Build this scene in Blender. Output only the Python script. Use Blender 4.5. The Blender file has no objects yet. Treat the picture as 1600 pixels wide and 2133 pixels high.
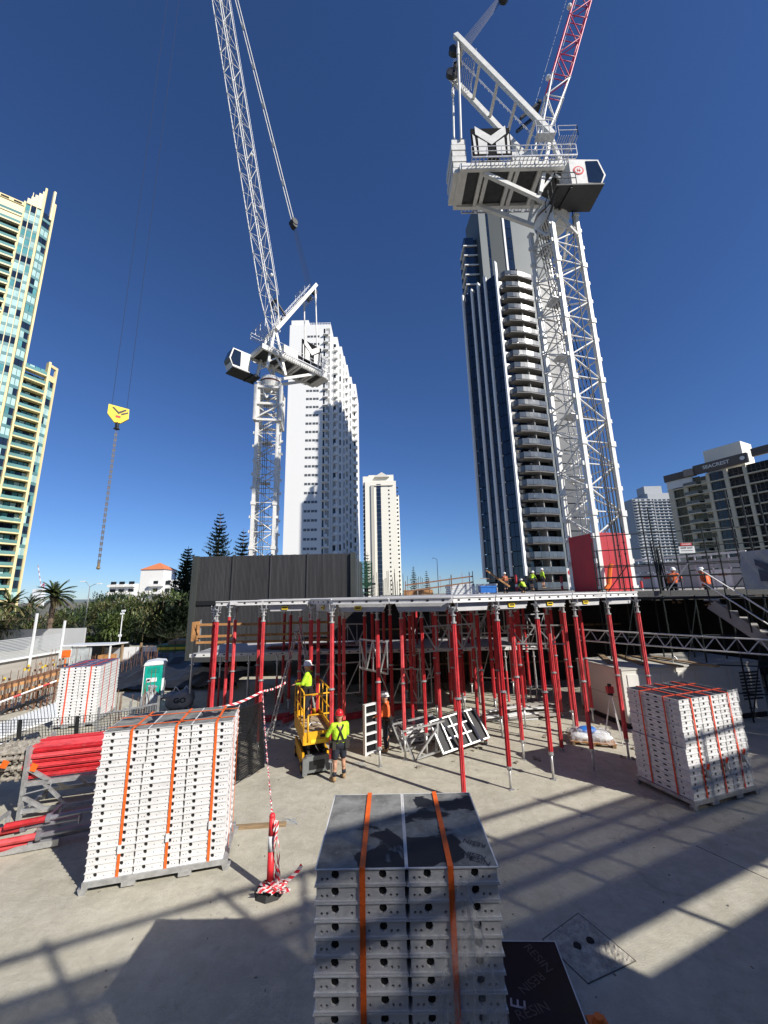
import bpy, bmesh, math, random
from mathutils import Vector, Matrix
random.seed(11)
R = math.radians
scene = bpy.context.scene
col = scene.collection

# ------------------------------------------------------------------ camera
EYE = 5.0
F_, CX, CY = 800.0, 800.0, 1066.5              # focal length and centre for a 1600 x 2133 frame
PITCH, ROLL = R(12.113), R(1.3528)
UPI = (-math.sin(ROLL), -math.cos(ROLL)); RTI = (math.cos(ROLL), -math.sin(ROLL))
cam_d = bpy.data.cameras.new('camera'); cam = bpy.data.objects.new('camera', cam_d); col.objects.link(cam)
cam_d.sensor_fit = 'HORIZONTAL'; cam_d.sensor_width = 36; cam_d.lens = 18.0
cam_d.clip_start = 0.05; cam_d.clip_end = 8000
u0 = Vector((0, -math.sin(PITCH), math.cos(PITCH))); r0 = Vector((1, 0, 0)); f0 = Vector((0, math.cos(PITCH), math.sin(PITCH)))
cu = r0 * math.sin(ROLL) + u0 * math.cos(ROLL); cr = r0 * math.cos(ROLL) - u0 * math.sin(ROLL)
mw = Matrix((cr, cu, -f0)).transposed().to_4x4(); mw.translation = Vector((0, 0, EYE))
cam.matrix_world = mw
scene.camera = cam

# ------------------------------------------------------------------ sky, sun, exposure
SUN_EL, SUN_AZ = R(35.0), math.atan2(-0.616, 0.788)    # direction towards the sun, in plan
sd = Vector((math.cos(SUN_AZ) * math.cos(SUN_EL), math.sin(SUN_AZ) * math.cos(SUN_EL), math.sin(SUN_EL)))
w = bpy.data.worlds.new('World'); scene.world = w; w.use_nodes = True
nt = w.node_tree; bg = nt.nodes['Background']
sky = nt.nodes.new('ShaderNodeTexSky'); sky.sky_type = 'NISHITA'; sky.sun_disc = False
sky.sun_elevation = SUN_EL; sky.sun_rotation = R(90) - SUN_AZ
sky.altitude = 0; sky.air_density = 1.0; sky.dust_density = 0.0; sky.ozone_density = 6.0
tint = nt.nodes.new('ShaderNodeMix'); tint.data_type = 'RGBA'; tint.blend_type = 'MULTIPLY'; tint.inputs[0].default_value = 1.0; tint.inputs[7].default_value = (0.88, 1.09, 1.46, 1)
nt.links.new(sky.outputs[0], tint.inputs[6]); nt.links.new(tint.outputs[2], bg.inputs[0]); bg.inputs[1].default_value = 0.057
sl = bpy.data.lights.new('sun', 'SUN'); sl.energy = 5.0; sl.angle = R(0.5); sl.color = (1.0, 0.945, 0.86)
so = bpy.data.objects.new('sun', sl); col.objects.link(so); so.location = sd * 200
so.rotation_euler = sd.to_track_quat('Z', 'Y').to_euler()
vs = scene.view_settings; vs.view_transform = 'Standard'; vs.look = 'None'; vs.exposure = 0.38; vs.gamma = 1.0; vs.use_curve_mapping = False
scene.render.resolution_x = 768; scene.render.resolution_y = 1024

# ------------------------------------------------------------------ placing helpers (survey points of the real place)
def ray(x, y):
    dx, dy = x - CX, y - CY
    u = dx * UPI[0] + dy * UPI[1]; r = dx * RTI[0] + dy * RTI[1]
    return Vector((r, F_ * math.cos(PITCH) - u * math.sin(PITCH), F_ * math.sin(PITCH) + u * math.cos(PITCH)))
def P(x, y, Y):
    d = ray(x, y); return Vector((0, 0, EYE)) + d * (Y / d.y)
def G(x, y, z=0.0):
    d = ray(x, y); return Vector((0, 0, EYE)) + d * ((z - EYE) / d.z)

# ------------------------------------------------------------------ materials
MATS = {}
def mat(name, c, rough=0.6, metal=0.0, var=0.12, scale=3.0, bump=0.0, spec=0.5, dirt=0.0, dirtc=(0.12, 0.1, 0.08), coords='Object', tr=0.0, detail=6.0, bscale=None, rnd=0.0):
    if name in MATS: return MATS[name]
    m = bpy.data.materials.new(name); m.use_nodes = True; n = m.node_tree.nodes; l = m.node_tree.links
    b = n['Principled BSDF']; b.inputs['Roughness'].default_value = rough; b.inputs['Metallic'].default_value = metal
    b.inputs['Specular IOR Level'].default_value = spec
    tc = n.new('ShaderNodeTexCoord'); oi = n.new('ShaderNodeObjectInfo')
    add = n.new('ShaderNodeVectorMath'); add.operation = 'ADD'
    mul = n.new('ShaderNodeVectorMath'); mul.operation = 'SCALE'; mul.inputs[3].default_value = 37.0
    cmb = n.new('ShaderNodeCombineXYZ')
    for i in range(3): l.new(oi.outputs['Random'], cmb.inputs[i])
    l.new(cmb.outputs[0], mul.inputs[0]); l.new(tc.outputs[coords], add.inputs[0]); l.new(mul.outputs[0], add.inputs[1])
    nz = n.new('ShaderNodeTexNoise'); nz.inputs['Scale'].default_value = scale; nz.inputs['Detail'].default_value = detail; nz.inputs['Roughness'].default_value = 0.65
    l.new(add.outputs[0], nz.inputs['Vector'])
    mx = n.new('ShaderNodeMix'); mx.data_type = 'RGBA'
    lo = tuple(max(0, v * (1 - var * 1.6)) for v in c); hi = tuple(min(1, v * (1 + var)) for v in c)
    mx.inputs[6].default_value = (*lo, 1); mx.inputs[7].default_value = (*hi, 1)
    mr = n.new('ShaderNodeMapRange'); mr.inputs[1].default_value = 0.3; mr.inputs[2].default_value = 0.7
    l.new(nz.outputs[0], mr.inputs[0]); l.new(mr.outputs[0], mx.inputs[0])
    out = mx.outputs[2]
    if dirt > 0:
        n2 = n.new('ShaderNodeTexNoise'); n2.inputs['Scale'].default_value = scale * 3.3; n2.inputs['Detail'].default_value = 9; n2.inputs['Roughness'].default_value = 0.75
        l.new(add.outputs[0], n2.inputs['Vector'])
        r2 = n.new('ShaderNodeMapRange'); r2.inputs[1].default_value = 0.52; r2.inputs[2].default_value = 0.78; r2.inputs[4].default_value = dirt
        l.new(n2.outputs[0], r2.inputs[0])
        m2 = n.new('ShaderNodeMix'); m2.data_type = 'RGBA'; m2.inputs[7].default_value = (*dirtc, 1)
        l.new(r2.outputs[0], m2.inputs[0]); l.new(out, m2.inputs[6]); out = m2.outputs[2]
    if rnd > 0:
        hs = n.new('ShaderNodeHueSaturation'); rv = n.new('ShaderNodeMapRange'); rv.inputs[3].default_value = 1 - rnd; rv.inputs[4].default_value = 1 + rnd * .4
        rs = n.new('ShaderNodeMapRange'); rs.inputs[3].default_value = 1.0; rs.inputs[4].default_value = 1 - rnd * .35; l.new(oi.outputs['Random'], rv.inputs[0]); l.new(oi.outputs['Random'], rs.inputs[0])
        l.new(rv.outputs[0], hs.inputs['Value']); l.new(rs.outputs[0], hs.inputs['Saturation']); l.new(out, hs.inputs['Color']); out = hs.outputs[0]
    l.new(out, b.inputs['Base Color'])
    rr = n.new('ShaderNodeMapRange'); rr.inputs[3].default_value = max(0.02, rough - 0.1); rr.inputs[4].default_value = min(1, rough + 0.1)
    l.new(nz.outputs[0], rr.inputs[0]); l.new(rr.outputs[0], b.inputs['Roughness'])
    if bump > 0:
        bn = n.new('ShaderNodeTexNoise'); bn.inputs['Scale'].default_value = bscale or scale * 6; bn.inputs['Detail'].default_value = 6
        l.new(add.outputs[0], bn.inputs['Vector'])
        bp = n.new('ShaderNodeBump'); bp.inputs['Strength'].default_value = bump; bp.inputs['Distance'].default_value = 0.02
        l.new(bn.outputs[0], bp.inputs['Height']); l.new(bp.outputs[0], b.inputs['Normal'])
    if tr > 0: b.inputs['Transmission Weight'].default_value = tr
    MATS[name] = m
    return m
def leafmat(name, c, var=0.35):
    m = mat(name, c, 0.55, var=var, scale=0.9)
    b = m.node_tree.nodes['Principled BSDF']; b.inputs['Subsurface Weight'].default_value = 0.0
    return m
white = mat('white_coated_aluminium', (0.72, 0.72, 0.72), 0.45, var=0.06, scale=2.2, dirt=0.5, dirtc=(0.42, 0.40, 0.37), rnd=0.07)
whitec = mat('white_crane_paint', (0.70, 0.69, 0.65), 0.45, var=0.09, scale=1.5, dirt=0.55, dirtc=(0.42, 0.38, 0.32))
redp = mat('red_prop_coating', (0.62, 0.012, 0.022), 0.5, var=0.25, scale=3.0, dirt=0.5, dirtc=(0.48, 0.17, 0.15), rnd=0.28)
redf = mat('red_sheet', (0.46, 0.02, 0.03), 0.55, var=0.18, scale=1.2, dirt=0.55, dirtc=(0.28, 0.06, 0.05))
redlat = mat('red_lattice_paint', (0.52, 0.03, 0.09), 0.45)
galv = mat('galvanised_steel', (0.50, 0.51, 0.52), 0.42, 0.55, var=0.2, scale=6, dirt=0.4, dirtc=(0.34, 0.32, 0.29))
alu = mat('bare_aluminium', (0.62, 0.62, 0.61), 0.4, 0.5, var=0.12, scale=4, dirt=0.3, dirtc=(0.4, 0.39, 0.36))
greyplate = mat('grey_beam_plate', (0.46, 0.46, 0.47), 0.5, var=0.12, scale=3, dirt=0.35, dirtc=(0.62, 0.6, 0.57))
strapm = mat('orange_webbing', (0.80, 0.13, 0.012), 0.65, var=0.12, scale=9, bump=0.2)
strapr = mat('red_orange_webbing', (0.72, 0.075, 0.025), 0.65, var=0.12, scale=9)
holem = mat('dark_hole', (0.012, 0.012, 0.013), 0.9, var=0.05)
plyc = mat('black_film_ply', (0.018, 0.022, 0.034), 0.28, var=0.3, scale=2.0, dirt=0.55, dirtc=(0.1, 0.1, 0.105))
rubber = mat('black_rubber', (0.02, 0.02, 0.02), 0.75, var=0.2)
darkst = mat('dark_scaffold_steel', (0.022, 0.03, 0.03), 0.5, 0.3, var=0.3, scale=5, dirt=0.3, dirtc=(0.16, 0.15, 0.13))
matteb = mat('matte_black_board', (0.012, 0.012, 0.014), 0.9, var=0.1, spec=0.1)
blackm = mat('black_metal', (0.015, 0.016, 0.018), 0.45, var=0.2)
clad = mat('charcoal_cladding', (0.055, 0.056, 0.059), 0.55, var=0.2, scale=0.9, dirt=0.35, dirtc=(0.10, 0.095, 0.09), rnd=0.18)
timber = mat('formwork_timber', (0.46, 0.23, 0.085), 0.7, var=0.3, scale=3, dirt=0.3, dirtc=(0.2, 0.1, 0.05), bump=0.2)
oldtimber = mat('weathered_timber', (0.30, 0.21, 0.12), 0.8, var=0.3, scale=4, bump=0.3)
cream = mat('cream_render', (0.76, 0.63, 0.34), 0.7, var=0.07, scale=0.2)
creaml = mat('pale_cream_render', (0.80, 0.70, 0.45), 0.7, var=0.06, scale=0.2)
whiter = mat('white_render', (0.80, 0.80, 0.78), 0.75, var=0.04, scale=0.1)
ivory = mat('ivory_render', (0.80, 0.77, 0.67), 0.75, var=0.05, scale=0.1)
stoneg = mat('grey_green_panel', (0.105, 0.125, 0.13), 0.55, var=0.06, scale=0.2)
concr = mat('grey_concrete', (0.34, 0.32, 0.29), 0.85, var=0.18, scale=1.5, dirt=0.4, dirtc=(0.2, 0.19, 0.17), bump=0.2)
beige = mat('beige_render', (0.64, 0.59, 0.45), 0.75, var=0.06, scale=0.15)
browng = mat('brown_grey_fascia', (0.11, 0.095, 0.085), 0.6, var=0.1)
terr = mat('terracotta_tile', (0.60, 0.20, 0.08), 0.75, var=0.15, scale=2)
hiyel = mat('hi_vis_yellow', (0.50, 0.80, 0.03), 0.75, var=0.16, scale=9, bump=0.9, bscale=16, dirt=.25, dirtc=(.3, .34, .08))
hior = mat('hi_vis_orange', (0.78, 0.13, 0.025), 0.75, var=0.16, scale=9, bump=0.9, bscale=16, dirt=.25, dirtc=(.35, .1, .04))
navy = mat('navy_cloth', (0.014, 0.017, 0.03), 0.85, var=0.25, scale=7)
skin = mat('skin', (0.48, 0.26, 0.17), 0.55, var=0.08, scale=9)
boot = mat('tan_leather', (0.36, 0.23, 0.12), 0.75, var=0.2, scale=12)
leather = mat('dark_leather', (0.03, 0.025, 0.022), 0.7, var=0.3)
helw = mat('white_helmet', (0.82, 0.82, 0.80), 0.3, var=0.03)
helr = mat('red_helmet', (0.55, 0.02, 0.03), 0.3, var=0.06)
liftyel = mat('yellow_lift_paint', (0.78, 0.40, 0.012), 0.45, var=0.1, scale=4, dirt=0.35, dirtc=(0.35, 0.25, 0.12))
hookyel = mat('yellow_hook_paint', (0.85, 0.62, 0.02), 0.45, var=0.05)
rust = mat('rusty_rebar', (0.17, 0.085, 0.05), 0.85, var=0.3, scale=6)
greenp = mat('green_toilet_plastic', (0.0, 0.32, 0.25), 0.4, var=0.08)
greenbox = mat('dark_green_box', (0.01, 0.13, 0.05), 0.5, var=0.15)
plastw = mat('white_plastic', (0.72, 0.74, 0.75), 0.35, var=0.06)
signred = mat('sign_red', (0.6, 0.02, 0.03), 0.5, var=0.04)
signyel = mat('sign_yellow', (0.80, 0.58, 0.03), 0.5, var=0.05)
orangep = mat('orange_plastic', (0.85, 0.17, 0.02), 0.5, var=0.08)
bluet = mat('blue_tarp', (0.02, 0.16, 0.55), 0.5, var=0.15)
blackt = mat('black_sheet', (0.014, 0.015, 0.018), 0.5, var=0.4, scale=2, bump=0.6)
greyf = mat('pale_grey_fabric', (0.42, 0.43, 0.44), 0.85, var=0.12, scale=1.5)
bark = mat('bark', (0.14, 0.10, 0.07), 0.9, var=0.3, scale=4, bump=0.4)
leafA = leafmat('palm_leaf', (0.075, 0.10, 0.028)); leafB = leafmat('dark_leaf', (0.030, 0.052, 0.020)); leafC = leafmat('fresh_leaf', (0.085, 0.14, 0.025))
leafD = leafmat('pine_needle', (0.028, 0.046, 0.022)); leafE = leafmat('dry_leaf', (0.17, 0.14, 0.06))
dglass = mat('dark_blue_glass', (0.012, 0.022, 0.045), 0.06, var=0.3, scale=0.3, spec=0.7)
tglass = mat('teal_glass', (0.10, 0.30, 0.32), 0.08, var=0.25, scale=0.2, spec=0.9)
tglass2 = mat('pale_teal_glass', (0.42, 0.62, 0.60), 0.12, var=0.2, scale=0.2, spec=0.9)
kglass = mat('black_window_glass', (0.016, 0.02, 0.024), 0.08, var=0.3, scale=0.4, spec=0.7)
tspan = mat('teal_spandrel', (0.11, 0.24, 0.25), 0.4, var=0.12, scale=0.3)
railg = mat('balustrade_glass', (0.075, 0.09, 0.105), 0.22, 0.0, var=0.2, scale=0.3, spec=0.9)
railg2 = mat('green_balustrade_glass', (0.16, 0.33, 0.31), 0.12, 0.1, var=0.2, scale=0.3, spec=0.9)

# ------------------------------------------------------------------ mesh helper
class MB:
    def __init__(s, M=None): s.v = []; s.f = []; s.mi = []; s.cur = 0; s.M = M
    def add(s, vs, fs):
        o = len(s.v)
        if s.M is not None: vs = [s.M @ Vector(p) for p in vs]
        s.v += [tuple(p) for p in vs]
        for f in fs: s.f.append([i + o for i in f]); s.mi.append(s.cur)
        return s
    def box(s, x0, x1, y0, y1, z0, z1, M=None):
        p = [Vector((x, y, z)) for z in (z0, z1) for y in (y0, y1) for x in (x0, x1)]
        if M is not None: p = [M @ q for q in p]
        return s.add(p, [(0, 2, 3, 1), (4, 5, 7, 6), (0, 1, 5, 4), (2, 6, 7, 3), (0, 4, 6, 2), (1, 3, 7, 5)])
    def bar(s, a, b, w, h=None, up=(0, 0, 1)):
        a = Vector(a); b = Vector(b); h = h or w; d = (b - a)
        if d.length < 1e-6: return s
        d.normalize(); up = Vector(up)
        if abs(d.dot(up)) > 0.98: up = Vector((0, 1, 0))
        x = d.cross(up).normalized() * (w / 2); y = x.cross(d).normalized() * (h / 2)
        p = [q + i * x + j * y for q in (a, b) for (i, j) in ((-1, -1), (1, -1), (1, 1), (-1, 1))]
        return s.add(p, [(3, 2, 1, 0), (4, 5, 6, 7), (0, 1, 5, 4), (1, 2, 6, 5), (2, 3, 7, 6), (3, 0, 4, 7)])
    def tube(s, a, b, r, n=8, r2=None, star=0):
        a = Vector(a); b = Vector(b); r2 = r if r2 is None else r2; d = (b - a)
        if d.length < 1e-6: return s
        d.normalize(); up = Vector((0, 0, 1)) if abs(d.z) < 0.95 else Vector((0, 1, 0))
        x = d.cross(up).normalized(); y = d.cross(x)
        p = []
        for q, rr in ((a, r), (b, r2)):
            for k in range(n):
                t = 2 * math.pi * k / n; k2 = rr * (1 - star * (k % 2))
                p.append(q + x * math.cos(t) * k2 + y * math.sin(t) * k2)
        fs = [(k, (k + 1) % n, n + (k + 1) % n, n + k) for k in range(n)]
        fs += [tuple(range(n - 1, -1, -1)), tuple(range(n, 2 * n))]
        return s.add(p, fs)
    def path(s, pts, r, n=6):
        for a, b in zip(pts[:-1], pts[1:]): s.tube(a, b, r, n)
        return s
    def sph(s, c, r, n=10, m=6, sc=(1, 1, 1)):
        c = Vector(c); p = [c + Vector((0, 0, -r * sc[2]))]
        for i in range(1, m):
            t = -math.pi / 2 + math.pi * i / m
            for k in range(n):
                a = 2 * math.pi * k / n
                p.append(c + Vector((r * math.cos(t) * math.cos(a) * sc[0], r * math.cos(t) * math.sin(a) * sc[1], r * math.sin(t) * sc[2])))
        p.append(c + Vector((0, 0, r * sc[2]))); L = len(p) - 1
        fs = [(0, 1 + (k + 1) % n, 1 + k) for k in range(n)]
        for i in range(m - 2):
            for k in range(n): fs.append((1 + i * n + k, 1 + i * n + (k + 1) % n, 1 + (i + 1) * n + (k + 1) % n, 1 + (i + 1) * n + k))
        fs += [(L, 1 + (m - 2) * n + k, 1 + (m - 2) * n + (k + 1) % n) for k in range(n)]
        return s.add(p, fs)
    def caps(s, a, b, ra, rb=None, n=10):
        rb = ra if rb is None else rb
        s.tube(a, b, ra, n, rb); s.sph(a, ra, n, 6); s.sph(b, rb, n, 6); return s
    def prism(s, pts, off):           # closed polygon (3D points, ccw) extruded by a vector
        n = len(pts); off = Vector(off); p = [Vector(q) for q in pts]; p += [q + off for q in p]
        return s.add(p, [tuple(range(n - 1, -1, -1)), tuple(range(n, 2 * n))] + [(k, (k + 1) % n, n + (k + 1) % n, n + k) for k in range(n)])
    def quad(s, *p): return s.add(p, [tuple(range(len(p)))])
    def mesh(s, name, mats, smooth=False):
        me = bpy.data.meshes.new(name); me.from_pydata(s.v, [], s.f)
        for m in (mats if isinstance(mats, (list, tuple)) else [mats]): me.materials.append(m)
        if any(s.mi): me.polygons.foreach_set('material_index', s.mi)
        if smooth: me.polygons.foreach_set('use_smooth', [True] * len(me.polygons))
        me.update(); return me
    def build(s, name, mats, parent=None, smooth=False, loc=None):
        return ob(name, s.mesh(name, mats, smooth), parent, loc)
def ob(name, me, parent=None, loc=None, rot=None, scale=None):
    o = bpy.data.objects.new(name, me); col.objects.link(o)
    if parent is not None: o.parent = parent
    if loc is not None: o.location = loc
    if rot is not None: o.rotation_euler = rot
    if scale is not None: o.scale = scale
    return o
def tag(o, label, cat, group=None, kind=None):
    if label: o['label'] = label
    if cat: o['category'] = cat
    if group: o['group'] = group
    if kind: o['kind'] = kind
    return o
def thing(name, label, cat, loc=(0, 0, 0), rz=0.0, group=None):
    o = bpy.data.objects.new(name, None); col.objects.link(o); o.empty_display_size = 0.3
    o.location = loc; o.rotation_euler = (0, 0, rz)
    return tag(o, label, cat, group)
def struct(o): o['kind'] = 'structure'; return o
KIDS = {}
def kids(o):
    return [c for c in col.objects if c.parent == o]
def copy_tree(root, loc, rz=None, label=None, children=None):
    c = root.copy(); col.objects.link(c); c.location = loc
    if rz is not None: c.rotation_euler = (0, 0, rz)
    if label: c['label'] = label
    for ch, gk in (children or [(k, kids(k)) for k in kids(root)]):
        d = ch.copy(); col.objects.link(d); d.parent = c
        for g in gk:
            e = g.copy(); col.objects.link(e); e.parent = d
    return c
UB = {}
def ubox(name, m, parent, c, size, rz=0.0, rot=None):
    if m.name not in UB: UB[m.name] = MB().box(-.5, .5, -.5, .5, -.5, .5).mesh('block_' + m.name, m)
    return ob(name, UB[m.name], parent, c, rot or (0, 0, rz), size)
def text_mesh(s, size, m, depth=0.004, bold=0.0):
    cu_ = bpy.data.curves.new('lettering', 'FONT'); cu_.body = s; cu_.size = size; cu_.extrude = depth; cu_.align_x = 'CENTER'; cu_.align_y = 'CENTER'; cu_.offset = bold
    o = bpy.data.objects.new('lettering', cu_); col.objects.link(o)
    bpy.context.view_layer.update()
    me = bpy.data.meshes.new_from_object(o.evaluated_get(bpy.context.evaluated_depsgraph_get()))
    bpy.data.objects.remove(o); me.materials.clear(); me.materials.append(m); return me
def rotz(v, a): return Vector((v[0] * math.cos(a) - v[1] * math.sin(a), v[0] * math.sin(a) + v[1] * math.cos(a), v[2] if len(v) > 2 else 0))
# ------------------------------------------------------------------ ground
def ground_mat():
    m = bpy.data.materials.new('site_concrete'); m.use_nodes = True; n = m.node_tree.nodes; l = m.node_tree.links; b = n['Principled BSDF']
    tc = n.new('ShaderNodeTexCoord')
    def noise(sc, det, ro=0.6, dist=0.0, vec=None):
        z = n.new('ShaderNodeTexNoise'); z.inputs['Scale'].default_value = sc; z.inputs['Detail'].default_value = det; z.inputs['Roughness'].default_value = ro; z.inputs['Distortion'].default_value = dist
        l.new(vec or tc.outputs['Object'], z.inputs['Vector']); return z.outputs[0]
    def rng(i, a, c, lo=0., hi=1.):
        r = n.new('ShaderNodeMapRange'); r.inputs[1].default_value = a; r.inputs[2].default_value = c; r.inputs[3].default_value = lo; r.inputs[4].default_value = hi; l.new(i, r.inputs[0]); return r.outputs[0]
    def mix(f, a, c):
        x = n.new('ShaderNodeMix'); x.data_type = 'RGBA'; l.new(f, x.inputs[0])
        for s, v in ((6, a), (7, c)):
            if isinstance(v, tuple): x.inputs[s].default_value = (*v, 1)
            else: l.new(v, x.inputs[s])
        return x.outputs[2]
    mp = n.new('ShaderNodeMapping'); mp.inputs['Rotation'].default_value = (0, 0, 0.5); mp.inputs['Scale'].default_value = (0.75, 1.5, 1); l.new(tc.outputs['Object'], mp.inputs[0])
    base = mix(rng(noise(0.35, 5, 0.7), 0.32, 0.68), (0.39, 0.37, 0.295), (0.59, 0.562, 0.45))
    base = mix(rng(noise(1.6, 8, 0.7, 1.2, mp.outputs[0]), 0.42, 0.68, 0, 0.55), base, (0.38, 0.355, 0.285))
    base = mix(rng(noise(0.8, 9, 0.75, 2.0), 0.56, 0.70, 0, 0.75), base, (0.24, 0.225, 0.19))
    base = mix(rng(noise(0.5, 4, 0.5, 0.5), 0.62, 0.7, 0, 0.5), base, (0.63, 0.60, 0.505))
    base = mix(rng(noise(28, 3, 0.6), 0.66, 0.74, 0, 0.55), base, (0.2, 0.185, 0.165))
    base = mix(rng(noise(7, 10, 0.8), 0.3, 0.75, 0, 0.35), base, (0.30, 0.28, 0.25))
    vo = n.new('ShaderNodeTexVoronoi'); vo.feature = 'DISTANCE_TO_EDGE'; vo.inputs['Scale'].default_value = 0.32; vd = n.new('ShaderNodeVectorMath'); vd.operation = 'ADD'; nn2 = n.new('ShaderNodeTexNoise'); nn2.inputs['Scale'].default_value = 1.7; nn2.inputs['Detail'].default_value = 5
    l.new(tc.outputs['Object'], nn2.inputs['Vector']); l.new(tc.outputs['Object'], vd.inputs[0]); l.new(nn2.outputs[1], vd.inputs[1]); l.new(vd.outputs[0], vo.inputs['Vector'])
    ck = rng(vo.outputs['Distance'], 0.0, 0.004, 0.55, 0.0); gate = rng(noise(0.22, 2), 0.5, 0.58); mlt = n.new('ShaderNodeMath'); mlt.operation = 'MULTIPLY'; l.new(ck, mlt.inputs[0]); l.new(gate, mlt.inputs[1])
    base = mix(mlt.outputs[0], base, (0.12, 0.11, 0.095))
    base = mix(rng(noise(0.16, 3, 0.5, 0.8), 0.5, 0.68, 0, 0.45), base, (0.33, 0.315, 0.275))
    base = mix(rng(noise(2.6, 12, 0.82, 0.4), 0.45, 0.62, 0, 0.5), base, (0.61, 0.585, 0.50))
    l.new(base, b.inputs['Base Color']); b.inputs['Roughness'].default_value = 0.86; b.inputs['Specular IOR Level'].default_value = 0.25
    bp = n.new('ShaderNodeBump'); bp.inputs['Strength'].default_value = 0.8; bp.inputs['Distance'].default_value = 0.02
    ad = n.new('ShaderNodeMath'); ad.operation = 'ADD'; l.new(noise(5, 12, 0.72, 0.6, mp.outputs[0]), ad.inputs[0]); l.new(noise(60, 4, 0.7), ad.inputs[1])
    l.new(ad.outputs[0], bp.inputs['Height']); l.new(bp.outputs[0], b.inputs['Normal'])
    return m
concg = ground_mat()
struct(MB().quad((-6000, -6000, -0.12), (6000, -6000, -0.12), (6000, 6000, -0.12), (-6000, 6000, -0.12)).build('ground', mat('distant_ground', (0.16, 0.15, 0.11), 0.9, var=0.3, scale=0.05)))
mb = MB()
for i in range(30):
    for j in range(24):
        x0, x1, y0, y1 = -45 + i * 3, -42 + i * 3, -14 + j * 3, -11 + j * 3
        mb.quad((x0, y0, 0), (x1, y0, 0), (x1, y1, 0), (x0, y1, 0))
slab = struct(mb.build('concrete_slab', concg))
# a chiselled patch in the slab, its saw cut and two cores
pc = [G(1205, 1903), G(1325, 2003), G(1225, 2050), G(1130, 1958)]
mb = MB(); c0 = sum(pc, Vector()) / 4
N = 26; rows = []
for i in range(N + 1):
    rows.append([])
    for j in range(N + 1):
        p = pc[0].lerp(pc[1], i / N).lerp(pc[3].lerp(pc[2], i / N), j / N)
        e = min(i, j, N - i, N - j); p = Vector((p.x, p.y, 0.004 + (random.uniform(0.0, 0.016) if e > 0 else 0)))
        rows[-1].append(p)
for i in range(N):
    for j in range(N): mb.quad(rows[i][j], rows[i + 1][j], rows[i + 1][j + 1], rows[i][j + 1])
patch = mb.build('rough_patch', mat('scabbled_concrete', (0.43, 0.405, 0.34), 0.95, var=0.3, scale=9, dirt=0.5, dirtc=(0.22, 0.205, 0.175), bump=0.6), slab)
mb = MB()
for k in range(4): mb.bar(pc[k] + Vector((0, 0, .005)), pc[(k + 1) % 4] + Vector((0, 0, .005)), 0.009, 0.010)
mb.bar(G(1450, 1762) + Vector((0, 0, .003)), G(1640, 1850) + Vector((0, 0, .003)), 0.012, 0.004)
mb.build('saw_cut', mat('saw_cut_dark', (0.13, 0.12, 0.10), 0.9), slab)
mb = MB()
for q in (G(1203, 1973), G(1230, 1962)): mb.tube(q + Vector((0, 0, 0.0)), q + Vector((0, 0, 0.026)), 0.055, 10)
mb.build('core_hole', holem, slab)
random.seed(14)
for cx_, cy_, sz in ((735, 1592, .5), (590, 1712, .4), (1215, 1700, .35)):
    c_ = G(cx_, cy_, .003); a_ = random.uniform(0, 6); pts_ = []
    for k in range(18): a_ += random.uniform(-.9, 1.1); pts_.append(c_ + Vector((math.cos(k * .8) * sz * .4 + k * .03 * sz, math.sin(k * 1.1) * sz * .3, 0)))
    mk = MB()
    for p_, q_ in zip(pts_[:-1], pts_[1:]): mk.bar(p_, q_, .018, .002)
    mk.build('chalk_mark', mat('blue_chalk', (.34, .40, .46), .9, var=.3, scale=20), slab)
for (x0, y0), (x1, y1) in (((-9, 5.6), (1, 9.9)), ((1.6, 8.3), (12, 12.6))):
    pass
# ------------------------------------------------------------------ facade helper
class Fac:
    def __init__(s, root, A, ang): s.root = root; s.A = Vector((A[0], A[1], 0)); s.a = ang; s.d = Vector((math.cos(ang), math.sin(ang), 0)); s.n = Vector((s.d.y, -s.d.x, 0)); s.b = root.location.copy()
    def at(s, t, out, z): return s.A + s.d * t + s.n * out + Vector((0, 0, z))
    def box(s, name, m, s0, s1, o0, o1, z0, z1, parent=None):
        c = s.at((s0 + s1) / 2, (o0 + o1) / 2, (z0 + z1) / 2)
        par = parent or s.root
        if parent is not None and parent.parent is not None: pass
        return ubox(name, m, par, c - s.b, (s1 - s0, abs(o1 - o0), z1 - z0), s.a)
def fac2(root, A, B): A = Vector(A); B = Vector(B); return Fac(root, A, math.atan2(B.y - A.y, B.x - A.x)), (Vector((B.x - A.x, B.y - A.y))).length

# ------------------------------------------------------------------ cream and teal tower, left
root = thing('apartment_tower', 'tall cream tower with teal glass and curved balconies at left edge', 'tower', (-118.3, 110, 0))
K = Vector((-118.3, 110, 0)); AB = Vector((-121.9, 107.2, 0)); AL = Vector((-139.5, 93.7, 0)); CE = Vector((-117.2, 112.7, 0)); DE = Vector((-114.4, 118.4, 0)); EE = Vector((-114.2, 121.2, 0))
FH = 3.4; zb = [2 + FH * k for k in range(41)]
mb = MB(); bx = -K
def prismz(mb, pts, z0, z1):
    mb.prism([(p.x + bx.x, p.y + bx.y, z0) for p in pts], (0, 0, z1 - z0))
inset = Vector((-0.9, 1.0, 0)) * 0.6
prismz(mb, [AL + inset, AB + inset, K + inset * 0.6, CE + Vector((-.5, .2, 0)), Vector((-142, 131, 0)), Vector((-155, 112, 0))], -1, 139)
prismz(mb, [CE + Vector((-1.8, 1.0, 0)), DE + Vector((-1.6, .6, 0)), EE + Vector((-.4, 0, 0)), Vector((-133, 137, 0)), Vector((-138, 130, 0))], -1, 80)
mb.build('core', mat('tower_core_glass', (0.05, 0.08, 0.08), 0.25, var=0.3, scale=0.2), root)
f, L = fac2(root, AL, AB)
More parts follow.
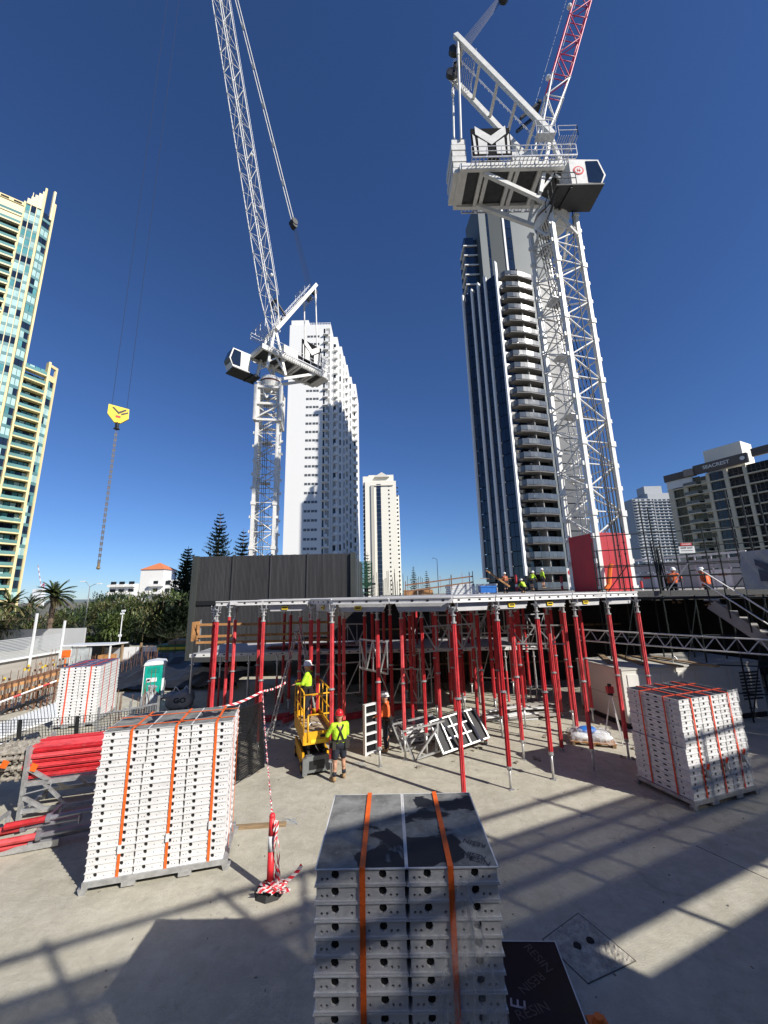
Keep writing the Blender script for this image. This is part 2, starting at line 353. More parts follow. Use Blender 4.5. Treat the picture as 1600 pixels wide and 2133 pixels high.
for k in range(1, 40):
    z = zb[k]
    f.box('balcony_slab', cream if k % 1 else creaml, 0, L, -0.5, 0.9, z - .5, z)
    f.box('balcony_rail', railg2, 0, L, 0.75, 0.85, z, z + 1.0)
f.box('parapet', creaml, 0, L, -1, 0.6, 132.4, 138.6); f.box('coping', cream, 0, L, -1, 0.9, 138.6, 139.9)
for k in range(6): f.box('roof_opening', holem, L - 3.2 * k - 2.6, L - 3.2 * k - .6, 0.5, 0.905, 138.75, 139.5)
f, L = fac2(root, AB, K)
for t in (0, L): f.box('fin', cream, t - .28, t + .28, -.3, .55, -1, 141 if t == 0 else 150)
for t in (L / 3, 2 * L / 3): f.box('mullion', creaml, t - .09, t + .09, -.1, .32, -1, 146)
random.seed(4)
pal = [tglass2, tglass2, tglass, dglass, tglass2]
for k in range(41):
    z = zb[k]; rm = random.choice(pal)
    f.box('spandrel', tspan, .3, L - .3, -.2, .1, z - 1.0, z)
    for c in range(3):
        f.box('pane', rm if random.random() < .75 else random.choice(pal), L * c / 3 + .14, L * (c + 1) / 3 - .14, -.1, .05, z + .04, z + FH - 1.05)
for k in range(5): f.box('crown_block', creaml, .4 + k * .85, .4 + (k + 1) * .85, -.4, .25, 140.8, 143.0 + k * 1.35)
f2, L2 = fac2(root, K, CE)
f2.box('fin', cream, L2 - .25, L2 + .3, -.4, .5, -1, 146.5); f2.box('crown_block', creaml, L2 - .9, L2 - .3, -.4, .4, 139, 151.5)
for k in range(41):
    z = zb[k]; rm = random.choice(pal)
    f2.box('spandrel', tspan, .3, L2 - .3, -.2, .1, z - 1.0, z)
    for c in range(2): f2.box('pane', rm if random.random() < .7 else dglass, .35 + (L2 - .7) * c / 2 + .07, .35 + (L2 - .7) * (c + 1) / 2 - .07, -.1, .05, z + .04, z + FH - 1.05)
f3, L3 = fac2(root, CE, DE)
for k in range(1, 24):
    z = zb[k] + .6
    f3.box('balcony_slab', cream, .2, L3 + .2, -1.4, 0.7, z - .42, z)
    f3.box('balcony_rail', railg2, .2, L3, 0.55, 0.65, z + .05, z + 1.0)
    for c in range(4): f3.box('pane', random.choice([tglass, tglass, tglass2, dglass]), .4 + L3 * c / 4.2, .2 + L3 * (c + 1) / 4.2, -1.5, -1.38, z, z + 2.6)
f3.box('fin', cream, L3 - .3, L3 + .35, -1.2, .75, -1, 86)
f4, L4 = fac2(root, DE, EE)
f4.box('fin', cream, L4 - .28, L4 + .3, -.4, .4, -1, 85.5); f4.box('coping', cream, 0, L4, -.3, .3, 84.6, 85.6); f4.box('wing_parapet', cream, .2, L4, -.3, .25, 79.5, 81.6)
for k in range(23):
    z = zb[k] + .6; rm = random.choice(pal)
    f4.box('spandrel', tspan, .3, L4 - .25, -.2, .1, z - 1.0, z)
    for c in range(2): f4.box('pane', rm if random.random() < .7 else dglass, .35 + (L4 - .6) * c / 2 + .06, .35 + (L4 - .6) * (c + 1) / 2 - .06, -.1, .05, z + .04, z + FH - 1.05)

# ------------------------------------------------------------------ dark balcony tower, right
C0 = Vector((28.25, 78, 0)); CL = Vector((21.8, 85.1, 0)); CR = Vector((44.5, 81.6, 0))
root = thing('balcony_tower', 'dark glass tower with white fins and stacked glass balconies behind the right crane', 'tower', C0)
bx = -C0; mb = MB()
prismz(mb, [C0 + Vector((.6, 1.6, 0)), CL + Vector((.8, .4, 0)), Vector((30, 104, 0)), Vector((52, 100, 0)), CR + Vector((0, 2.4, 0))], -1, 79)
mb.build('core', mat('tower_core_dark', (0.008, 0.010, 0.014), 0.3, var=0.3, scale=0.3), root)
f, L = fac2(root, CL, C0)
fr = [1, .72, .52, .32, 0]
ft = [79.5, 79.5, 80, 80.5, 82.5]
for q, zt in zip(fr, ft):
    t = L * (1 - q); f.box('fin', whiter, t - .19, t + .19, -.3, .7, 8, zt)
ed = [L * (1 - q) for q in fr]
for k in range(24):
    z = 7 + 3.02 * k
    for a, b2, nn in ((ed[0], ed[1], 2), (ed[1], ed[2], 1), (ed[2], ed[3], 1), (ed[3], ed[4], 2)):
        for c in range(nn):
            w_ = (b2 - a - .44) / nn
            f.box('pane', dglass, a + .22 + c * w_ + .04, a + .22 + (c + 1) * w_ - .04, -.2, .06, z + .08, z + 2.94)
f, L = fac2(root, C0, CR)
bw = 8.6
pm = MB().prism([(0.4, 0.3, 0), (1.2, -1.5, 0), (bw / 2, -1.95, 0), (bw - .4, -1.5, 0), (bw, .3, 0)], (0, 0, .3)).mesh('slab_block', mat('balcony_fascia', (0.07, 0.068, 0.072), 0.6, var=.06))
soff = MB().prism([(0.5, 0.3, -.05), (1.25, -1.4, -.05), (bw / 2, -1.8, -.05), (bw - .45, -1.4, -.05), (bw - .1, .3, -.05)], (0, 0, .045)).mesh('soffit_block', mat('balcony_soffit', (0.24, 0.225, 0.205), 0.8, var=.05))
def arc_rail(bw):
    pts = [(0.42, 0.0), (1.2, -1.5), (bw * .3, -1.78), (bw / 2, -1.93), (bw * .72, -1.78), (bw - .4, -1.5), (bw, .0)]
    out = []
    for a, b2 in zip(pts[:-1], pts[1:]):
        L_ = math.dist(a, b2); nn = max(1, round(L_ / 1.1))
        for c in range(nn): out.append((Vector((*a, 0)).lerp(Vector((*b2, 0)), (c + .02) / nn), Vector((*a, 0)).lerp(Vector((*b2, 0)), (c + .98) / nn)))
    return out
segs = arc_rail(bw); g2 = Vector((0, 0, 1))
railm = [MB().prism([a + Vector((0, 0, .02)), b2 + Vector((0, 0, .02)), b2 + Vector((0, 0, 1.12)), a + Vector((0, 0, 1.12))], (b2 - a).cross(g2).normalized() * .04).mesh('rail_pane', railg) for a, b2 in segs]
chair = MB().box(-.22, .22, -.22, .22, .38, .43).box(-.22, .22, .19, .23, .43, .85).box(-.2, -.16, -.2, -.16, 0, .38).box(.16, .2, -.2, -.16, 0, .38).box(-.2, -.16, .16, .2, 0, .38).box(.16, .2, .16, .2, 0, .38).mesh('chair', plastw)
for k in range(25):
    z = 5.2 + 3.02 * k
    o = ob('balcony_slab', pm, root, f.at(0, 0, z) - C0, (0, 0, f.a)); ob('soffit', soff, o)
    for rm in railm: ob('rail_pane', rm, o, (0, 0, .3))
    f.box('divider', mat('divider_grey', (.3, .29, .27), .8), bw * .57 - .1, bw * .57 + .1, -1.2, 1.25, z + .3, z + 2.97)
    if k < 12:
        for c in range(2):
            ob('chair', chair, o, (random.uniform(2, 7), -.9, .31), (0, 0, random.uniform(0, 6)), (1.2, 1.2, 1.2))
    for c in range(3): f.box('pane', kglass, .3 + c * 2.8, 2.9 + c * 2.8, -1.6, -1.5, z + .3, z + 2.9)
for t in (bw + .1, bw + 1.4): f.box('fin', stoneg, t, t + .5, -1, .6, -1, 78)
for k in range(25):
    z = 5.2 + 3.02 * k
    f.box('pane', dglass, bw + .7, bw + 1.35, -.6, .1, z, z + 2.9); f.box('infill', mat('dark_grey_infill', (.055, .062, .07), .5), bw + 2.0, L, -.6, -.3, z + .1, z + 2.9)  # infill strip has its own dark grey blue colour
f.box('podium', blackm, -9, L, -3, 0.4, -1, 5.0)
# stepped upper storeys
mb = MB(); prismz(mb, [Vector((26.6, 82.6, 0)), Vector((25.6, 92, 0)), Vector((44, 94, 0)), Vector((45, 84.5, 0))], 79, 108); mb.build('upper_storeys', stoneg, root)
mb = MB(); prismz(mb, [Vector((24.4, 85.5, 0)), Vector((23.4, 92, 0)), Vector((26.2, 92, 0)), Vector((26.2, 85, 0))], 79, 97); mb.build('upper_wing', blackm, root)
f, L = fac2(root, (26.6, 82.6, 0), (45, 84.5, 0))
f.box('roof_fascia', whiter, -1.2, 8, -.2, .5, 107.5, 109)
for a, b2, m_ in ((2.0, 2.5, dglass), (6.3, 6.8, whiter), (6.8, 8.6, dglass)):
    for k in range(9): f.box('pane' if m_ == dglass else 'fin', m_, a, b2, -.1, .12 if m_ == dglass else .3, 79.2 + 3.2 * k, 82.2 + 3.2 * k + (.2 if m_ != dglass else 0))
for k in range(26): f.box('rib', mat('rib_panel', (.095, .115, .12), .6), 2.6 + k * .14, 2.66 + k * .14, 0, .07, 79, 107)
for k in range(6):
    o = ubox('balcony_slab', whiter, root, Vector((24.6, 87.2, 80 + 3 * k)) - C0, (3.8, 4.6, .3)); ubox('pane', dglass, root, Vector((24.3, 86.5, 81.5 + 3 * k)) - C0, (2.6, 2.6, 2.5))

# ------------------------------------------------------------------ white stepped tower
B0 = Vector((-32.0, 120, 0)); root = thing('white_tower', 'white rendered tower with stepped right side behind the left crane', 'tower', B0)
ubox('wall', whiter, root, (7.3, 9, 49.4), (14.6, 18, 100.8)); ubox('roof_block', whiter, root, (3.1, 8, 101), (6.2, 12, 4.6))
for k in range(15): ubox('roof_post', whiter, root, (6.6 + k * .56, .2, 100.2), (.12, .12, .9))
ubox('roof_rail', whiter, root, (10.5, .2, 100.6), (8, .1, .1))
wm = MB().box(0, .95, -.04, .3, 0, .8).box(1.15, 2.05, -.04, .3, 0, .8).box(2.35, 3.3, -.04, .3, 0, .8).box(3.45, 4.3, -.04, .3, 0, .8).mesh('window_row', mat('soft_window_grey', (.10, .11, .12), .2))
for k in range(31): ob('window_row', wm, root, (6.3, 0, 94.6 - 3.02 * k))
for k in range(30):
    z = 95.4 - 3.02 * k
    ubox('balcony_slab', whiter, root, (12.9, -.45, z), (1.9, .9, .22)); ubox('balcony_rail', plastw, root, (13.5, -.85, z + .55), (.9, .06, .95))
    ubox('pane', kglass, root, (12.4, -.02, z + 1.45), (.55, .1, 2.3)); ubox('painted_recess', mat('painted_recess_grey', (.34, .34, .33), .8), root, (13.7, -.02, z + 1.55), (1.3, .1, 2.3))  # flat grey boxes: the shade of a recess is only in their colour
st = [(703, 702, 122), (712, 722, 124), (718, 742, 126.5), (724, 760, 129), (732, 785, 132), (741, 800, 135.5)]
x0 = -17.4
for i, (px, py, Y) in enumerate(st):
    q = P(px, py, Y); x1 = q.x
    ubox('wall', whiter, root, Vector(((x0 + x1) / 2 - 1, Y + 8, q.z / 2)) - B0, (x1 - x0 + 2, 16, q.z))
    for k in range(int((q.z - 6) / 3.02)):
        z = q.z - 4.2 - 3.02 * k
        ubox('painted_recess', kglass if (k + i) % 4 == 0 else MATS['painted_recess_grey'], root, Vector(((x0 + x1) / 2 + .1, Y + .05, z + .3)) - B0, ((x1 - x0) * .42, .2, 2.0))
        if i in (0, 3, 5): ubox('balcony_slab', whiter, root, Vector((x1 - .4, Y - .3, z - 1.1)) - B0, (1.2 if i < 5 else 1.8, 1.2, 1.1))
    x0 = x1
# ------------------------------------------------------------------ ivory slim tower
B1 = Vector((-14.6, 260, 0)); root = thing('slim_tower', 'ivory slim tower with dark glass strip and pyramid roof in the distance', 'tower', B1)
ubox('wall', ivory, root, (12.5, 14, 42), (22, 22, 84)); ubox('wall', ivory, root, (2.9, 13, 43), (5.8, 18, 90)); ubox('wall', ivory, root, (13, 15, 44.5), (18, 18, 90))
ubox('wall', ivory, root, (23.6, 18, 37), (4, 20, 75))
mb = MB(); c = Vector((13.5, 10, 0)); mb.add([(8, 4, 87.5), (19, 4, 87.5), (19, 16, 87.5), (8, 16, 87.5), (13.5, 10, 93)], [(0, 1, 4), (1, 2, 4), (2, 3, 4), (3, 0, 4), (3, 2, 1, 0)])
mb.build('pyramid_roof', mat('grey_roof', (.5, .48, .42), .8), root)
mb = MB(); mb.prism([(5.5, 2.2, 80.5), (21.5, 2.2, 80.5), (18, 7, 85.5), (8, 7, 85.5)], (0, 6, 0)); mb.build('mansard_roof', MATS['grey_roof'], root)
for k in range(26):
    z = 4 + 3 * k
    ubox('pane', dglass, root, (11.2, 2.95, z + 1.4), (3.0, .4, 2.7)); ubox('pane', kglass, root, (18.4, 2.96, z + 1.2), (.9, .3, 1.0)); ubox('pane', kglass, root, (.9, 3.9, z + 1.3), (1.2, .3, 2.2))
    ubox('pane', kglass, root, (24.4, 7.95, z + 1.2), (1.0, .3, 1.2))
ubox('painted_recess', MATS['grey_roof'], root, (6.8, 2.5, 42), (2.2, .7, 78))
# ------------------------------------------------------------------ beige apartment block with name on the parapet
SA = Vector((95.3, 125, 0)); SB = Vector((110, 96, 0)); root = thing('apartment_block', 'beige apartment block with SEACREST lettering on its brown parapet', 'building', SA)
f, L = fac2(root, SA, SB); bx = -SA; mb = MB()
prismz(mb, [SA + f.n * -.6, SB + f.n * -.6, SB + Vector((30, 15, 0)), SA + Vector((28, 13, 0))], 0, 39); mb.build('wall', beige, root)
bays = [(0.2, 1.7, 'w'), (1.7, 4.7, 'g'), (4.7, 5.9, 'w'), (5.9, 9.4, 'b'), (9.4, 10.9, 's'), (11.2, 12.0, 'w'), (12.0, 15.6, 'g'), (15.6, 16.6, 'w'), (16.6, 20.2, 'g'), (20.2, 21, 'w'), (21, 26.0, 'g'), (26, 27, 'w'), (27, 32, 'g')]
for k in range(13):
    z = .6 + 3.0 * k
    f.box('floor_band', beige, 0, L, -.5, .25, z - .25, z + .1)
    for a, b2, kd in bays:
        if kd == 'g':
            f.box('pane', kglass, a, b2, -.62, -.5, z + .1, z + 2.7)
            nn = 3 if b2 - a < 4 else 5
            for c in range(1, nn): f.box('glazing_bar', browng, a + (b2 - a) * c / nn - .05, a + (b2 - a) * c / nn + .05, -.5, -.42, z + .1, z + 2.7)
            f.box('glazing_bar', browng, a, b2, -.5, -.43, z + 1.05, z + 1.13)
        elif kd == 'b':
            f.box('pane', kglass, a, b2, -.62, -.5, z + .1, z + 2.7); f.box('balcony_slab', ivory, a - .6, b2 - .5, -.4, 1.3, z - .1, z + .12)
            f.box('balcony_rail', railg, a - .6, b2 - .6, 1.2, 1.26, z + .12, z + 1.05)
        elif kd == 's': f.box('pane', kglass, a + .2, b2 - .2, -.62, -.35, z + 1.1, z + 2.3)
        else: f.box('pier', beige, a, b2, -.55, .1, z + .1, z + 2.8)
f.box('parapet', browng, -.2, 7.6, -.4, .6, 39.6, 41.9); f.box('white_storey', plastw, .2, 7.6, -.5, .3, 37, 39.6); f.box('parapet', browng, 8.6, 22, -.4, .9, 39.8, 42.6); f.box('parapet', browng, 23, L, -.4, .6, 41, 43.3)
mb = MB(); mb.prism([f.at(6.2, 1.8, 39.7) - SA, f.at(8.6, 1.4, 39.7) - SA, f.at(8.6, -1, 39.7) - SA, f.at(5.5, -1, 39.7) - SA], (0, 0, 2.2)); mb.build('bay_parapet', mat('bay_brown', (.3, .26, .22), .6), root)
mb = MB(); prismz(mb, [f.at(10.5, -3, 0), f.at(20, -3, 0), f.at(20, -10, 0), f.at(10.5, -10, 0)], 40, 47.5); mb.build('plant_room', ivory, root)
tm = text_mesh('SEACREST', 1.5, whiter, .05, .02)
o = ob('lettering', tm, root, f.at(14.6, 1.0, 41.2) - SA, (R(90), 0, f.a))
mb = MB(Matrix.Translation(f.at(21, .98, 41.2) - SA) @ Matrix.Rotation(f.a, 4, 'Z')); mb.tube((0, 0, 0), (0, -.05, 0), .6, 14); mb.build('emblem', whiter, root)
# ------------------------------------------------------------------ far grey tower
FA = Vector((252, 380, 0)); root = thing('far_tower', 'distant grey blue tower with gridded balconies left of the beige block', 'tower', FA)
ubox('wall', mat('far_grey', (.36, .38, .40), .7, var=.05), root, (11, 12, 47), (22, 24, 94)); ubox('wall', MATS['far_grey'], root, (30, 14, 50), (24, 24, 100)); ubox('wall', whiter, root, (48, 16, 48), (13, 20, 96)); ubox('roof_block', MATS['far_grey'], root, (26, 10, 104), (18, 12, 8))
for k in range(30):
    z = 3 + 3.05 * k
    for x in (1.5, 6.2, 10.5, 16.2, 20.3, 24.5, 29.2, 33.6, 38.2):
        ubox('pane', kglass, root, (x + .4, .0 if x < 21 else 2.0, z + 1.2), (3.0 if x not in (6.2, 20.3) else 1.2, .3, 1.5))
    ubox('balcony_slab', MATS['far_grey'], root, (11, -.6, z), (22, 1.2, .5)); ubox('balcony_slab', MATS['far_grey'], root, (31, 1.4, z), (21, 1.2, .5))
    ubox('pane', kglass, root, (48, 5.9, z + 1.2), (4, .3, 1.4))
# ------------------------------------------------------------------ low white building with orange roof
HA = Vector((-114, 160, 0)); root = thing('low_apartments', 'low white apartments with orange pyramid roof above the trees', 'building', HA)
ubox('wall', whiter, root, (26, 10, 5.5), (22, 16, 15)); ubox('wall', whiter, root, (6, 8, 4.8), (12, 14, 14)); ubox('tower_wall', whiter, root, (17, 6, 8), (9.5, 10, 19)); ubox('wall', whiter, root, (44, 14, 5), (16, 14, 14))
mb = MB(); mb.add([(11.8, .6, 17.4), (22.2, .6, 17.4), (22.2, 11.4, 17.4), (11.8, 11.4, 17.4), (17, 6, 20.6)], [(0, 1, 4), (1, 2, 4), (2, 3, 4), (3, 0, 4), (3, 2, 1, 0)]); mb.build('hip_roof', terr, root)
for k in range(4):
    z = 1.2 + 3.1 * k
    for x in (1.5, 5, 9): ubox('pane', kglass, root, (x, .95, z + 1.4), (2.2, .2, 1.6)); ubox('balcony_rail', whiter, root, (x, .2, z + .5), (3.2, 1.2, 1.0))
    for x in (19, 23.5, 27, 31, 34.5): ubox('pane', kglass, root, (x, 1.85 if x > 22 else .95, z + 1.4), (1.8, .3, 1.5))
    ubox('balcony_rail', whiter, root, (19.5, .3, z + .4), (6, 1.6, .9))
    for x in (38.5, 41.5, 44.5, 48): ubox('pane', kglass, root, (x, 6.95, z + 1.4), (1.6, .3, 1.3))
# ------------------------------------------------------------------ charcoal ribbed box
BX = Vector((-12.4, 25.4, 0)); root = thing('ribbed_building', 'charcoal ribbed metal clad box building behind the props', 'building', BX)
W_ = 10.25; zt = 7.72
ubox('wall', clad, root, (W_ / 2, 4.6, 4.4), (W_ - .1, 9, 6.6)); ubox('mid_band', blackm, root, (W_ / 2, .02, 4.72), (W_, .12, .26))
rm_ = MB().box(-.03, .03, -.05, .06, 0, 1).mesh('rib', clad)
nr = 122
for k in range(nr):
    x = .1 + (W_ - .2) * k / (nr - 1)
    ob('rib', rm_, root, (x, .06, 4.85), None, (1, 1, zt - 4.85 + random.uniform(-.012, .012)))
    ob('rib', rm_, root, (x, .1, 1.5), None, (1, 1, 3.08))
for x in (-.05, W_ + .05): ubox('corner_trim', mat('dark_trim', (.05, .055, .052), .5), root, (x, .0, 4.5), (.34, .36, 6.5))
for x in (2.4, 4.9, 7.3): ubox('joint_trim', clad, root, (x, .005, 6.3), (.1, .14, zt - 4.75))
ubox('side_wall', MATS['dark_trim'], root, (W_ + .06, 4.8, 4.5), (.1, 9, 6.3))
for k in range(4): ubox('side_panel_joint', blackm, root, (W_ + .1, 1.8 + 2 * k, 4.5), (.06, .05, 6.3))
# ------------------------------------------------------------------ green netting screen right of it
# ------------------------------------------------------------------ vegetation
def blade(mb, p, d, L, w, droop=0.2):
    d = d.normalized(); s = d.cross(Vector((0, 0, 1)))
    if s.length < 1e-3: s = Vector((1, 0, 0))
    s = s.normalized() * (w / 2); m = p + d * (L * .55) ; e = p + d * L + Vector((0, 0, -droop * L))
    mb.add([p - s * .4, p + s * .4, m + s, m - s, e], [(0, 1, 2, 3), (3, 2, 4)])
def rdir(up=0.0):
    v = Vector((random.gauss(0, 1), random.gauss(0, 1), random.gauss(0, 1) + up)); return v.normalized()
def bush(name, label, cat, base, h, r, m1, m2, n=900, leaf=.55, group=None, trunk=True, lw=.14):
    t = thing(name, label, cat, base, 0, group); a = MB(); b = MB()
    k = max(5, int(r * 4)); cl = []
    for i in range(k):
        q = Vector((random.uniform(-r, r) * .8, random.uniform(-r, r) * .7, h * random.uniform(.35, .95))); cl.append((q, random.uniform(.35, .6) * r))
    for i in range(n):
        c, rr = random.choice(cl); d = rdir(.35); p = c + d * rr * random.uniform(.4, 1.0)
        if p.z < .1: p.z = random.uniform(.1, .6)
        blade(a if random.random() < .7 else b, p, (d + rdir(.2) * .7), leaf * random.uniform(.6, 1.3), lw * random.uniform(.7, 1.3), random.uniform(0, .5))
    c_ = a.build('crown', m1, t); c_['kind'] = 'stuff'; b.build('young_leaf', m2, c_)['kind'] = 'stuff'
    if trunk:
        tm_ = MB()
        for c, rr in cl[:4]: tm_.tube((c.x * .2, c.y * .2, -.1), c, .11, 6, .04)
        tm_.build('trunk', bark, t)
    return t
def palm(name, label, base, h, r, n=64, m1=leafA):
    t = thing(name, label, 'palm tree', base); tr = MB(); z = -.2
    for i in range(10): tr.tube((0, 0, z), (0, 0, z + h / 10), .26 + .05 * (i % 2), 8, .22 + .05 * (i % 2)); z += h / 10 - .001
    tr.sph((0, 0, h), .45, 8, 6, (1, 1, 1.2)); tr.build('trunk', bark, t)
    cr_ = MB(); dry = MB()
    for i in range(n):
        az = random.uniform(0, 6.283); el = random.uniform(-.35, 1.35); tgt = cr_ if el > -.1 else dry
        d = Vector((math.cos(az) * math.cos(el), math.sin(az) * math.cos(el), math.sin(el))); p = Vector((0, 0, h)); L = r * random.uniform(.85, 1.1); v = d.copy(); pts = [p.copy()]
        for k in range(9): p = p + v * (L / 9); v = (v + Vector((0, 0, -.13))).normalized(); pts.append(p.copy())
        tgt.path(pts, .02, 3)
        for k in range(1, 10):
            for q in range(3):
                a = pts[k - 1].lerp(pts[k], q / 3); tv = (pts[k] - pts[k - 1]).normalized(); sd_ = tv.cross(Vector((0, 0, 1))).normalized()
                for s in (-1, 1): blade(tgt, a, (tv * .8 + sd_ * s + Vector((0, 0, .25))), r * .24 * (1.1 - abs(k - 4) / 9), .10, .25)
    c_ = cr_.build('crown', m1, t); c_['kind'] = 'stuff'; dry.build('dead_frond', leafE, c_)['kind'] = 'stuff'; return t
def pine(name, label, base, h, r, n=24, group=None, dens=1.0):
    t = thing(name, label, 'pine tree', base, 0, group); MB().tube((0, 0, -.2), (0, 0, h), r * .075 + .06, 8, .03).build('trunk', bark, t); mb = MB()
    for i in range(n):
        f_ = i / n; z = h * (.16 + .82 * f_); rr = r * (1 - f_) ** .8 * random.uniform(.8, 1.12) + .15; off = random.uniform(0, 1)
        for k in range(7 if f_ < .8 else 5):
            az = (k + off) * 6.283 / 7 + random.uniform(-.2, .2); d = Vector((math.cos(az), math.sin(az), random.uniform(.0, .25))); L = rr * random.uniform(.75, 1.1); pts = [Vector((0, 0, z)) + d * L * q / 5 + Vector((0, 0, L * .16 * (q / 5) ** 2 - .05 * L * math.sin(q / 5 * 3))) for q in range(6)]
            mb.path(pts, .035, 3)
            for q in range(1, 6):
                for s in range(int(8 * dens)):
                    a = pts[q - 1].lerp(pts[q], random.random()); side = Vector((-d.y, d.x, 0)) * random.choice((-1, 1))
                    blade(mb, a, d * random.uniform(.3, .9) + side * random.uniform(.2, .9) + Vector((0, 0, random.uniform(.0, .7))), L * .2 + .28, .12 + r * .012, -.12)
    mb.build('crown', leafD, t)['kind'] = 'stuff'; return t
b_ = P(460, 1062, 85); pine('norfolk_pine', 'tall tiered norfolk pine rising behind the charcoal building', (b_.x, 85, 0), b_.z, 4.9, 24)
b_ = P(508, 1100, 92); pine('norfolk_pine', 'norfolk pine half hidden behind the left crane mast', (b_.x, 92, 0), b_.z, 4.6, 20)
b_ = P(393, 1138, 58); pine('norfolk_pine', 'dark norfolk pine at the left corner of the charcoal building', (b_.x, 58, 0), b_.z, 2.9, 24)
b_ = P(861, 1177, 190); pine('norfolk_pine', 'small distant norfolk pine right of the ivory slim tower', (b_.x, 190, 0), b_.z, 2.6, 18, None, .6)
b_ = P(888, 1186, 200); pine('norfolk_pine', 'smaller distant norfolk pine, right one of the two over the deck', (b_.x, 200, 0), b_.z, 2.4, 14, None, .6)
b_ = P(765, 1150, 120); pine('norfolk_pine', 'thin pine top beside the green netting and ivory tower', (b_.x, 120, 0), b_.z, 2.2, 16, None, .5)
q = P(113, 1243, 46); palm('date_palm', 'large date palm with spreading crown under the distant crane', (q.x, 46, 0), q.z, 2.2)
q = P(22, 1262, 52); palm('fan_palm', 'palm at the foot of the cream tower, left edge', (q.x, 52, 0), q.z, 2.4, 30)
q = P(62, 1262, 60); palm('fan_palm', 'smaller palm between the cream tower and the date palm', (q.x, 60, 0), q.z, 2.0, 26)
xs = [(20, 1275, 60), (70, 1278, 55), (135, 1282, 58), (160, 1275, 62), (195, 1262, 54), (215, 1250, 58), (240, 1258, 52), (258, 1246, 57), (280, 1252, 52), (300, 1243, 56), (322, 1250, 51), (345, 1240, 55), (368, 1250, 50), (388, 1246, 53), (30, 1300, 45), (205, 1290, 48), (262, 1288, 48), (315, 1290, 48), (360, 1285, 47)]
ORD = ['first', 'second', 'third', 'fourth', 'fifth', 'sixth', 'seventh', 'eighth', 'ninth', 'tenth', 'eleventh', 'twelfth', 'thirteenth', 'fourteenth', 'fifteenth', 'sixteenth', 'seventeenth', 'eighteenth', 'nineteenth', 'twentieth']
looks = ['strap leaved', 'dense dark', 'bright leafy', 'dry tipped']
for i, (x, y, Y) in enumerate(xs):
    q = P(x, y, Y); random.seed(100 + i)
    m1, m2 = [(leafA, leafC), (leafB, leafA), (leafA, leafE), (leafB, leafC)][i % 4]
    bush('pandanus_tree', '%s green belt tree, %s from the left in the %s row' % (looks[i % 4], ORD[i if i < 14 else i - 14], 'back' if i < 14 else 'front'), 'tree', (q.x, Y, 0), max(2.5, q.z), 2.6, m1, m2, 1500, .7, 'trees of the green belt behind the hoarding', True, .13)
for i, (x, y, Y) in enumerate([(340, 1262, 46), (375, 1258, 45)]):
    q = P(x, y, Y); pine('young_conifer', 'dark young conifer in front of the green belt, %s one' % ('left' if i == 0 else 'right'), (q.x, Y, 0), q.z + .6, 2.2, 16, None, 1.0)
hd = thing('hedge', 'clipped bright green hedge along the road behind the hoarding', 'hedge', (-30, 48, 0)); mb = MB()
for i in range(4200):
    p = Vector((random.uniform(-8, 7), random.uniform(-.8, .8), random.uniform(.1, .75))); blade(mb, p, rdir(.6), .45, .14, .1)
mb.build('foliage', leafC, hd)['kind'] = 'stuff'; MB().box(-8, 7, -.5, .5, -.1, .6).build('stem', leafB, hd)
# ------------------------------------------------------------------ street lamps, poles, hoardings
def lamp(label, base, h, arms, r=.09):
    t = thing('street_lamp', label, 'street lamp', base); MB().tube((0, 0, -.1), (0, 0, h), r, 8, r * .55).build('pole', galv, t)
    for dx, up in arms:
        MB().path([(0, 0, h - .05), (dx * .4, 0, h + up * .7), (dx * .75, 0, h + up), (dx, 0, h + up)], r * .4, 6).build('arm', galv, t)
        MB().box(dx - .25, dx + .3, -.14, .14, h + up - .07, h + up + .06).build('lamp_head', plastw, t)
q = P(180, 1222, 52); lamp('double armed street lamp standing in front of the green belt', (P(172, 1335, 52).x, 52, 0), q.z, ((-1.1, .7), (1.2, .35)))
q = P(906, 1165, 95); lamp('single arm street lamp over the far deck', (q.x + .5, 95, 0), q.z, ((-.9, .3),), .12)
cp = thing('camera_pole', 'slim white pole with small cameras in front of the hedge', 'pole', G(245, 1370)); hp = P(253, 1272, 36).z
MB().tube((0, 0, 0), (0, 0, hp), .05, 8, .04).build('mast', plastw, cp)
MB().box(-.18, .12, -.08, .08, hp - .35, hp - .2).box(-.1, .2, -.08, .08, hp - .1, hp + .05).box(-.15, .1, -.07, .07, hp - 2.3, hp - 2.1).build('camera_head', plastw, cp)
hw = thing('site_hoarding', 'pale grey panel hoarding along the back of the site, behind the toilet', 'fence', (-22.5, 32, 0))
for k in range(7):
    ubox('panel', plastw if k % 3 else greyf, hw, (k * 1.5 + .75, 0, .78), (1.47, .06, 1.2)); ubox('post', oldtimber, hw, (k * 1.5, -.08, .85), (.12, .1, 1.7))
mw_ = thing('boundary_wall', 'long grey rendered wall under the green belt on the left', 'wall', (-55, 44, 0))
for k in range(6): ubox('panel', mat('grey_wall', (.44, .45, .46), .8, var=.08, scale=.6), mw_, (2 + k * 3.6, 0, .8), (3.58, .2, 2.7))
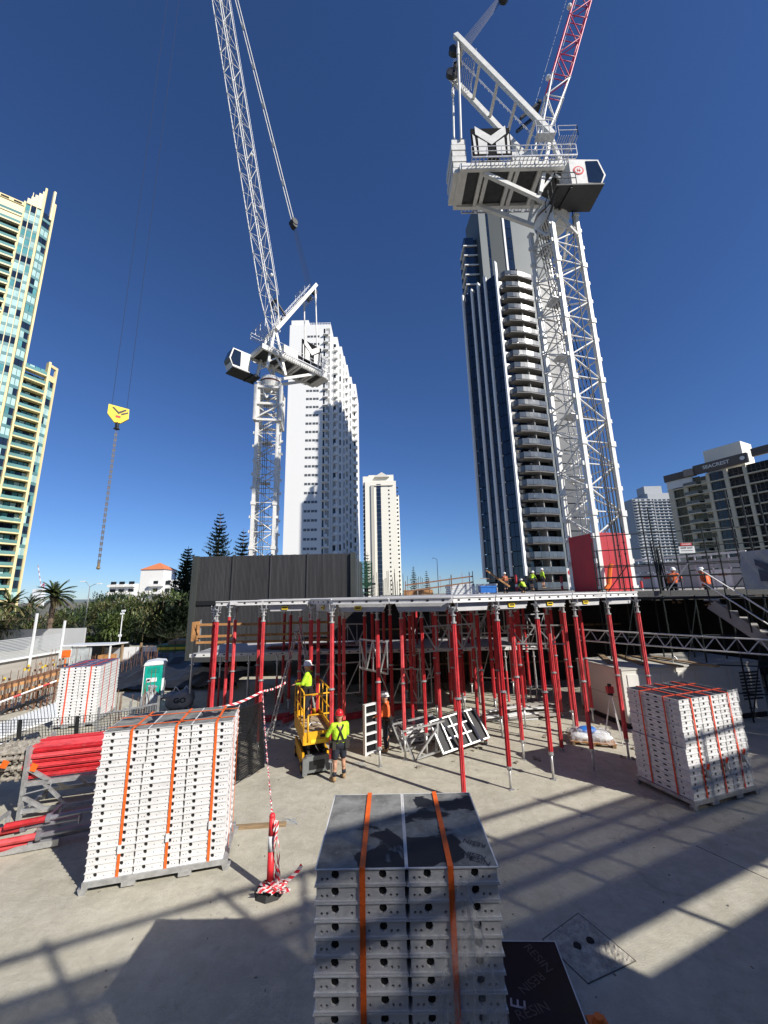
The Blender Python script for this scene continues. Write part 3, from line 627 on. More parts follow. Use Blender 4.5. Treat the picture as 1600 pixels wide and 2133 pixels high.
# slatted screen on the left
zA = P(0, 1378, 26).z; zT = P(0, 1332, 26).z
A = P(0, 1378, 26); B = G(125, 1357, zA); d = (B - A).normalized(); A = A - d * 6; L = (B - A).length
sc = thing('slatted_screen', 'white horizontal slat screen on a low wall at the left edge', 'screen', (A.x, A.y, 0)); sa = math.atan2(d.y, d.x)
def sp(s, o, z): return Vector((d.x * s + d.y * o, d.y * s - d.x * o, z))
for k in range(13):
    z = zA + .12 + (zT - zA - .1) * k / 13
    ubox('slat', mat('slat_grey', (.42, .44, .45), .5, var=.06), sc, sp(L / 2, 0, z), (L, .05, .062), sa)
ubox('bottom_rail', plastw, sc, sp(L / 2, .06, zA), (L, .14, .13), sa); ubox('low_wall', concr, sc, sp(L / 2, -.2, zA / 2 - .1), (L, .2, zA), sa)
for s, px, py in ((0, 65, 1278), (1, 125, 1293)):
    tt = L - .1 if s else 6 + (G(62, 1368, zA) - (A + d * 6)).length
    yy = (A + d * tt).y; ubox('post', plastw, sc, sp(tt, .14, (zA + P(px, py, yy).z) / 2 - .3), (.11, .11, P(px, py, yy).z - zA + .6), sa)
ss = thing('shade_sail', 'brown shade sail behind the slat screen', 'shade sail', P(20, 1290, 40)); MB().prism([(-4, 0, -.2), (2.5, -.5, .05), (2.2, 3, .0), (-4, 3.5, -.3)], (0, 0, .02)).build('cloth', mat('brown_sail', (.12, .09, .06), .9), ss)
# small shed / shelter with white frame
q = G(145, 1395); sh = thing('site_shelter', 'open site shelter with white frame and clear sheet behind the rear panel bundle', 'shelter', (q.x, q.y, 0))
zr = P(150, 1345, q.y).z; wd = P(235, 1340, q.y).x - q.x
ubox('roof', plastw, sh, (wd / 2 - .3, .7, zr), (wd + .8, 2.2, .08), 0, (R(-2), 0, 0))
for x in (.1, wd): ubox('post', plastw, sh, (x, -.2, zr / 2), (.09, .09, zr))
ubox('back_panel', blackm, sh, (wd / 2, 1.7, zr / 2), (wd + .4, .05, zr)); ubox('clear_sheet', mat('cloudy_plastic', (.42, .46, .48), .3, var=.25, scale=2), sh, (.9, -.22, zr * .5), (1.5, .03, zr * .9)); ubox('crate', timber, sh, (2.6, .2, .5), (.9, .8, 1.0))
q = P(138, 1362, 24); tag(MB().box(-.17, .17, -.12, .12, -.2, .2).box(-.12, .12, -.14, -.11, -.12, .12).tube((0, 0, -.3), (0, 0, -q.z), .05, 6).build('power_box', orangep, None, False, (q.x, 24, q.z)), 'orange power box on a stand beside the site shelter', 'power box')
q = G(368, 1385); gb = thing('green_bin', 'dark green waste skip with yellow stripe beside the charcoal building', 'bin', (q.x, q.y, 0)); wd = P(392, 1350, q.y).x - q.x
MB().prism([(-1.0, -.8, 0), (1.0, -.8, 0), (1.2, -.9, 1.6), (-1.2, -.9, 1.6)], (0, 1.7, 0)).build('body', greenbox, gb); ubox('stripe', signyel, gb, (0, -.93, 1.35), (2.2, .06, .18)); ubox('lid', oldtimber, gb, (.4, 0, 1.75), (1.6, 1.5, .3))
# toilet cabin
q = G(318, 1456); pl = thing('portable_toilet', 'green door portable toilet with white sides in the shadow edge', 'toilet', (q.x, q.y, 0), R(24))
MB().box(-.55, .55, -.5, .6, .1, 2.0).build('cabin', plastw, pl); ubox('door', greenp, pl, (-.02, -.53, 1.05), (.92, .06, 1.8)); ubox('door_panel', mat('green_panel', (0, .26, .2), .4), pl, (-.02, -.57, 1.72), (.6, .03, .28)); ubox('notice', plastw, pl, (-.1, -.575, 1.18), (.55, .02, .22)); ubox('notice_print', navy, pl, (-.25, -.59, 1.18), (.14, .012, .12))
MB().prism([(-.58, -.56, 2.0), (.58, -.56, 2.0), (.5, -.56, 2.16), (0, -.56, 2.24), (-.5, -.56, 2.16)], (0, 1.2, 0)).build('roof', plastw, pl); ubox('skid', blackm, pl, (0, .05, .05), (1.1, 1.1, .1)); pl.scale = (.86, .86, .86)
# ------------------------------------------------------------------ distant crane, left horizon
q = P(83, 1240, 600); fc = thing('distant_crane', 'tiny red and white crane jib on the left horizon above the date palm', 'crane', (q.x, 600, 0)); g1 = P(86, 1222, 600) - fc.location; g2_ = P(79, 1177, 600) - fc.location
gw = P(83, 1224, 600) - fc.location; ubox('building', plastw, fc, (gw.x, 0, gw.z / 2 - 2), (14, 8, gw.z))
for k in range(8):
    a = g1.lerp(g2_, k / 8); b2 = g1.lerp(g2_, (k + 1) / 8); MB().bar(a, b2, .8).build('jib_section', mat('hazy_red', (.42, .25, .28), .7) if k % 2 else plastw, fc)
e = P(92, 1215, 600) - fc.location; MB().bar(g1, e, .8).bar(g1 + Vector((4, 0, -4)), e, .8).build('counter_frame', redlat, fc)
# a sliver of distant ridge
rg = MB(); pts = []
for k in range(41):
    x = -2600 + k * 120; pts.append((x, 3000, 14 + 12 * math.sin(k * .7) + 8 * math.sin(k * 1.9)))
for a, b2 in zip(pts[:-1], pts[1:]): rg.add([(a[0], 3000, -1), (b2[0], 3000, -1), b2, a, (a[0], 3400, -1), (b2[0], 3400, -1)], [(0, 1, 2, 3), (3, 2, 5, 4)])
struct(rg.build('hill', mat('hazy_hill', (.16, .2, .22), .9)))
# ------------------------------------------------------------------ tower cranes
TUBES = {}
def strut(parent, name, m, a, b, r, n=6):
    key = (m.name, r, n)
    if key not in TUBES: TUBES[key] = MB().tube((0, 0, 0), (0, 0, 1), r, n).mesh(name, m, True)
    a = Vector(a); b = Vector(b); d = b - a
    o = ob(name, TUBES[key], parent); o.rotation_mode = 'QUATERNION'; o.location = a; o.rotation_quaternion = d.to_track_quat('Z', 'Y'); o.scale = (1, 1, d.length); return o
def rails(mb, pts, h=1.05, r=.025, step=1.2):
    up = Vector((0, 0, 1)); pts = [Vector(p) for p in pts]
    for a, b in zip(pts[:-1], pts[1:]):
        for f_ in (h, h * .55): mb.bar(a + up * f_, b + up * f_, r * 1.6)
        n = max(1, round((b - a).length / step))
        for k in range(n + 1): q = a.lerp(b, k / n); mb.bar(q, q + up * h, r * 1.6)
    return mb
def crane(label, base, ztop, mw_, mrot, yaw, luff, blen, nvis, redfrom, chord=.2, br=.065, cab_off=(0, 0, 0), sl_=6.0, lace=.03, ax=-7.3, az=20.0):
    t = thing('luffing_crane', label, 'crane', base); H = ztop - base[2]
    ns = max(1, round(H / 5.0)); hs = H / ns; hw_ = mw_ / 2; c4 = [(hw_, hw_), (-hw_, hw_), (-hw_, -hw_), (hw_, -hw_)]
    mb = MB()
    for x, y in c4:
        mb.box(x - chord / 2, x + chord / 2, y - chord / 2, y + chord / 2, 0, hs)
        for z in (0, hs - .2): mb.box(x - chord * .72, x + chord * .72, y - chord * .72, y + chord * .72, z, z + .2)
        for z in (hs * .33, hs * .66): mb.box(x + math.copysign(chord * .4, x), x + math.copysign(chord * 1.1, x), y - chord * .3, y + chord * .3, z, z + .3)
    sm = mb.mesh('mast_section', whitec)
    lad = MB().bar((-.25, hw_ - .3, 0), (-.25, hw_ - .3, hs), .04).bar((.25, hw_ - .3, 0), (.25, hw_ - .3, hs), .04)
    for k in range(int(hs / .4)): lad.bar((-.25, hw_ - .3, .15 + k * .4), (.25, hw_ - .3, .15 + k * .4), .022)
    lm = lad.mesh('ladder', galv)
    plat = MB().box(-hw_ * .7, hw_ * .3, -.1, hw_ * .85, 0, .05).mesh('rest_platform', galv)
    for i in range(ns):
        s = ob('mast_section', sm, t, (0, 0, i * hs), (0, 0, mrot)); nb = 3; bh = hs / nb
        ob('ladder', lm, s); ob('rest_platform', plat, s, (0, 0, hs * .55))
        for j in range(nb):
            for k in range(4):
                (xa, ya), (xb, yb) = c4[k], c4[(k + 1) % 4]; z0, z1 = j * bh + .1, (j + 1) * bh + .1
                strut(s, 'mast_brace', whitec, (xa, ya, z0), (xb, yb, z0), br * .8)
                if (j + i + k) % 2: xa, ya, xb, yb = xb, yb, xa, ya
                strut(s, 'mast_brace', whitec, (xa, ya, z0), (xb, yb, z1), br)
    M = Matrix.Translation((0, 0, H)) @ Matrix.Rotation(yaw, 4, 'Z')
    zo = [0.0, 0.0]
    def B(name, mats, fn, smooth=False, parent=None):
        mb = MB(M @ Matrix.Translation((zo[1], 0, zo[0]))); fn(mb); return mb.build(name, mats, parent or t, smooth)
    B('slew_ring', whitec, lambda m: (m.tube((0, 0, -.3), (0, 0, .35), 1.2, 24, 1.45), m.tube((0, 0, .62), (0, 0, 1.15), 1.45, 24, 1.25)))
    B('slew_bearing', mat('dark_red_bearing', (.12, .012, .01), .6), lambda m: m.tube((0, 0, .33), (0, 0, .64), 1.33, 24))
    B('top_frame', whitec, lambda m: [m.bar((sx * 1.25, sy * 1.25, -2.4), (0, sy * 1.25, -.45), .16) for sx in (-1, 1) for sy in (-1, 1)] + [m.bar((sx * 1.25, sy * 1.25, -2.4), (sx * 1.25, 0, -.45), .16) for sx in (-1, 1) for sy in (-1, 1)])
    # slewing platform
    zo[:] = [2.7, .35]
    def pf(m):
        for y in (-1.6, 1.6): m.box(-8.3, 2.0, y - .14, y + .14, 1.2, 1.85)
        for x in (-8.2, -6.4, -5.9, -3.9, -3.4, -1.5, 1.85): m.box(x - .16, x + .16, -1.46, 1.46, 1.22, 1.8)
    B('platform_frame', whitec, pf)
    for x0, x1 in ((-8.0, -6.6), (-5.7, -4.1), (-3.2, -1.7), (-1.3, 1.6)): B('underside_panel', mat('underside_dark', (.035, .036, .038), .5, var=.3), lambda m: (m.box(x0, x1, -1.42, 1.42, 1.5, 1.56)))
    B('deck_grating', galv, lambda m: m.box(-8.2, 2.0, -1.7, 1.7, 1.86, 1.9))
    for s in (-1, 1):
        zo[:] = [2.7, .35]
        B('platform_strut', whitec, lambda m: m.bar((-6.2, s * 1.35, 1.2), (-1.0, s * 1.1, -1.7), .28, .34))
        B('walkway', galv, lambda m: ([m.bar((-7.4 + .33 * k, s * 1.75, 1.57), (-7.4 + .33 * k, s * 2.35, 1.57), .06, .04) for k in range(27)], m.bar((-7.4, s * 2.35, 1.57), (1.2, s * 2.35, 1.57), .08, .12), m.bar((-7.4, s * 2.05, 1.57), (1.2, s * 2.05, 1.57), .05, .05))); B('handrail', galv, lambda m: rails(m, [(-7.4, s * 2.35, 1.6), (1.2, s * 2.35, 1.6)], 1.1, .028))
        zo[:] = [0, 0]
        B('head_leg', whitec, lambda m: (m.bar((1.35, s * 1.3, 1.8), (.35, s * 1.05, 8.0), .3), m.bar((-1.35, s * 1.3, 1.8), (.25, s * 1.05, 8.0), .3)))
        B('head_brace', whitec, lambda m: (m.bar((1.2, s * 1.28, 2.7), (-.85, s * 1.2, 4.6), .18), m.bar((-1.3, s * 1.28, 2.0), (.85, s * 1.2, 4.9), .18), m.bar((.8, s * 1.2, 4.9), (-.6, s * 1.2, 4.9), .2)))
        B('a_frame_beam', whitec, lambda m: (m.bar((.3, s * 1.45, 7.8), (ax, s * 1.45, az), .34, .46)))
        B('pendant', whitec, lambda m: (m.tube((ax + .2, s * 1.45, az - .5), (ax - .3, s * 1.5, 7.5), .1, 8), m.tube((ax + .13, s * 1.45, az - 1.8), (ax + .1, s * 1.45, az - 2.6), .15, 8)))
        B('apex_sheave', blackm, lambda m: (m.tube((ax, s * 1.0, az - .8), (ax, s * .6, az - .8), .55, 14), m.tube((ax + .3, s * .4, az - 1.7), (ax + .3, s * .2, az - 1.7), .4, 12)))
        zo[:] = [1.7, .2]
        sg = B('logo_board', matteb, lambda m: m.box(-7.0, -3.7, s * 1.72 - .05, s * 1.72 + .05, 3.5, 6.5))
        def mlogo(m):
            y = s * 1.72 + s * .06; X = lambda u_: (-6.9 + 3.1 * u_) if s < 0 else (-3.8 - 3.1 * u_)
            for poly in ([(.08, 1.12), (.5, .72), (.92, 1.12), (.92, .80), (.5, .38), (.08, .80)], [(.14, .02), (.38, .02), (.38, .44), (.14, .66)], [(.62, .02), (.86, .02), (.86, .66), (.62, .44)], [(.02, .02), (.09, .02), (.06, .70), (.0, .80)], [(.91, .02), (.98, .02), (1.0, .80), (.94, .70)]):
                m.prism([(X(u_), y, 3.6 + 2.75 * v_) for u_, v_ in poly], (0, s * .05, 0))
        B('logo', whitec, mlogo, False, sg)
    zo[:] = [2.7, .35]
    def cw(m):
        for k in range(6): m.box(-8.8 + .06 * (k % 2), -7.6 + .05 * (k % 2), -1.4 + .03 * (k % 2), 1.4 - .03 * (k % 2), 1.3 + k * .62, 1.3 + k * .62 + .52)
    B('counterweight', whitec, cw); B('counterweight_gap_dark', blackm, lambda m: m.box(-8.6, -7.8, -1.25, 1.25, 1.35, 4.9))  # black filler paints the dark of the gaps between the plates
    zo[:] = [0, 0]
    for k in range(5): B('a_frame_rung', whitec, lambda m: m.bar(Vector((.3, -1.3, 7.8)).lerp((ax, -1.3, az), .16 + .19 * k), Vector((.3, 1.3, 7.8)).lerp((ax, 1.3, az), .16 + .19 * k), .24))
    B('access_ladder', galv, lambda m: [rails(m, [Vector((.3, .2, 8.6)), Vector((ax + .3, .2, az + .2))], .5, .02, .6)])
    B('apex_platform', galv, lambda m: ([m.bar((ax + .1 + .2 * k, -1.2, az - 2.4), (ax + .1 + .2 * k, 1.2, az - 2.4), .04) for k in range(9)], rails(m, [(ax + 1.9, -1.2, az - 2.4), (ax + 1.9, 1.2, az - 2.4)], 1.1, .025)))
    zo[:] = [2.7, .35]
    B('winch_house', whitec, lambda m: (m.box(-3.6, -1.4, -1.2, 1.2, 1.95, 3.7), m.box(-3.4, -1.6, -1.24, -1.2, 2.2, 3.4)))
    B('winch_drum', blackm, lambda m: (m.tube((-5.2, -1.1, 2.7), (-5.2, 1.1, 2.7), .65, 16), m.tube((-6.3, -1.0, 2.5), (-6.3, 1.0, 2.5), .5, 14)))
    zo[:] = [0, 0]
    B('boom_stop', blackm, lambda m: (m.bar((-1.8, -.5, 11.2), (.1, -.5, 13.0), .22), m.bar((-1.8, .5, 11.2), (.1, .5, 13.0), .22), m.bar((.1, -.7, 13.0), (.1, .7, 13.0), .3)))
    B('pivot_platform', galv, lambda m: ([m.bar((.6 + .2 * k, -1.9, 7.02), (.6 + .2 * k, 1.9, 7.02), .04) for k in range(9)], rails(m, [(2.2, -1.9, 7.0), (2.2, 1.9, 7.0)], 1.1, .025), rails(m, [(.6, -1.9, 7.0), (2.2, -1.9, 7.0)], 1.1, .025), m.box(-1.4, .2, -2.2, -1.5, 6.9, 6.95), rails(m, [(-1.4, -2.2, 6.9), (.2, -2.2, 6.9)], 1.4, .025, .5)))
    # operator cab
    M0 = M; M = M @ Matrix.Translation(cab_off)
    def cabf(m):
        m.prism([(2.4, -2.9, 1.1), (4.6, -2.9, 1.1), (5.15, -2.9, 2.2), (4.75, -2.9, 3.75), (2.4, -2.9, 3.85)], (0, 1.65, 0))
    cb = B('cab', whitec, cabf)
    B('cab_window', dglass, lambda m: (m.prism([(3.7, -2.93, 1.5), (4.68, -2.93, 1.45), (5.0, -2.93, 2.2), (4.65, -2.93, 3.6), (3.7, -2.93, 3.6)], (0, .02, 0)), m.prism([(3.7, -1.23, 1.5), (4.68, -1.23, 1.45), (5.0, -1.23, 2.2), (4.65, -1.23, 3.6), (3.7, -1.23, 3.6)], (0, .02, 0)), m.quad((4.7, -2.8, 1.35), (4.7, -1.35, 1.35), (5.18, -1.35, 2.2), (5.18, -2.8, 2.2)), m.quad((5.19, -2.8, 2.25), (5.19, -1.35, 2.25), (4.8, -1.35, 3.7), (4.8, -2.8, 3.7))), False, cb)
    B('cab_emblem', signred, lambda m: (m.tube((3.05, -2.9, 2.7), (3.05, -2.93, 2.7), .42, 16)), False, cb); B('emblem_centre', whitec, lambda m: (m.tube((3.05, -2.93, 2.7), (3.05, -2.945, 2.7), .3, 16)), False, cb); B('emblem_mark', signred, lambda m: (m.box(2.9, 3.2, -2.955, -2.945, 2.62, 2.7), m.box(2.95, 3.0, -2.955, -2.945, 2.5, 2.85), m.box(3.1, 3.15, -2.955, -2.945, 2.5, 2.85)), False, cb)
    B('cab_platform', mat('underside_dark', (0, 0, 0)), lambda m: (m.box(1.0, 4.7, -3.2, -1.0, .92, 1.05), m.bar((1.2, -3.0, .9), (1.0, -1.3, -.1), .14), m.bar((2.2, -3.1, .86), (2.0, -1.0, .86), .16)))
    B('cab_handrail', blackm, lambda m: (rails(m, [(1.0, -3.15, 1.05), (2.6, -3.15, 1.05)], 1.15, .03, .5), rails(m, [(1.0, -3.15, 1.05), (1.0, -1.2, 1.05)], 1.15, .03, .6)))
    M = M0
    # boom
    e1 = Vector((math.cos(luff), 0, math.sin(luff))); e3 = Vector((-math.sin(luff), 0, math.cos(luff))); pv = Vector((-.3, 0, 8.1)); bw_, bd = 1.75, 1.6; nsx = int(blen / sl_)
    for i in range(nsx):
        m_ = redlat if (redfrom is not None and i >= redfrom and i < redfrom + 3) else whitec
        def pt(s, y, z):
            k = min(1.0, .30 + .70 * s / 5.0); return M @ (pv + e1 * s + Vector((0, 1, 0)) * (y * bw_ / 2) + e3 * (z * bd / 2 * k))
        mb = MB(); cs = [(1, 1), (-1, 1), (-1, -1), (1, -1)]
        for y, z in cs:
            mb.tube(pt(i * sl_, y, z), pt((i + 1) * sl_, y, z), .075, 8); q = pt((i + 1) * sl_, y, z); mb.sph(q, .13, 6, 4)
        s = mb.build('boom_section', m_, t)
        jn = MB()
        nb2 = 3 if sl_ > 7 else 2
        for j in range(nb2):
            a, b = i * sl_ + j * sl_ / nb2, i * sl_ + (j + 1) * sl_ / nb2
            for k in range(4):
                (y0, z0), (y1, z1) = cs[k], cs[(k + 1) % 4]
                A_, B_ = ((a, y0, z0), (b, y1, z1)) if (j + k + i) % 2 else ((a, y1, z1), (b, y0, z0))
                if i < nvis: strut(s, 'boom_lacing', m_, pt(*A_), pt(*B_), lace, 5); strut(s, 'boom_lacing', m_, pt(a, y0, z0), pt(a, y1, z1), lace * .9, 5)
                else: jn.tube(pt(*A_), pt(*B_), lace, 5)
        if jn.v: o = jn.build('boom_lacing', m_, s); o['kind'] = 'stuff'
    tipl = nsx * sl_; tip = pv + e1 * tipl
    B('boom_walkway', galv, lambda m: (m.bar(pv + e1 * 1 + e3 * .55, tip + e3 * .55, .12, .04), m.bar(pv + e1 * 6 + e3 * 1.5 + Vector((0, .3, 0)), tip + e3 * 1.5 + Vector((0, .3, 0)), .03)))
    for q in (9.0, 19.0, 27.0): B('floodlight', plastw, lambda m: m.sph(pv + e1 * q + e3 * 1.05, .25, 8, 5))
    ap = Vector((ax, 0, az - .2)); blk = ap.lerp(tip, 10.5 / (tip - ap).length)
    B('boom_pendant', whitec, lambda m: ([m.tube(blk + Vector((0, s * .25, 0)), tip + Vector((0, s * .25, 0)), .07, 6) for s in (-1, 1)], [m.tube(blk.lerp(tip, k / 10.), blk.lerp(tip, k / 10.) + (tip - blk).normalized() * .7, .16, 6) for k in range(1, 10)]))
    B('pendant_block', blackm, lambda m: (m.tube(blk + Vector((0, -.5, 0)), blk + Vector((0, .5, 0)), .5, 12), m.tube(blk + Vector((-.1, -.4, -.5)), blk + Vector((-.1, .4, -.5)), .4, 12)))
    B('luffing_rope', mat('dark_rope', (.03, .03, .035), .6), lambda m: [m.tube(ap + Vector((0, -.7 + k * .2, -.3)), blk + Vector((0, -.35 + k * .1, 0)), .016, 4) for k in range(8)])
    return t, M, tip
q = P(1250, 1200, 27)
tR, MR, tipR = crane('white luffing crane with red upper boom and red sheeted mast foot, right', (14.95, 27.0, 5.0), 35.5, 2.5, R(45) - math.atan2(14.95, 27), 0.0, R(71.5), 48, 4, 1, .3, .065, (-2.0, 0, -.8), 8.0, .05)
# red sheeting round the foot of the mast
rt = R(45) - math.atan2(14.95, 27)
for k in range(4):
    a = rt + k * math.pi / 2; d_ = Vector((math.cos(a), math.sin(a), 0)); 
    ubox('red_sheet', redf, tR, d_ * 1.375 + Vector((0, 0, 1.55)), (.04, 2.24, 4.3), a)
for k in range(9):
    a = rt; d_ = Vector((math.cos(rt), math.sin(rt), 0)); s_ = Vector((-d_.y, d_.x, 0)); ubox('sheet_rib', redf, tR, d_ * 1.41 + s_ * (-1 + .25 * k) + Vector((0, 0, 1.55)), (.05, .07, 4.28), rt)
    a = rt - math.pi / 2; d_ = Vector((math.cos(a), math.sin(a), 0)); s_ = Vector((-d_.y, d_.x, 0))
    if k in (2, 6): ubox('sheet_seam', redf, tR, d_ * 1.4 + s_ * (-1 + .25 * k) + Vector((0, 0, 1.55)), (.02, .05, 4.28), a)
mbk = MB(Matrix.Rotation(rt, 4, 'Z'))
for k in range(6): 
    y = 0.35 - .28 * k; mbk.path([(-1.1 + .0 * k, .8 - .25 * k, 31), (1.36, .85 - .3 * k, 10 + .4 * k), (1.36, .8 - .3 * k, -.4)], .035, 5)
for k in range(4): mbk.path([(.9 - .3 * k, -1.36, 12 - k), (.8 - .3 * k, -1.37, -.4)], .04, 5)
mbk.path([(.9, -1.4, 31), (.2, -1.4, 24), (.1, -1.4, 12), (.0, -1.4, 0)], .04, 5)
mbk.build('power_cable', mat('black_cable', (.012, .012, .012), .5), tR)
yawL = R(-133.5)
tL, ML, tipL = crane('white luffing crane with long white boom beyond the charcoal building, left', (-14.55, 46.0, 0.0), 32.0, 2.5, R(9), yawL, R(77.6), 78, 9, None, .38, .075, (0, 0, .5), 6.0, .032, -6.0, 18.9)
mbk = MB(Matrix.Rotation(R(9), 4, 'Z'))
mbk.box(-1.6, 1.6, -1.62, -1.45, 27.2, 31.2); mbk.box(-1.6, 1.6, 1.45, 1.62, 27.2, 31.2)
cf = MB(Matrix.Rotation(R(9), 4, 'Z'))
for x in (-1.55, 1.55):
    for y in (-1.55, 1.55): cf.box(x - .2, x + .2, y - .2, y + .2, 26.6, 31.4)
for z in (26.7, 28.9, 31.2):
    for s in (-1, 1): cf.box(-1.6, 1.6, s * 1.55 - .12, s * 1.55 + .12, z - .14, z + .14); cf.box(s * 1.55 - .12, s * 1.55 + .12, -1.6, 1.6, z - .14, z + .14)
for s in (-1, 1): cf.bar((-1.5, s * 1.55, 26.9), (1.5, s * 1.55, 28.8), .16); cf.bar((s * 1.55, 1.5, 26.9), (s * 1.55, -1.5, 28.8), .16)
cf.build('climbing_frame', whitec, tL)
mbk = MB()
for k in range(3): mbk.path([(-.2 + .25 * k, -1.45, 30), (-.1 + .22 * k, -1.45, 14), (-.2 + .2 * k, -1.45, 0)], .03, 5)
mbk.build('power_cable', MATS['black_cable'], tL)
# hook block hanging from the left crane
hk = P(247, 862, 34); hb = thing('hook_block', 'yellow hook block with long lifting chains hanging in the sky', 'hook', hk, R(35))
tw = tL.matrix_basis @ (ML @ tipL) if False else Vector((hk.x, hk.y, 88))
MB().prism([(-.85, -.14, .75), (.8, -.14, .62), (.85, -.14, -.35), (.25, -.14, -.95), (-.25, -.14, -.95), (-.85, -.14, -.2)], (0, .28, 0)).build('cheek_plate', hookyel, hb)
MB().prism([(-.55, -.15, .5), (-.42, -.15, .55), (0, -.15, .15), (.5, -.15, .52), (.62, -.15, .42), (0, -.15, -.08)], (0, -.02, 0)).prism([(.2, -.15, -.0), (.75, -.15, .3), (.75, -.15, .15), (.25, -.15, -.15)], (0, -.02, 0)).build('chevron_mark', blackm, hb)
MB().box(-.2, .2, -.17, -.15, -.45, -.25).build('name_plate', signred, hb)
for s in (-1, 1): MB().tube((s * .6, 0, .5), (s * .6, 0, 62), .016, 4).build('hoist_rope', MATS['dark_rope'], hb)
MB().tube((0, 0, -.9), (0, 0, -1.35), .16, 8).sph((0, 0, -1.5), .2, 8, 6).tube((-.25, 0, -1.55), (.25, 0, -1.55), .09, 8).build('swivel', blackm, hb)
hk2 = P(206, 1180, 34).z - hk.z
for s in range(2):
    ch = MB(); z = -1.75; k = 0
    while z > hk2 + .3:
        x = (s - .5) * .12
        if k % 2: ch.box(x - .055, x + .055, -.02, .02, z - .3, z)
        else: ch.box(x - .02, x + .02, -.055, .055, z - .3, z)
        z -= .26; k += 1
    ch.build('lifting_chain', mat('dull_chain', (.10, .10, .11), .6, .3), hb)
MB().tube((0, 0, hk2 + .3), (0, 0, hk2 - .05), .1, 8).sph((0, 0, hk2 - .12), .16, 8, 6).build('chain_hook', MATS['name_plate_brass'] if 'name_plate_brass' in MATS else mat('worn_hook', (.3, .22, .12), .5, .5), hb)
# ------------------------------------------------------------------ slab panels and strapped bundles
PH = 0.118
def wall_holes(mb, o, du, L, inset, holes, n_out):
    # o: start corner (bottom), du: unit along, wall height PH-2*lip ; holes: (s, t, rx, rz)
    lip = .010; z0, z1 = lip, PH - lip; hs = sorted(holes); cuts = [0.0]
    for a, b in zip(hs[:-1], hs[1:]): cuts.append((a[0] + a[2] + b[0] - b[2]) / 2 * L if False else ((a[0] + b[0]) / 2 * L))
    cuts.append(L); up = Vector((0, 0, 1))
    for (s, t, rx, rz), c0, c1 in zip(hs, cuts[:-1], cuts[1:]):
        cx, cz = s * L, z0 + (z1 - z0) * t
        out = [(c0, z0), (cx, z0), (c1, z0), (c1, cz), (c1, z1), (cx, z1), (c0, z1), (c0, cz)]
        ang = [-135, -90, -45, 0, 45, 90, 135, 180]
        inn = [(cx + rx * math.cos(R(a)), cz + rz * math.sin(R(a))) for a in ang]
        W = lambda p, dep=0.0: o + du * p[0] + up * p[1] - n_out * dep
        mb.cur = 0
        mb.add([W(p) for p in out] + [W(p) for p in inn], [(k, (k + 1) % 8, 8 + (k + 1) % 8, 8 + k) for k in range(8)])
        mb.add([W(p) for p in inn] + [W(p, .022) for p in inn], [(k, (k + 1) % 8, 8 + (k + 1) % 8, 8 + k) for k in range(8)])
        mb.cur = 1; mb.add([W(p, .021) for p in inn], [tuple(range(8))]); mb.cur = 0
def panel_mesh(w, d, slots=True, plym=None):
    mb = MB(); i = .015; lip = .010
    H1 = [(.06, .3, .0115, .0115), (.12, .3, .0115, .0115), (.21, .6, .034, .037), (.40, .3, .0115, .0115), (.59, .3, .0115, .0115), (.75, .6, .034, .037), (.84, .3, .0115, .0115), (.91, .3, .0115, .0115)]
    H2 = [(.07, .35, .0115, .0115), (.16, .55, .024, .024), (.42, .55, .06, .022), (.58, .55, .06, .022), (.84, .55, .024, .024), (.93, .35, .0115, .0115)] if slots else H1
    x, y = w / 2 - i, d / 2 - i
    wall_holes(mb, Vector((-x, -y, 0)), Vector((1, 0, 0)), 2 * x, i, H1, Vector((0, -1, 0)))
    wall_holes(mb, Vector((x, y, 0)), Vector((-1, 0, 0)), 2 * x, i, H1, Vector((0, 1, 0)))
    wall_holes(mb, Vector((x, -y, 0)), Vector((0, 1, 0)), 2 * y, i, H2, Vector((1, 0, 0)))
    wall_holes(mb, Vector((-x, y, 0)), Vector((0, -1, 0)), 2 * y, i, H2, Vector((-1, 0, 0)))
    X, Y = w / 2, d / 2
    for z0, z1, k in ((0, lip, .004), (PH - lip, PH - .001, 0)):
        mb.box(-X + k, X - k, -Y + k, -Y + .03, z0, z1); mb.box(-X + k, X - k, Y - .03, Y - k, z0, z1); mb.box(-X + k, -X + .03, -Y + .03, Y - .03, z0, z1); mb.box(X - .03, X - k, -Y + .03, Y - .03, z0, z1)
    mb.cur = 2; mb.box(-X + .012, X - .012, -Y + .012, Y - .012, PH - .012, PH + .0005)
    return mb.mesh('slab_panel', [white, holem, plym or plyc])
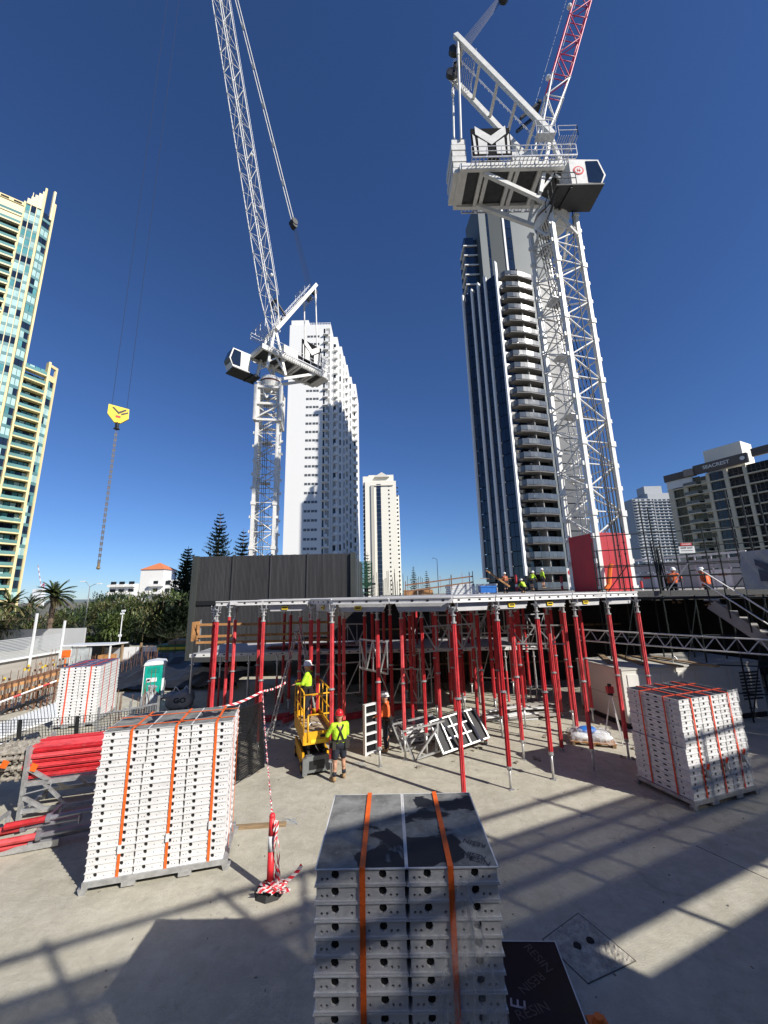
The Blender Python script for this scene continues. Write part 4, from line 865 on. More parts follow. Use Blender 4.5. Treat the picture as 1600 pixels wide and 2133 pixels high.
def worn_ply():
    m = bpy.data.materials.new('worn_film_ply'); m.use_nodes = True; n = m.node_tree.nodes; l = m.node_tree.links; b = n['Principled BSDF']
    tc = n.new('ShaderNodeTexCoord'); oi = n.new('ShaderNodeObjectInfo'); ad = n.new('ShaderNodeVectorMath'); ad.operation = 'ADD'; sc_ = n.new('ShaderNodeMath'); sc_.operation = 'MULTIPLY'; sc_.inputs[1].default_value = 19
    l.new(oi.outputs['Random'], sc_.inputs[0]); l.new(tc.outputs['Object'], ad.inputs[0]); l.new(sc_.outputs[0], ad.inputs[1])
    def nz(s, d, dist=0):
        z = n.new('ShaderNodeTexNoise'); z.inputs['Scale'].default_value = s; z.inputs['Detail'].default_value = d; z.inputs['Distortion'].default_value = dist; l.new(ad.outputs[0], z.inputs['Vector']); return z.outputs[0]
    def rg(i, a, c, lo=0., hi=1.):
        r = n.new('ShaderNodeMapRange'); r.inputs[1].default_value = a; r.inputs[2].default_value = c; r.inputs[3].default_value = lo; r.inputs[4].default_value = hi; l.new(i, r.inputs[0]); return r.outputs[0]
    def mx(f, a, c):
        x = n.new('ShaderNodeMix'); x.data_type = 'RGBA'; l.new(f, x.inputs[0])
        for s, v in ((6, a), (7, c)):
            if isinstance(v, tuple): x.inputs[s].default_value = (*v, 1)
            else: l.new(v, x.inputs[s])
        return x.outputs[2]
    grey = mx(rg(nz(5, 10, .4), .3, .7), (0.12, 0.122, 0.118), (0.28, 0.28, 0.265))
    grey = mx(rg(nz(22, 8), .55, .75, 0, .6), grey, (.32, .32, .31))
    f = rg(nz(1.6, 5, .8), .585, .605); colr = mx(f, grey, (0.016, 0.017, 0.021)); l.new(colr, b.inputs['Base Color'])
    l.new(rg(f, 0, 1, .8, .5), b.inputs['Roughness']); b.inputs['Specular IOR Level'].default_value = .2
    bp = n.new('ShaderNodeBump'); bp.inputs['Strength'].default_value = .25; bp.inputs['Distance'].default_value = .004; l.new(nz(30, 6), bp.inputs['Height']); l.new(bp.outputs[0], b.inputs['Normal'])
    return m
wornply = worn_ply()
PAN = panel_mesh(.765, 1.2); PANW = panel_mesh(.765, 1.2, True, wornply); PANB = panel_mesh(.72, 1.42); 
def pallet(root, w, d, z=.0):
    mb = MB(); mb.box(-w / 2 - .04, w / 2 + .04, -d / 2 - .03, -d / 2 + .05, .10, .19).box(-w / 2 - .04, w / 2 + .04, d / 2 - .05, d / 2 + .03, .10, .19)
    for x in (-w / 2, 0, w / 2): mb.box(x - .04, x + .04, -d / 2 + .05, d / 2 - .05, .11, .18)
    p = mb.build('pallet', galv, root)
    for x in (-w / 2 - .02, w / 2 + .02):
        for y in (-d / 2 + .02, d / 2 - .02): MB().prism([(x - .08, y - .05, .1), (x + .08, y - .05, .1), (x + .045, y - .05, 0), (x - .045, y - .05, 0)], (0, .1, 0)).build('pallet_foot', galv, p)
    for x in (-w * .2, w * .2): MB().box(x - .11, x + .11, -d / 2 - .035, -d / 2 + .05, .03, .1).build('fork_pocket', galv, p)
def strap(root, m, x, w, d, z0, z1, axis='x', buckle=None, zs=.04):
    g = .006; mb = MB(); hw_ = .023 if axis == 'x' else .02
    def bx(a, b, c, d_, e, f):
        if axis == 'x': mb.box(a, b, c, d_, e, f)
        else: mb.box(c, d_, a, b, e, f)
    bx(x - hw_, x + hw_, -d / 2 - g - .004, -d / 2 - g, z0, z1 + g + .003); bx(x - hw_, x + hw_, d / 2 + g, d / 2 + g + .004, z0, z1 + g + .003); bx(x - hw_, x + hw_, -d / 2 - g, d / 2 + g, z1 + g, z1 + g + .004)
    s = mb.build('strap', m, root)
    if buckle: MB().box(x - .028, x + .028, -d / 2 - .03, -d / 2 - .012, buckle, buckle + .13).build('strap_tag', plastw, s)
    return s
def bundle(label, loc, rz, ncol, nrow, pw, pd, me, me_top, z0=.19, straps=(), sm=strapm, jit=.0025, pal=True, cross=True, sideways=(), shift=None):
    t = thing('panel_bundle', label, 'panel bundle', loc, rz); W = ncol * (pw + .004)
    for r in range(nrow):
        dx = (shift(r) if shift else 0)
        for c in range(ncol):
            o = ob('panel', me_top if r == nrow - 1 else me, t, (-W / 2 + (c + .5) * W / ncol + random.uniform(-jit, jit) + dx, random.uniform(-jit, jit) * 1.5, z0 + r * (PH + .0012)), (0, 0, random.uniform(-.004, .004)))
    zt = z0 + nrow * (PH + .0012)
    if pal: pallet(t, W, pd)
    for x, b in straps: strap(t, sm, x, W, pd, .16, zt, 'x', b)
    if cross:
        for y in sideways: strap(t, strapr if sm == strapr else sm, y, W, W, .16, zt, 'y')
    return t, W, zt
# left front bundle
fl = Vector((-5.43, 7.92, 0)); fr_ = Vector((-3.13, 8.48, 0)); a = math.atan2(fr_.y - fl.y, fr_.x - fl.x); mid = (fl + fr_) / 2 + rotz((0, .6, 0), a)
t, W1, zt1 = bundle('strapped bundle of white slab panels, largest one, beside the rack of red props', mid, a, 3, 20, .765, 1.2, PAN, PANW, straps=((-.66, .55), (.12, .62), (.85, .72)), sideways=(-.33, .3), shift=lambda r: -.035 if r < 15 else 0)
# centre front bundle (in the bottom of the frame)
t, W2, zt2 = bundle('nearest bundle of white slab panels with worn black top and plastic wrap', (.12, 4.28, 0), R(-.6), 2, 22, .75, 1.2, panel_mesh(.75, 1.2), panel_mesh(.75, 1.2, True, wornply), straps=((-.36, None), (.36, None)), cross=False)
nearb = t
def wrapmat():
    m = bpy.data.materials.new('clear_shrink_wrap'); m.use_nodes = True; n = m.node_tree.nodes; l = m.node_tree.links
    for x in list(n): n.remove(x)
    out = n.new('ShaderNodeOutputMaterial'); tr = n.new('ShaderNodeBsdfTransparent'); pr = n.new('ShaderNodeBsdfPrincipled'); pr.inputs['Base Color'].default_value = (.75, .76, .78, 1); pr.inputs['Roughness'].default_value = .22; mx = n.new('ShaderNodeMixShader')
    tc = n.new('ShaderNodeTexCoord'); mp = n.new('ShaderNodeMapping'); mp.inputs['Scale'].default_value = (6, 6, 1.2); nz = n.new('ShaderNodeTexNoise'); nz.inputs['Scale'].default_value = 2.2; nz.inputs['Detail'].default_value = 7; nz.inputs['Distortion'].default_value = 1.4
    l.new(tc.outputs['Object'], mp.inputs[0]); l.new(mp.outputs[0], nz.inputs['Vector']); r = n.new('ShaderNodeMapRange'); r.inputs[1].default_value = .42; r.inputs[2].default_value = .75; r.inputs[3].default_value = .12; r.inputs[4].default_value = .55
    l.new(nz.outputs[0], r.inputs[0]); l.new(r.outputs[0], mx.inputs[0]); l.new(tr.outputs[0], mx.inputs[1]); l.new(pr.outputs[0], mx.inputs[2]); l.new(mx.outputs[0], out.inputs[0]); return m
wrap = wrapmat(); mb = MB(); nx, nz_ = 16, 26; g = []
for j in range(nz_ + 1):
    v = j / nz_; row = []
    for i in range(nx + 1):
        u_ = i / nx; x0, x1 = .42 - .10 * min(1, v * 2.2) - .35 * v, .46 + .28 * min(1, v * 2.5)
        row.append(Vector((x0 + (x1 - x0) * u_, -.6 - .018 - .02 * abs(math.sin(u_ * 9 + v * 5)) - .012 * random.random() - .02 * math.sin(v * 11 + u_ * 4), zt2 - .02 - v * 2.3)))
    g.append(row)
for j in range(nz_):
    for i in range(nx): mb.quad(g[j][i], g[j][i + 1], g[j + 1][i + 1], g[j + 1][i])
mb.build('plastic_wrap', wrap, nearb, True)
tm = text_mesh('RESIN', .13, mat('faint_print', (.02, .023, .034), .4), .0006)
for (x, y, ro) in ((.60, -.46, -28), (.64, -.30, -28), (.62, -.53, 150)):
    o = ob('print', tm, nearb, (x - .02, y, zt2 + .0025), (0, 0, R(ro + 180))); o.scale = (.62, .62, 1)
# right bundle
rc = Vector((6.97, 10.05, 0)); rr = Vector((8.98, 10.72, 0)); a = math.atan2(rr.y - rc.y, rr.x - rc.x); W3 = (rr - rc).length
mid = (rc + rr) / 2 + rotz((0, .71, 0), a)
PB = panel_mesh(W3 / 3 - .005, 1.42)
t, W3b, zt3 = bundle('bundle of white slab panels with red straps standing right, beside the generator', mid, a, 3, 18, W3 / 3 - .004, 1.42, PB, PB, straps=((-.62, None), (.06, None), (.72, None)), sm=strapr, sideways=(-.35, .28), jit=.005, shift=lambda r: (.03 if r >= 9 else 0) + .006 * (r % 2))
for x, z in ((-.55, .75), (.12, .8), (.78, .9)):
    MB().box(x - .03, x + .03, -.775, -.735, z - .14, z + .04).bar((x, -.76, z), (x + .05, -.80, z - .22), .035, .02).build('ratchet', galv, t); MB().bar((x + .01, -.77, z + .04), (x + .05, -.79, z + .16), .045, .03).build('ratchet_handle', strapr, t)
mb = MB()
for i in range(7):
    z = .3 + i * .3; mb.quad((W3 / 2 - .45 + random.uniform(-.1, .1), -.735, z), (W3 / 2 + .03, -.74, z), (W3 / 2 + .03 + random.uniform(0, .12), -.70, z + .3), (W3 / 2 - .3 + random.uniform(-.1, .1), -.733, z + .3))
mb.build('plastic_wrap', wrap, t)
# rear left bundle
q = G(211, 1386, 2.35); ql = G(117, 1392, 2.35); a = math.atan2(q.y - ql.y, q.x - ql.x); ww = 1.46
mid = Vector((q.x, q.y, 0)) + rotz((-ww / 2, 1.16, 0), a)
PC = panel_mesh(ww / 2 - .004, 2.28)
t, _, zt4 = bundle('rear bundle of white slab panels behind the black net, beside the toilet', mid, a, 2, 18, ww / 2 - .004, 2.28, PC, PC, straps=((-.4, None), (.38, None)), sm=strapr, sideways=(-.75, 0.0, .75))
# loose panel stack in the middle
q = G(842, 1552); t = thing('panel_stack', 'low loose stack of four white panels beside the orange worker', 'panel stack', (q.x + .55, q.y + .5, 0), R(14))
for k in range(4): ob('panel', PANB, t, (random.uniform(-.05, .05), random.uniform(-.05, .05), .05 + k * (PH + .03)), (0, 0, R(90) + random.uniform(-.05, .05)))
for x in (-.4, .4): ubox('bearer', oldtimber, t, (x, 0, .025), (.08, .9, .05))
# black panel lying on the ground, bottom right
c4 = [G(1048, 1962, .12), G(1152, 1962, .12)]; a = R(0); 
t = thing('loose_panel', 'black faced panel with white edge lying flat beside the nearest bundle', 'panel', (1.48, 4.62, 1.28))
t.location = (0, 0, 0)
ZP = .13; pts = [G(1010, 1960, ZP), G(1156, 1961, ZP), G(1240, 2180, ZP), G(1025, 2180, ZP)]
e = (pts[2] - pts[1]).normalized(); pts[2] = pts[1] + e * 2.2; pts[3] = pts[0] + e * 2.2
t.location = (pts[0] + pts[2]) / 2; t.location.z = 0
rel = [p - t.location for p in pts]
MB().prism([r - Vector((0, 0, .005)) for r in rel][::-1], (0, 0, .0045)).build('face_sheet', mat('gloss_film_ply', (.006, .008, .018), .35, var=.3, scale=3, spec=.12), t)
fm = MB()
for k in range(4): fm.bar(rel[k] - Vector((0, 0, .06)), rel[(k + 1) % 4] - Vector((0, 0, .06)), .012, .122)
fm.build('frame', white, t)
ax = math.atan2(e.y, e.x)
for s, kx, ky, sz, ro in (('RESIN', .22, .85, .17, 30), ('RESIN', .0, .5, .16, -55), ('RESIN', -.1, .15, .17, 110), ('E', -.28, .22, .26, 170)):
    ob('print', text_mesh(s, sz, mat('faint_print', (0, 0, 0)) if s != 'E' else mat('pale_print', (.35, .33, .34), .5), .0006), t, (e * -ky + Vector((e.y, -e.x, 0)) * -kx * .8 + Vector((0, 0, ZP + .002))), (0, 0, R(ro) + ax))
# ------------------------------------------------------------------ red props
def prop_meshes(h, low=.5, mid=.5):
    top = h - .42; md = low + (top - low) * mid; A = {}
    A['foot_plate'] = MB().box(-.07, .07, -.07, .07, 0, .012).mesh('foot_plate', galv)
    A['inner_tube'] = MB().tube((0, 0, .01), (0, 0, low + .05), .034, 10).mesh('inner_tube', alu, True)
    A['outer_tube'] = MB().tube((0, 0, low), (0, 0, top), .063, 16, None, .2).mesh('outer_tube', redp)
    A['collar'] = MB().tube((0, 0, md), (0, 0, md + .02), .095, 10).tube((0, 0, md + .02), (0, 0, md + .05), .07, 10).mesh('collar', galv)
    A['locking_nut'] = MB().tube((0, 0, low - .02), (0, 0, low + .07), .066, 10).box(-.1, .1, -.015, .015, low + .0, low + .04).mesh('locking_nut', galv)
    A['head_tube'] = MB().tube((0, 0, top - .02), (0, 0, h - .05), .04, 10).tube((0, 0, top), (0, 0, top + .04), .075, 10).tube((0, 0, top + .2), (0, 0, top + .22), .08, 10).mesh('head_tube', alu, False)
    A['drop_head'] = MB().box(-.06, .06, -.06, .06, h - .06, h + .0).bar((-.11, 0, h - .02), (-.13, 0, h + .12), .03).bar((.11, 0, h - .02), (.13, 0, h + .12), .03).box(-.13, .13, -.03, .03, h - .12, h - .09).box(-.03, .03, -.13, .13, h - .02, h + .01).mesh('drop_head', galv)
    return A
PMS = [prop_meshes(4.62, .48, .50), prop_meshes(4.62, .62, .44), prop_meshes(4.62, .03, .55)]
def prop(loc, label, group=None, k=0, rz=None, tilt=(0, 0), name='steel_prop'):
    t = thing(name, label, 'prop', loc, rz if rz is not None else random.uniform(0, 3), group); t.rotation_euler = (tilt[0], tilt[1], t.rotation_euler[2])
    for n_, me in PMS[k].items(): ob(n_, me, t)
    return t
UA = R(22); U = Vector((math.cos(UA), math.sin(UA), 0)); V = Vector((-U.y, U.x, 0))
front = [((3.11, 11.21), 'red prop with grey foot in front row, second right of the nearest bundle', 0), ((4.42, 11.70), 'red prop in front row, between the leaning frames and the tripod', 1), ((5.78, 12.2), 'red prop in front row standing in the shadow of the right bundle', 0), ((7.2, 12.9), 'red prop in front row just left of the right bundle', 0), ((8.5, 13.45), 'rightmost red prop of front row, behind the right bundle', 1),
         ((1.8, 10.7), 'red prop with its foot hidden behind the nearest bundle', 2), ((-1.64, 11.95), 'red prop the red helmeted worker is holding', 0), ((-.30, 12.75), 'red prop in front of the orange worker', 0), ((.48, 13.18), 'red prop in front of the loose panel stack', 1), ((-4.15, 13.4), 'red prop rising behind the barrier tape bollard', 0), ((-5.95, 13.95), 'left corner red prop behind the largest bundle', 0), ((-6.15, 14.2), 'darker red prop close against the left corner prop', 1), ((-2.62, 13.9), 'left of two close red props behind the scissor lift worker', 0), ((-2.42, 14.15), 'right of two close red props behind the scissor lift worker', 0)]
for (x, y), lb, k in front: prop((x, y, 0), lb, 'red props under the formwork deck', k)
rear = [(-1.5, 14.2), (-3.4, 15.6), (-5.2, 16.4), (-6.9, 17.4), (-4.3, 17.9), (-2.4, 17.2), (.1, 15.6), (1.75, 14.6), (3.2, 14.3), (1.9, 17.0), (3.2, 18.2), (3.54, 16.3), (4.63, 15.1), (5.2, 15.85), (6.5, 14.55), (4.7, 18.6), (5.9, 17.7), (7.0, 17.0), (-.6, 17.4), (.8, 19.0), (2.4, 20.2), (4.2, 20.8), (6.1, 20.3), (-1.0, 19.6), (-2.9, 20.1), (7.6, 19.2), (8.4, 21.2), (5.0, 22.6), (2.9, 23.0), (.9, 22.2), (-5.8, 15.1), (1.2, 13.4), (5.5, 13.6), (4.15, 13.0), (6.6, 19.2), (3.9, 24.5), (6.4, 24.2), (1.9, 25.2)]
rear += [(-.9, 15.3), (.9, 15.0), (2.5, 15.6), (1.1, 17.9), (2.9, 19.3), (4.4, 17.2), (5.4, 19.1), (7.9, 16.1), (-3.6, 19.0), (-5.0, 19.6), (-1.9, 15.9), (0.2, 20.6), (3.6, 21.9), (7.2, 22.4), (5.8, 21.4), (-.2, 18.3), (6.9, 15.9), (1.6, 21.2)]
rear += [(1.95, 17.05), (3.35, 18.3), (4.0, 14.9)]
ROWS = [(0, 15, 'second'), (15, 17, 'third'), (17, 19, 'fourth'), (19, 21, 'fifth'), (21, 99, 'rearmost')]
def shade_label(x, y):
    for a, b, nm in ROWS:
        if a <= y < b: k = sorted(q[0] for q in rear if a <= q[1] < b).index(x); return 'shaded red prop, %s from the left in the %s row under the deck' % (ORD[k], nm)
for i, (x, y) in enumerate(rear): prop((x + random.uniform(-.08, .08), y, 0), shade_label(x, y), 'red props in the shade under the deck', i % 3)
# pairs of very close red shores (thicker legs)
# ------------------------------------------------------------------ formwork deck on the props
dk = thing('formwork_deck', 'white edged slab formwork deck carried on the red props', 'formwork', (0, 0, 0)); ZT = 4.90
edge = [(-6.05, 13.95), (-2.62, 13.75), (-1.64, 11.95), (1.8, 10.7), (3.11, 11.21), (4.42, 11.72), (5.78, 12.25), (7.2, 12.9), (8.62, 13.5)]
for a, b in zip(edge[:-1], edge[1:]):
    A = Vector((*a, 0)); B = Vector((*b, 0)); L = (B - A).length; an = math.atan2(B.y - A.y, B.x - A.x); nseg = max(1, round(L / 1.75)); d_ = (B - A) / nseg
    for k in range(nseg):
        s = A + d_ * k; Ls = L / nseg; mb = MB(); M_ = Matrix.Translation(s) @ Matrix.Rotation(an, 4, 'Z'); mb.M = M_
        mb.box(.02, Ls - .02, -.03, .02, ZT - .035, ZT); mb.box(.02, Ls - .02, 0, .03, ZT - .15, ZT - .035); mb.box(.02, Ls - .02, -.02, .04, ZT - .165, ZT - .15)
        be = mb.build('edge_beam', white, dk)
        hm = MB(M_)
        for c in range(4):
            x = Ls * (.14 + .24 * c); hm.box(x - .035, x + .035, -.006, -.001, ZT - .115, ZT - .07)
        hm.build('beam_hole', holem, be)
        if not (A.x < -5 and k == 0):
            gp = MB(M_); zz = ZT - .17; gp.prism([(.14, .14, zz), (Ls - .14, .14, zz), (Ls - .24, .12, zz - .22), (.24, .12, zz - .22)][::-1], (0, .03, 0)); gpo = gp.build('girder_plate', greyplate, dk)
            if random.random() < .55: MB(M_).box(Ls * .45 - .12, Ls * .45 + .1, .085, .112, zz - .17, zz - .05).build('yellow_label', signyel, gpo); MB(M_).box(Ls * .45 - .09, Ls * .45 + .07, .08, .086, zz - .13, zz - .09).build('label_print', blackm, gpo)
def inside(x, y):
    if y > 20.5 or x > 9.0 or x < -6.2: return False
    for (x0, y0), (x1, y1) in zip(edge[:-1], edge[1:]):
        if x0 <= x <= x1: return y > y0 + (y1 - y0) * (x - x0) / (x1 - x0) + .75
    return False
pmesh = MB().box(-.69, .69, -.69, .69, -.03, 0).box(-.69, .69, -.69, -.64, -.13, -.03).box(-.69, .69, .64, .69, -.13, -.03).box(-.69, -.64, -.64, .64, -.13, -.03).box(.64, .69, -.64, .64, -.13, -.03).mesh('deck_panel', [greyplate])
O_ = Vector((3.11, 11.21, 0))
for a in range(-8, 8):
    for b in range(-2, 9):
        c = O_ + U * (1.4 * (a + .5)) + V * (1.4 * (b + .5))
        if inside(c.x, c.y): ob('deck_panel', pmesh, dk, (c.x, c.y, ZT - .005 - .002 * ((a + b) % 2)), (0, 0, UA))
# bracing frames between props
def frame(label, A, B, z0, z1, m=galv):
    A = Vector((*A, 0)); B = Vector((*B, 0)); t = thing('bracing_frame', label, 'frame', (A.x, A.y, z0)); d_ = B - A; h = z1 - z0; u_ = Vector((0, 0, h))
    MB().bar((0, 0, 0), d_, .05).build('bottom_chord', m, t); MB().bar(u_, u_ + d_, .05).build('top_chord', m, t)
    for k in range(5): q = d_ * (k / 4); MB().bar(q, q + u_, .04).build('post', m, t)
    for k in range(4): MB().bar(d_ * (k / 4) + (u_ if k % 2 == 0 else Vector()), d_ * ((k + 1) / 4) + (Vector() if k % 2 == 0 else u_), .04).build('brace', m, t)
frame('grey bracing frame between props above the orange worker', (-.95, 14.0), (.0, 12.9), 2.55, 3.5)
frame('grey bracing frame between the middle props', (1.2, 13.5), (3.1, 14.3), 3.1, 3.9)
frame('light grey bracing frame spanning the right props', (4.55, 15.1), (6.5, 14.6), 3.1, 3.75)
frame('grey bracing frame deep behind the middle props', (2.2, 18.2), (4.7, 18.6), 3.0, 4.0)
frame('grey bracing frame at the back left below the lower deck', (-3.6, 16.8), (-1.2, 17.4), 1.0, 2.2)
frame('grey bracing frame deep in the shade near the crane foot', (6.2, 20.3), (8.4, 21.2), 2.8, 3.8)
# step ladder
sl_ = thing('step_ladder', 'tall white aluminium step ladder standing among the left props', 'ladder', (-3.3, 15.0, 0), R(0)); 
for s, x in ((0, -1.0), (1, .95)):
    l1 = MB(); dx = .22
    for y in (-.28, .28): l1.bar((x, y * 1.1, 0), (.02 * (1 if s else -1), y * .6, 4.0), .075, .03)
    for k in range(12): f_ = (k + 1) / 13; l1.bar((x * (1 - f_), -.29, 4.0 * f_), (x * (1 - f_), .29, 4.0 * f_), .07, .03)
    l1.build('ladder_side', alu, sl_)
for i, (A, B, z0, z1) in enumerate((((-.4, 17.4), (1.8, 17.1), .6, 1.9), ((3.3, 18.2), (5.9, 17.7), 3.2, 4.2), ((.9, 19.0), (2.5, 20.2), 1.0, 2.2), ((4.3, 20.8), (6.1, 20.3), .8, 2.2), ((5.9, 17.7), (7.0, 17.0), 2.6, 3.4), ((-2.9, 20.1), (-1.0, 19.6), 2.6, 3.6), ((1.0, 22.2), (3.0, 23.0), 2.8, 4.0), ((5.0, 22.6), (6.4, 24.2), 2.4, 3.6))):
    frame('dim grey bracing frame deep under the deck, %s of its set' % ORD[i], A, B, z0, z1)
# ------------------------------------------------------------------ lower deck at the left with timber rails
ld = thing('lower_deck', 'lower formwork deck with timber guard rails in front of the charcoal building', 'formwork', (0, 0, 0)); YL = 19.2
zl = P(420, 1362, YL).z; xl = P(395, 1362, YL).x; xr = P(820, 1340, YL).x
zl2 = zl
xr = P(1120, 1330, YL).x; n_ = 12; w_ = (xr - xl) / n_
for k in range(n_):
    x0 = xl + k * w_; be = ubox('edge_beam', white, ld, (x0 + w_ / 2, YL, zl - .07), (w_ - .03, .05, .15))
    ubox('deck_panel', greyplate, ld, (x0 + w_ / 2, YL + 2.2, zl - .04), (w_ - .02, 4.2, .06))
    for c in range(3): ubox('beam_hole', holem, ld, (x0 + w_ * (.2 + .3 * c), YL - .028, zl - .06), (.09, .006, .05))
for r_, yy in ((0, 1302), (1, 1325), (2, 1338)):
    zz = P(420, yy, YL + .3).z
    for k in range(3): ubox('guard_rail', timber, ld, (xl + .2 + 2.2 * k + 1.1, YL + .2 + .04 * k, zz + random.uniform(-.02, .02)), (2.25, .05, .11))
for k in range(5): ubox('rail_post', galv, ld, (xl + .3 + k * 1.6, YL + .28, zl + .75), (.05, .05, 1.6))
ubox('edge_board', timber, ld, (xl - .05, YL + .6, zl + 1.0), (.08, .8, .9))
for k in range(6): ubox('stacked_board', mat('red_brown_board', (.26, .07, .04), .8), ld, (xl + 4.2 + .8 * k, YL + 1.2 + .2 * (k % 2), zl + .08 + .04 * (k % 3)), (1.6, .8, .07), R(8 * (k % 3)))
for k in range(n_ + 1):
    mb = MB(); t = thing('steel_prop', '%s prop under the lower deck by the charcoal building, %s from the left' % ('red' if k % 2 else 'grey', ORD[k]), 'prop', (xl + .1 + k * w_ * .98, YL + .1, 0), 0, 'grey props under the lower deck')
    MB().tube((0, 0, 0), (0, 0, zl * .55), .05, 8).build('outer_tube', redp if k % 2 else galv, t); MB().tube((0, 0, zl * .5), (0, 0, zl - .15), .038, 8).build('inner_tube', alu, t); MB().tube((0, 0, zl - .5), (0, 0, zl - .46), .09, 8).build('collar', galv, t); MB().box(-.08, .08, -.08, .08, 0, .012).build('foot_plate', galv, t)
# ------------------------------------------------------------------ upper slab, back structure
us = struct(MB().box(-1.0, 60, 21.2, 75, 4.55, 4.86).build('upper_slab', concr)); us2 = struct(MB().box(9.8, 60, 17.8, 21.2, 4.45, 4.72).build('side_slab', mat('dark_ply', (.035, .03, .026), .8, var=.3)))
bw_ = thing('added_dark_backdrop', 'added dark screen keeping light out of the space under the upper slab', 'wall', (-1, 23.6, 0))  # dark wall added to stop light coming in from the back
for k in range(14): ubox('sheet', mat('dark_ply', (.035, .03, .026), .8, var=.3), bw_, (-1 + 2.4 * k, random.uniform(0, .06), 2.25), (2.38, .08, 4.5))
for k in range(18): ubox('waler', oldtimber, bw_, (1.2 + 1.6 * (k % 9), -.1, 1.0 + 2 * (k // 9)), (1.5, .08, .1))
sw = thing('added_side_backdrop', 'added black screen keeping light out behind the right scaffold', 'wall', (20, 15, 0))  # second added wall, keeps the right end under the slab dark
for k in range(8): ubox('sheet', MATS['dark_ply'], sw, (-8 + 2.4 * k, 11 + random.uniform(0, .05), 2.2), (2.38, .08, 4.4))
# things on the upper slab
def cap(*a): return None
tag(MB().box(-.6, .6, -.4, .4, .1, .55).box(-.63, .63, -.43, .43, .5, .6).build('tool_crate', bluet, None, False, P(1015, 1222, 30) - Vector((0, 0, .55))), 'blue tarp covered crate on the upper deck near the workers', 'crate')
for i, (x0, x1, y, zz) in enumerate(((930, 985, 1222, 0), (945, 990, 1212, 1), (1000, 1040, 1214, 2), (842, 905, 1228, 3))):
    a, b = P(x0, y, 33), P(x1, y, 33); t = thing('material_stack', ['white wrapped panel stack on the upper deck, left of the blue crate', 'white panel stack behind another on the upper deck', 'white wrapped pallet behind the blue crate on the upper deck', 'low orange timber stack near the rebar on the upper deck'][i], 'stack', ((a.x + b.x) / 2, 33 + i * .6, 4.86))
    for k in range(5): ubox('layer', plastw if i < 3 else timber, t, (random.uniform(-.05, .05), 0, .08 + .17 * k * (1 if i < 3 else .5)), (b.x - a.x, 1.0, .15 if i < 3 else .08))
t = thing('guard_rail', 'rust red guard rail of tubes along the upper deck edge', 'railing', P(845, 1225, 29)); e_ = P(985, 1203, 31) - t.location
for k in (0, 1): MB().bar(Vector((0, 0, -.25 + .45 * k)), e_ + Vector((0, 0, -.35 + .45 * k)), .07, .1).build('rail', rust, t)
for k in range(7): q = e_ * (k / 6); MB().bar(q + Vector((0, 0, -.7)), q + Vector((0, 0, .5)), .05).build('post', galv if k % 2 else rust, t)
for i, (x, y0, y1) in enumerate(((1077, 1197, 1232), (1172, 1200, 1230), (1340, 1210, 1240))):
    b = P(x, y1, 30); tt = P(x - 2, y0, 30); MB_ = MB().tube((0, 0, 0), (0, 0, tt.z - b.z), .09, 10)
    o = MB_.build('bollard', redp, None, False, b); tag(o, ['red bollard post on the upper deck left of the yellow workers', 'red bollard post right of the yellow workers on the upper deck', 'red post behind the dark scaffold'][i], 'bollard')
    MB().tube((0, 0, .35), (0, 0, .55), .094, 10).build('reflective_band', plastw, o)
t = thing('guard_rope', 'drooping orange rope strung between the red bollards on the upper deck', 'rope', P(1000, 1205, 30)); e_ = P(1172, 1208, 30) - t.location; m_ = P(1077, 1204, 30) - t.location
MB().path([Vector(), m_ * .5 + Vector((0, 0, -.08)), m_, m_.lerp(e_, .5) + Vector((0, 0, -.2)), e_], .02, 5).build('rope', timber, t)
# starter bars on the upper deck
def bars(label, pts, zb, hs, group=None, r=.016, m=blackm):
    t = thing('starter_bars', label, 'rebar', (pts[0][0], pts[0][1], zb), 0, group); me = MB().tube((0, 0, 0), (0, 0, 1), r, 5).mesh('bar', m)
    for (x, y), h in zip(pts, hs): ob('bar', me, t, (x - pts[0][0], y - pts[0][1], 0), (random.uniform(-.03, .03), random.uniform(-.03, .03), 0), (1, 1, h))
    return t
random.seed(8)
pt = [(P(782 + i * 2.9 + random.uniform(-1, 1), 1230, 28 + random.uniform(-1.5, 2)).x, 28 + random.uniform(-1.5, 2)) for i in range(20)]
bars('cluster of tall dark starter bars in front of the ivory slim tower', pt, 4.7, [random.uniform(1.0, 2.2) for _ in pt], None, .02)
pt = [(P(x, 1230, 34).x, 34 + random.uniform(-1, 1)) for x in (842, 850, 872, 876, 880, 938, 940, 976, 978, 981)]
bars('sparse dark starter bars along the upper deck under the street lamp', pt, 4.7, [random.uniform(1.4, 2.3) for _ in pt], None, .02)
# green netting tower between box building and ivory tower
gt = thing('netted_scaffold', 'green netted scaffold right of the charcoal building', 'scaffold', P(752, 1235, 34)); gw_ = P(775, 1235, 34).x - P(752, 1235, 34).x; gh = P(752, 1170, 34).z - gt.location.z
for x in (0, gw_ * .5, gw_):
    for y in (0, 1.2): MB().tube((x, y, -4), (x, y, gh), .03, 6).build('standard', darkst, gt)
for k in range(7): MB().bar((0, 0, gh * k / 6.5), (gw_, 0, gh * k / 6.5), .05).build('ledger', mat('green_steel', (.02, .10, .05), .6), gt)
ubox('deck_board', blackm, gt, (gw_ / 2, .6, gh * .28), (gw_ + .6, 1.3, .15))
nb = MB()
for k in range(14): nb.bar((gw_ * k / 13, -.05, .4), (gw_ * k / 13, -.05, gh), .022)
for k in range(26): nb.bar((0, -.05, .4 + (gh - .4) * k / 25), (gw_, -.05, .4 + (gh - .4) * k / 25), .022)
nb.build('netting', MATS['green_steel'], gt)['kind'] = 'stuff'
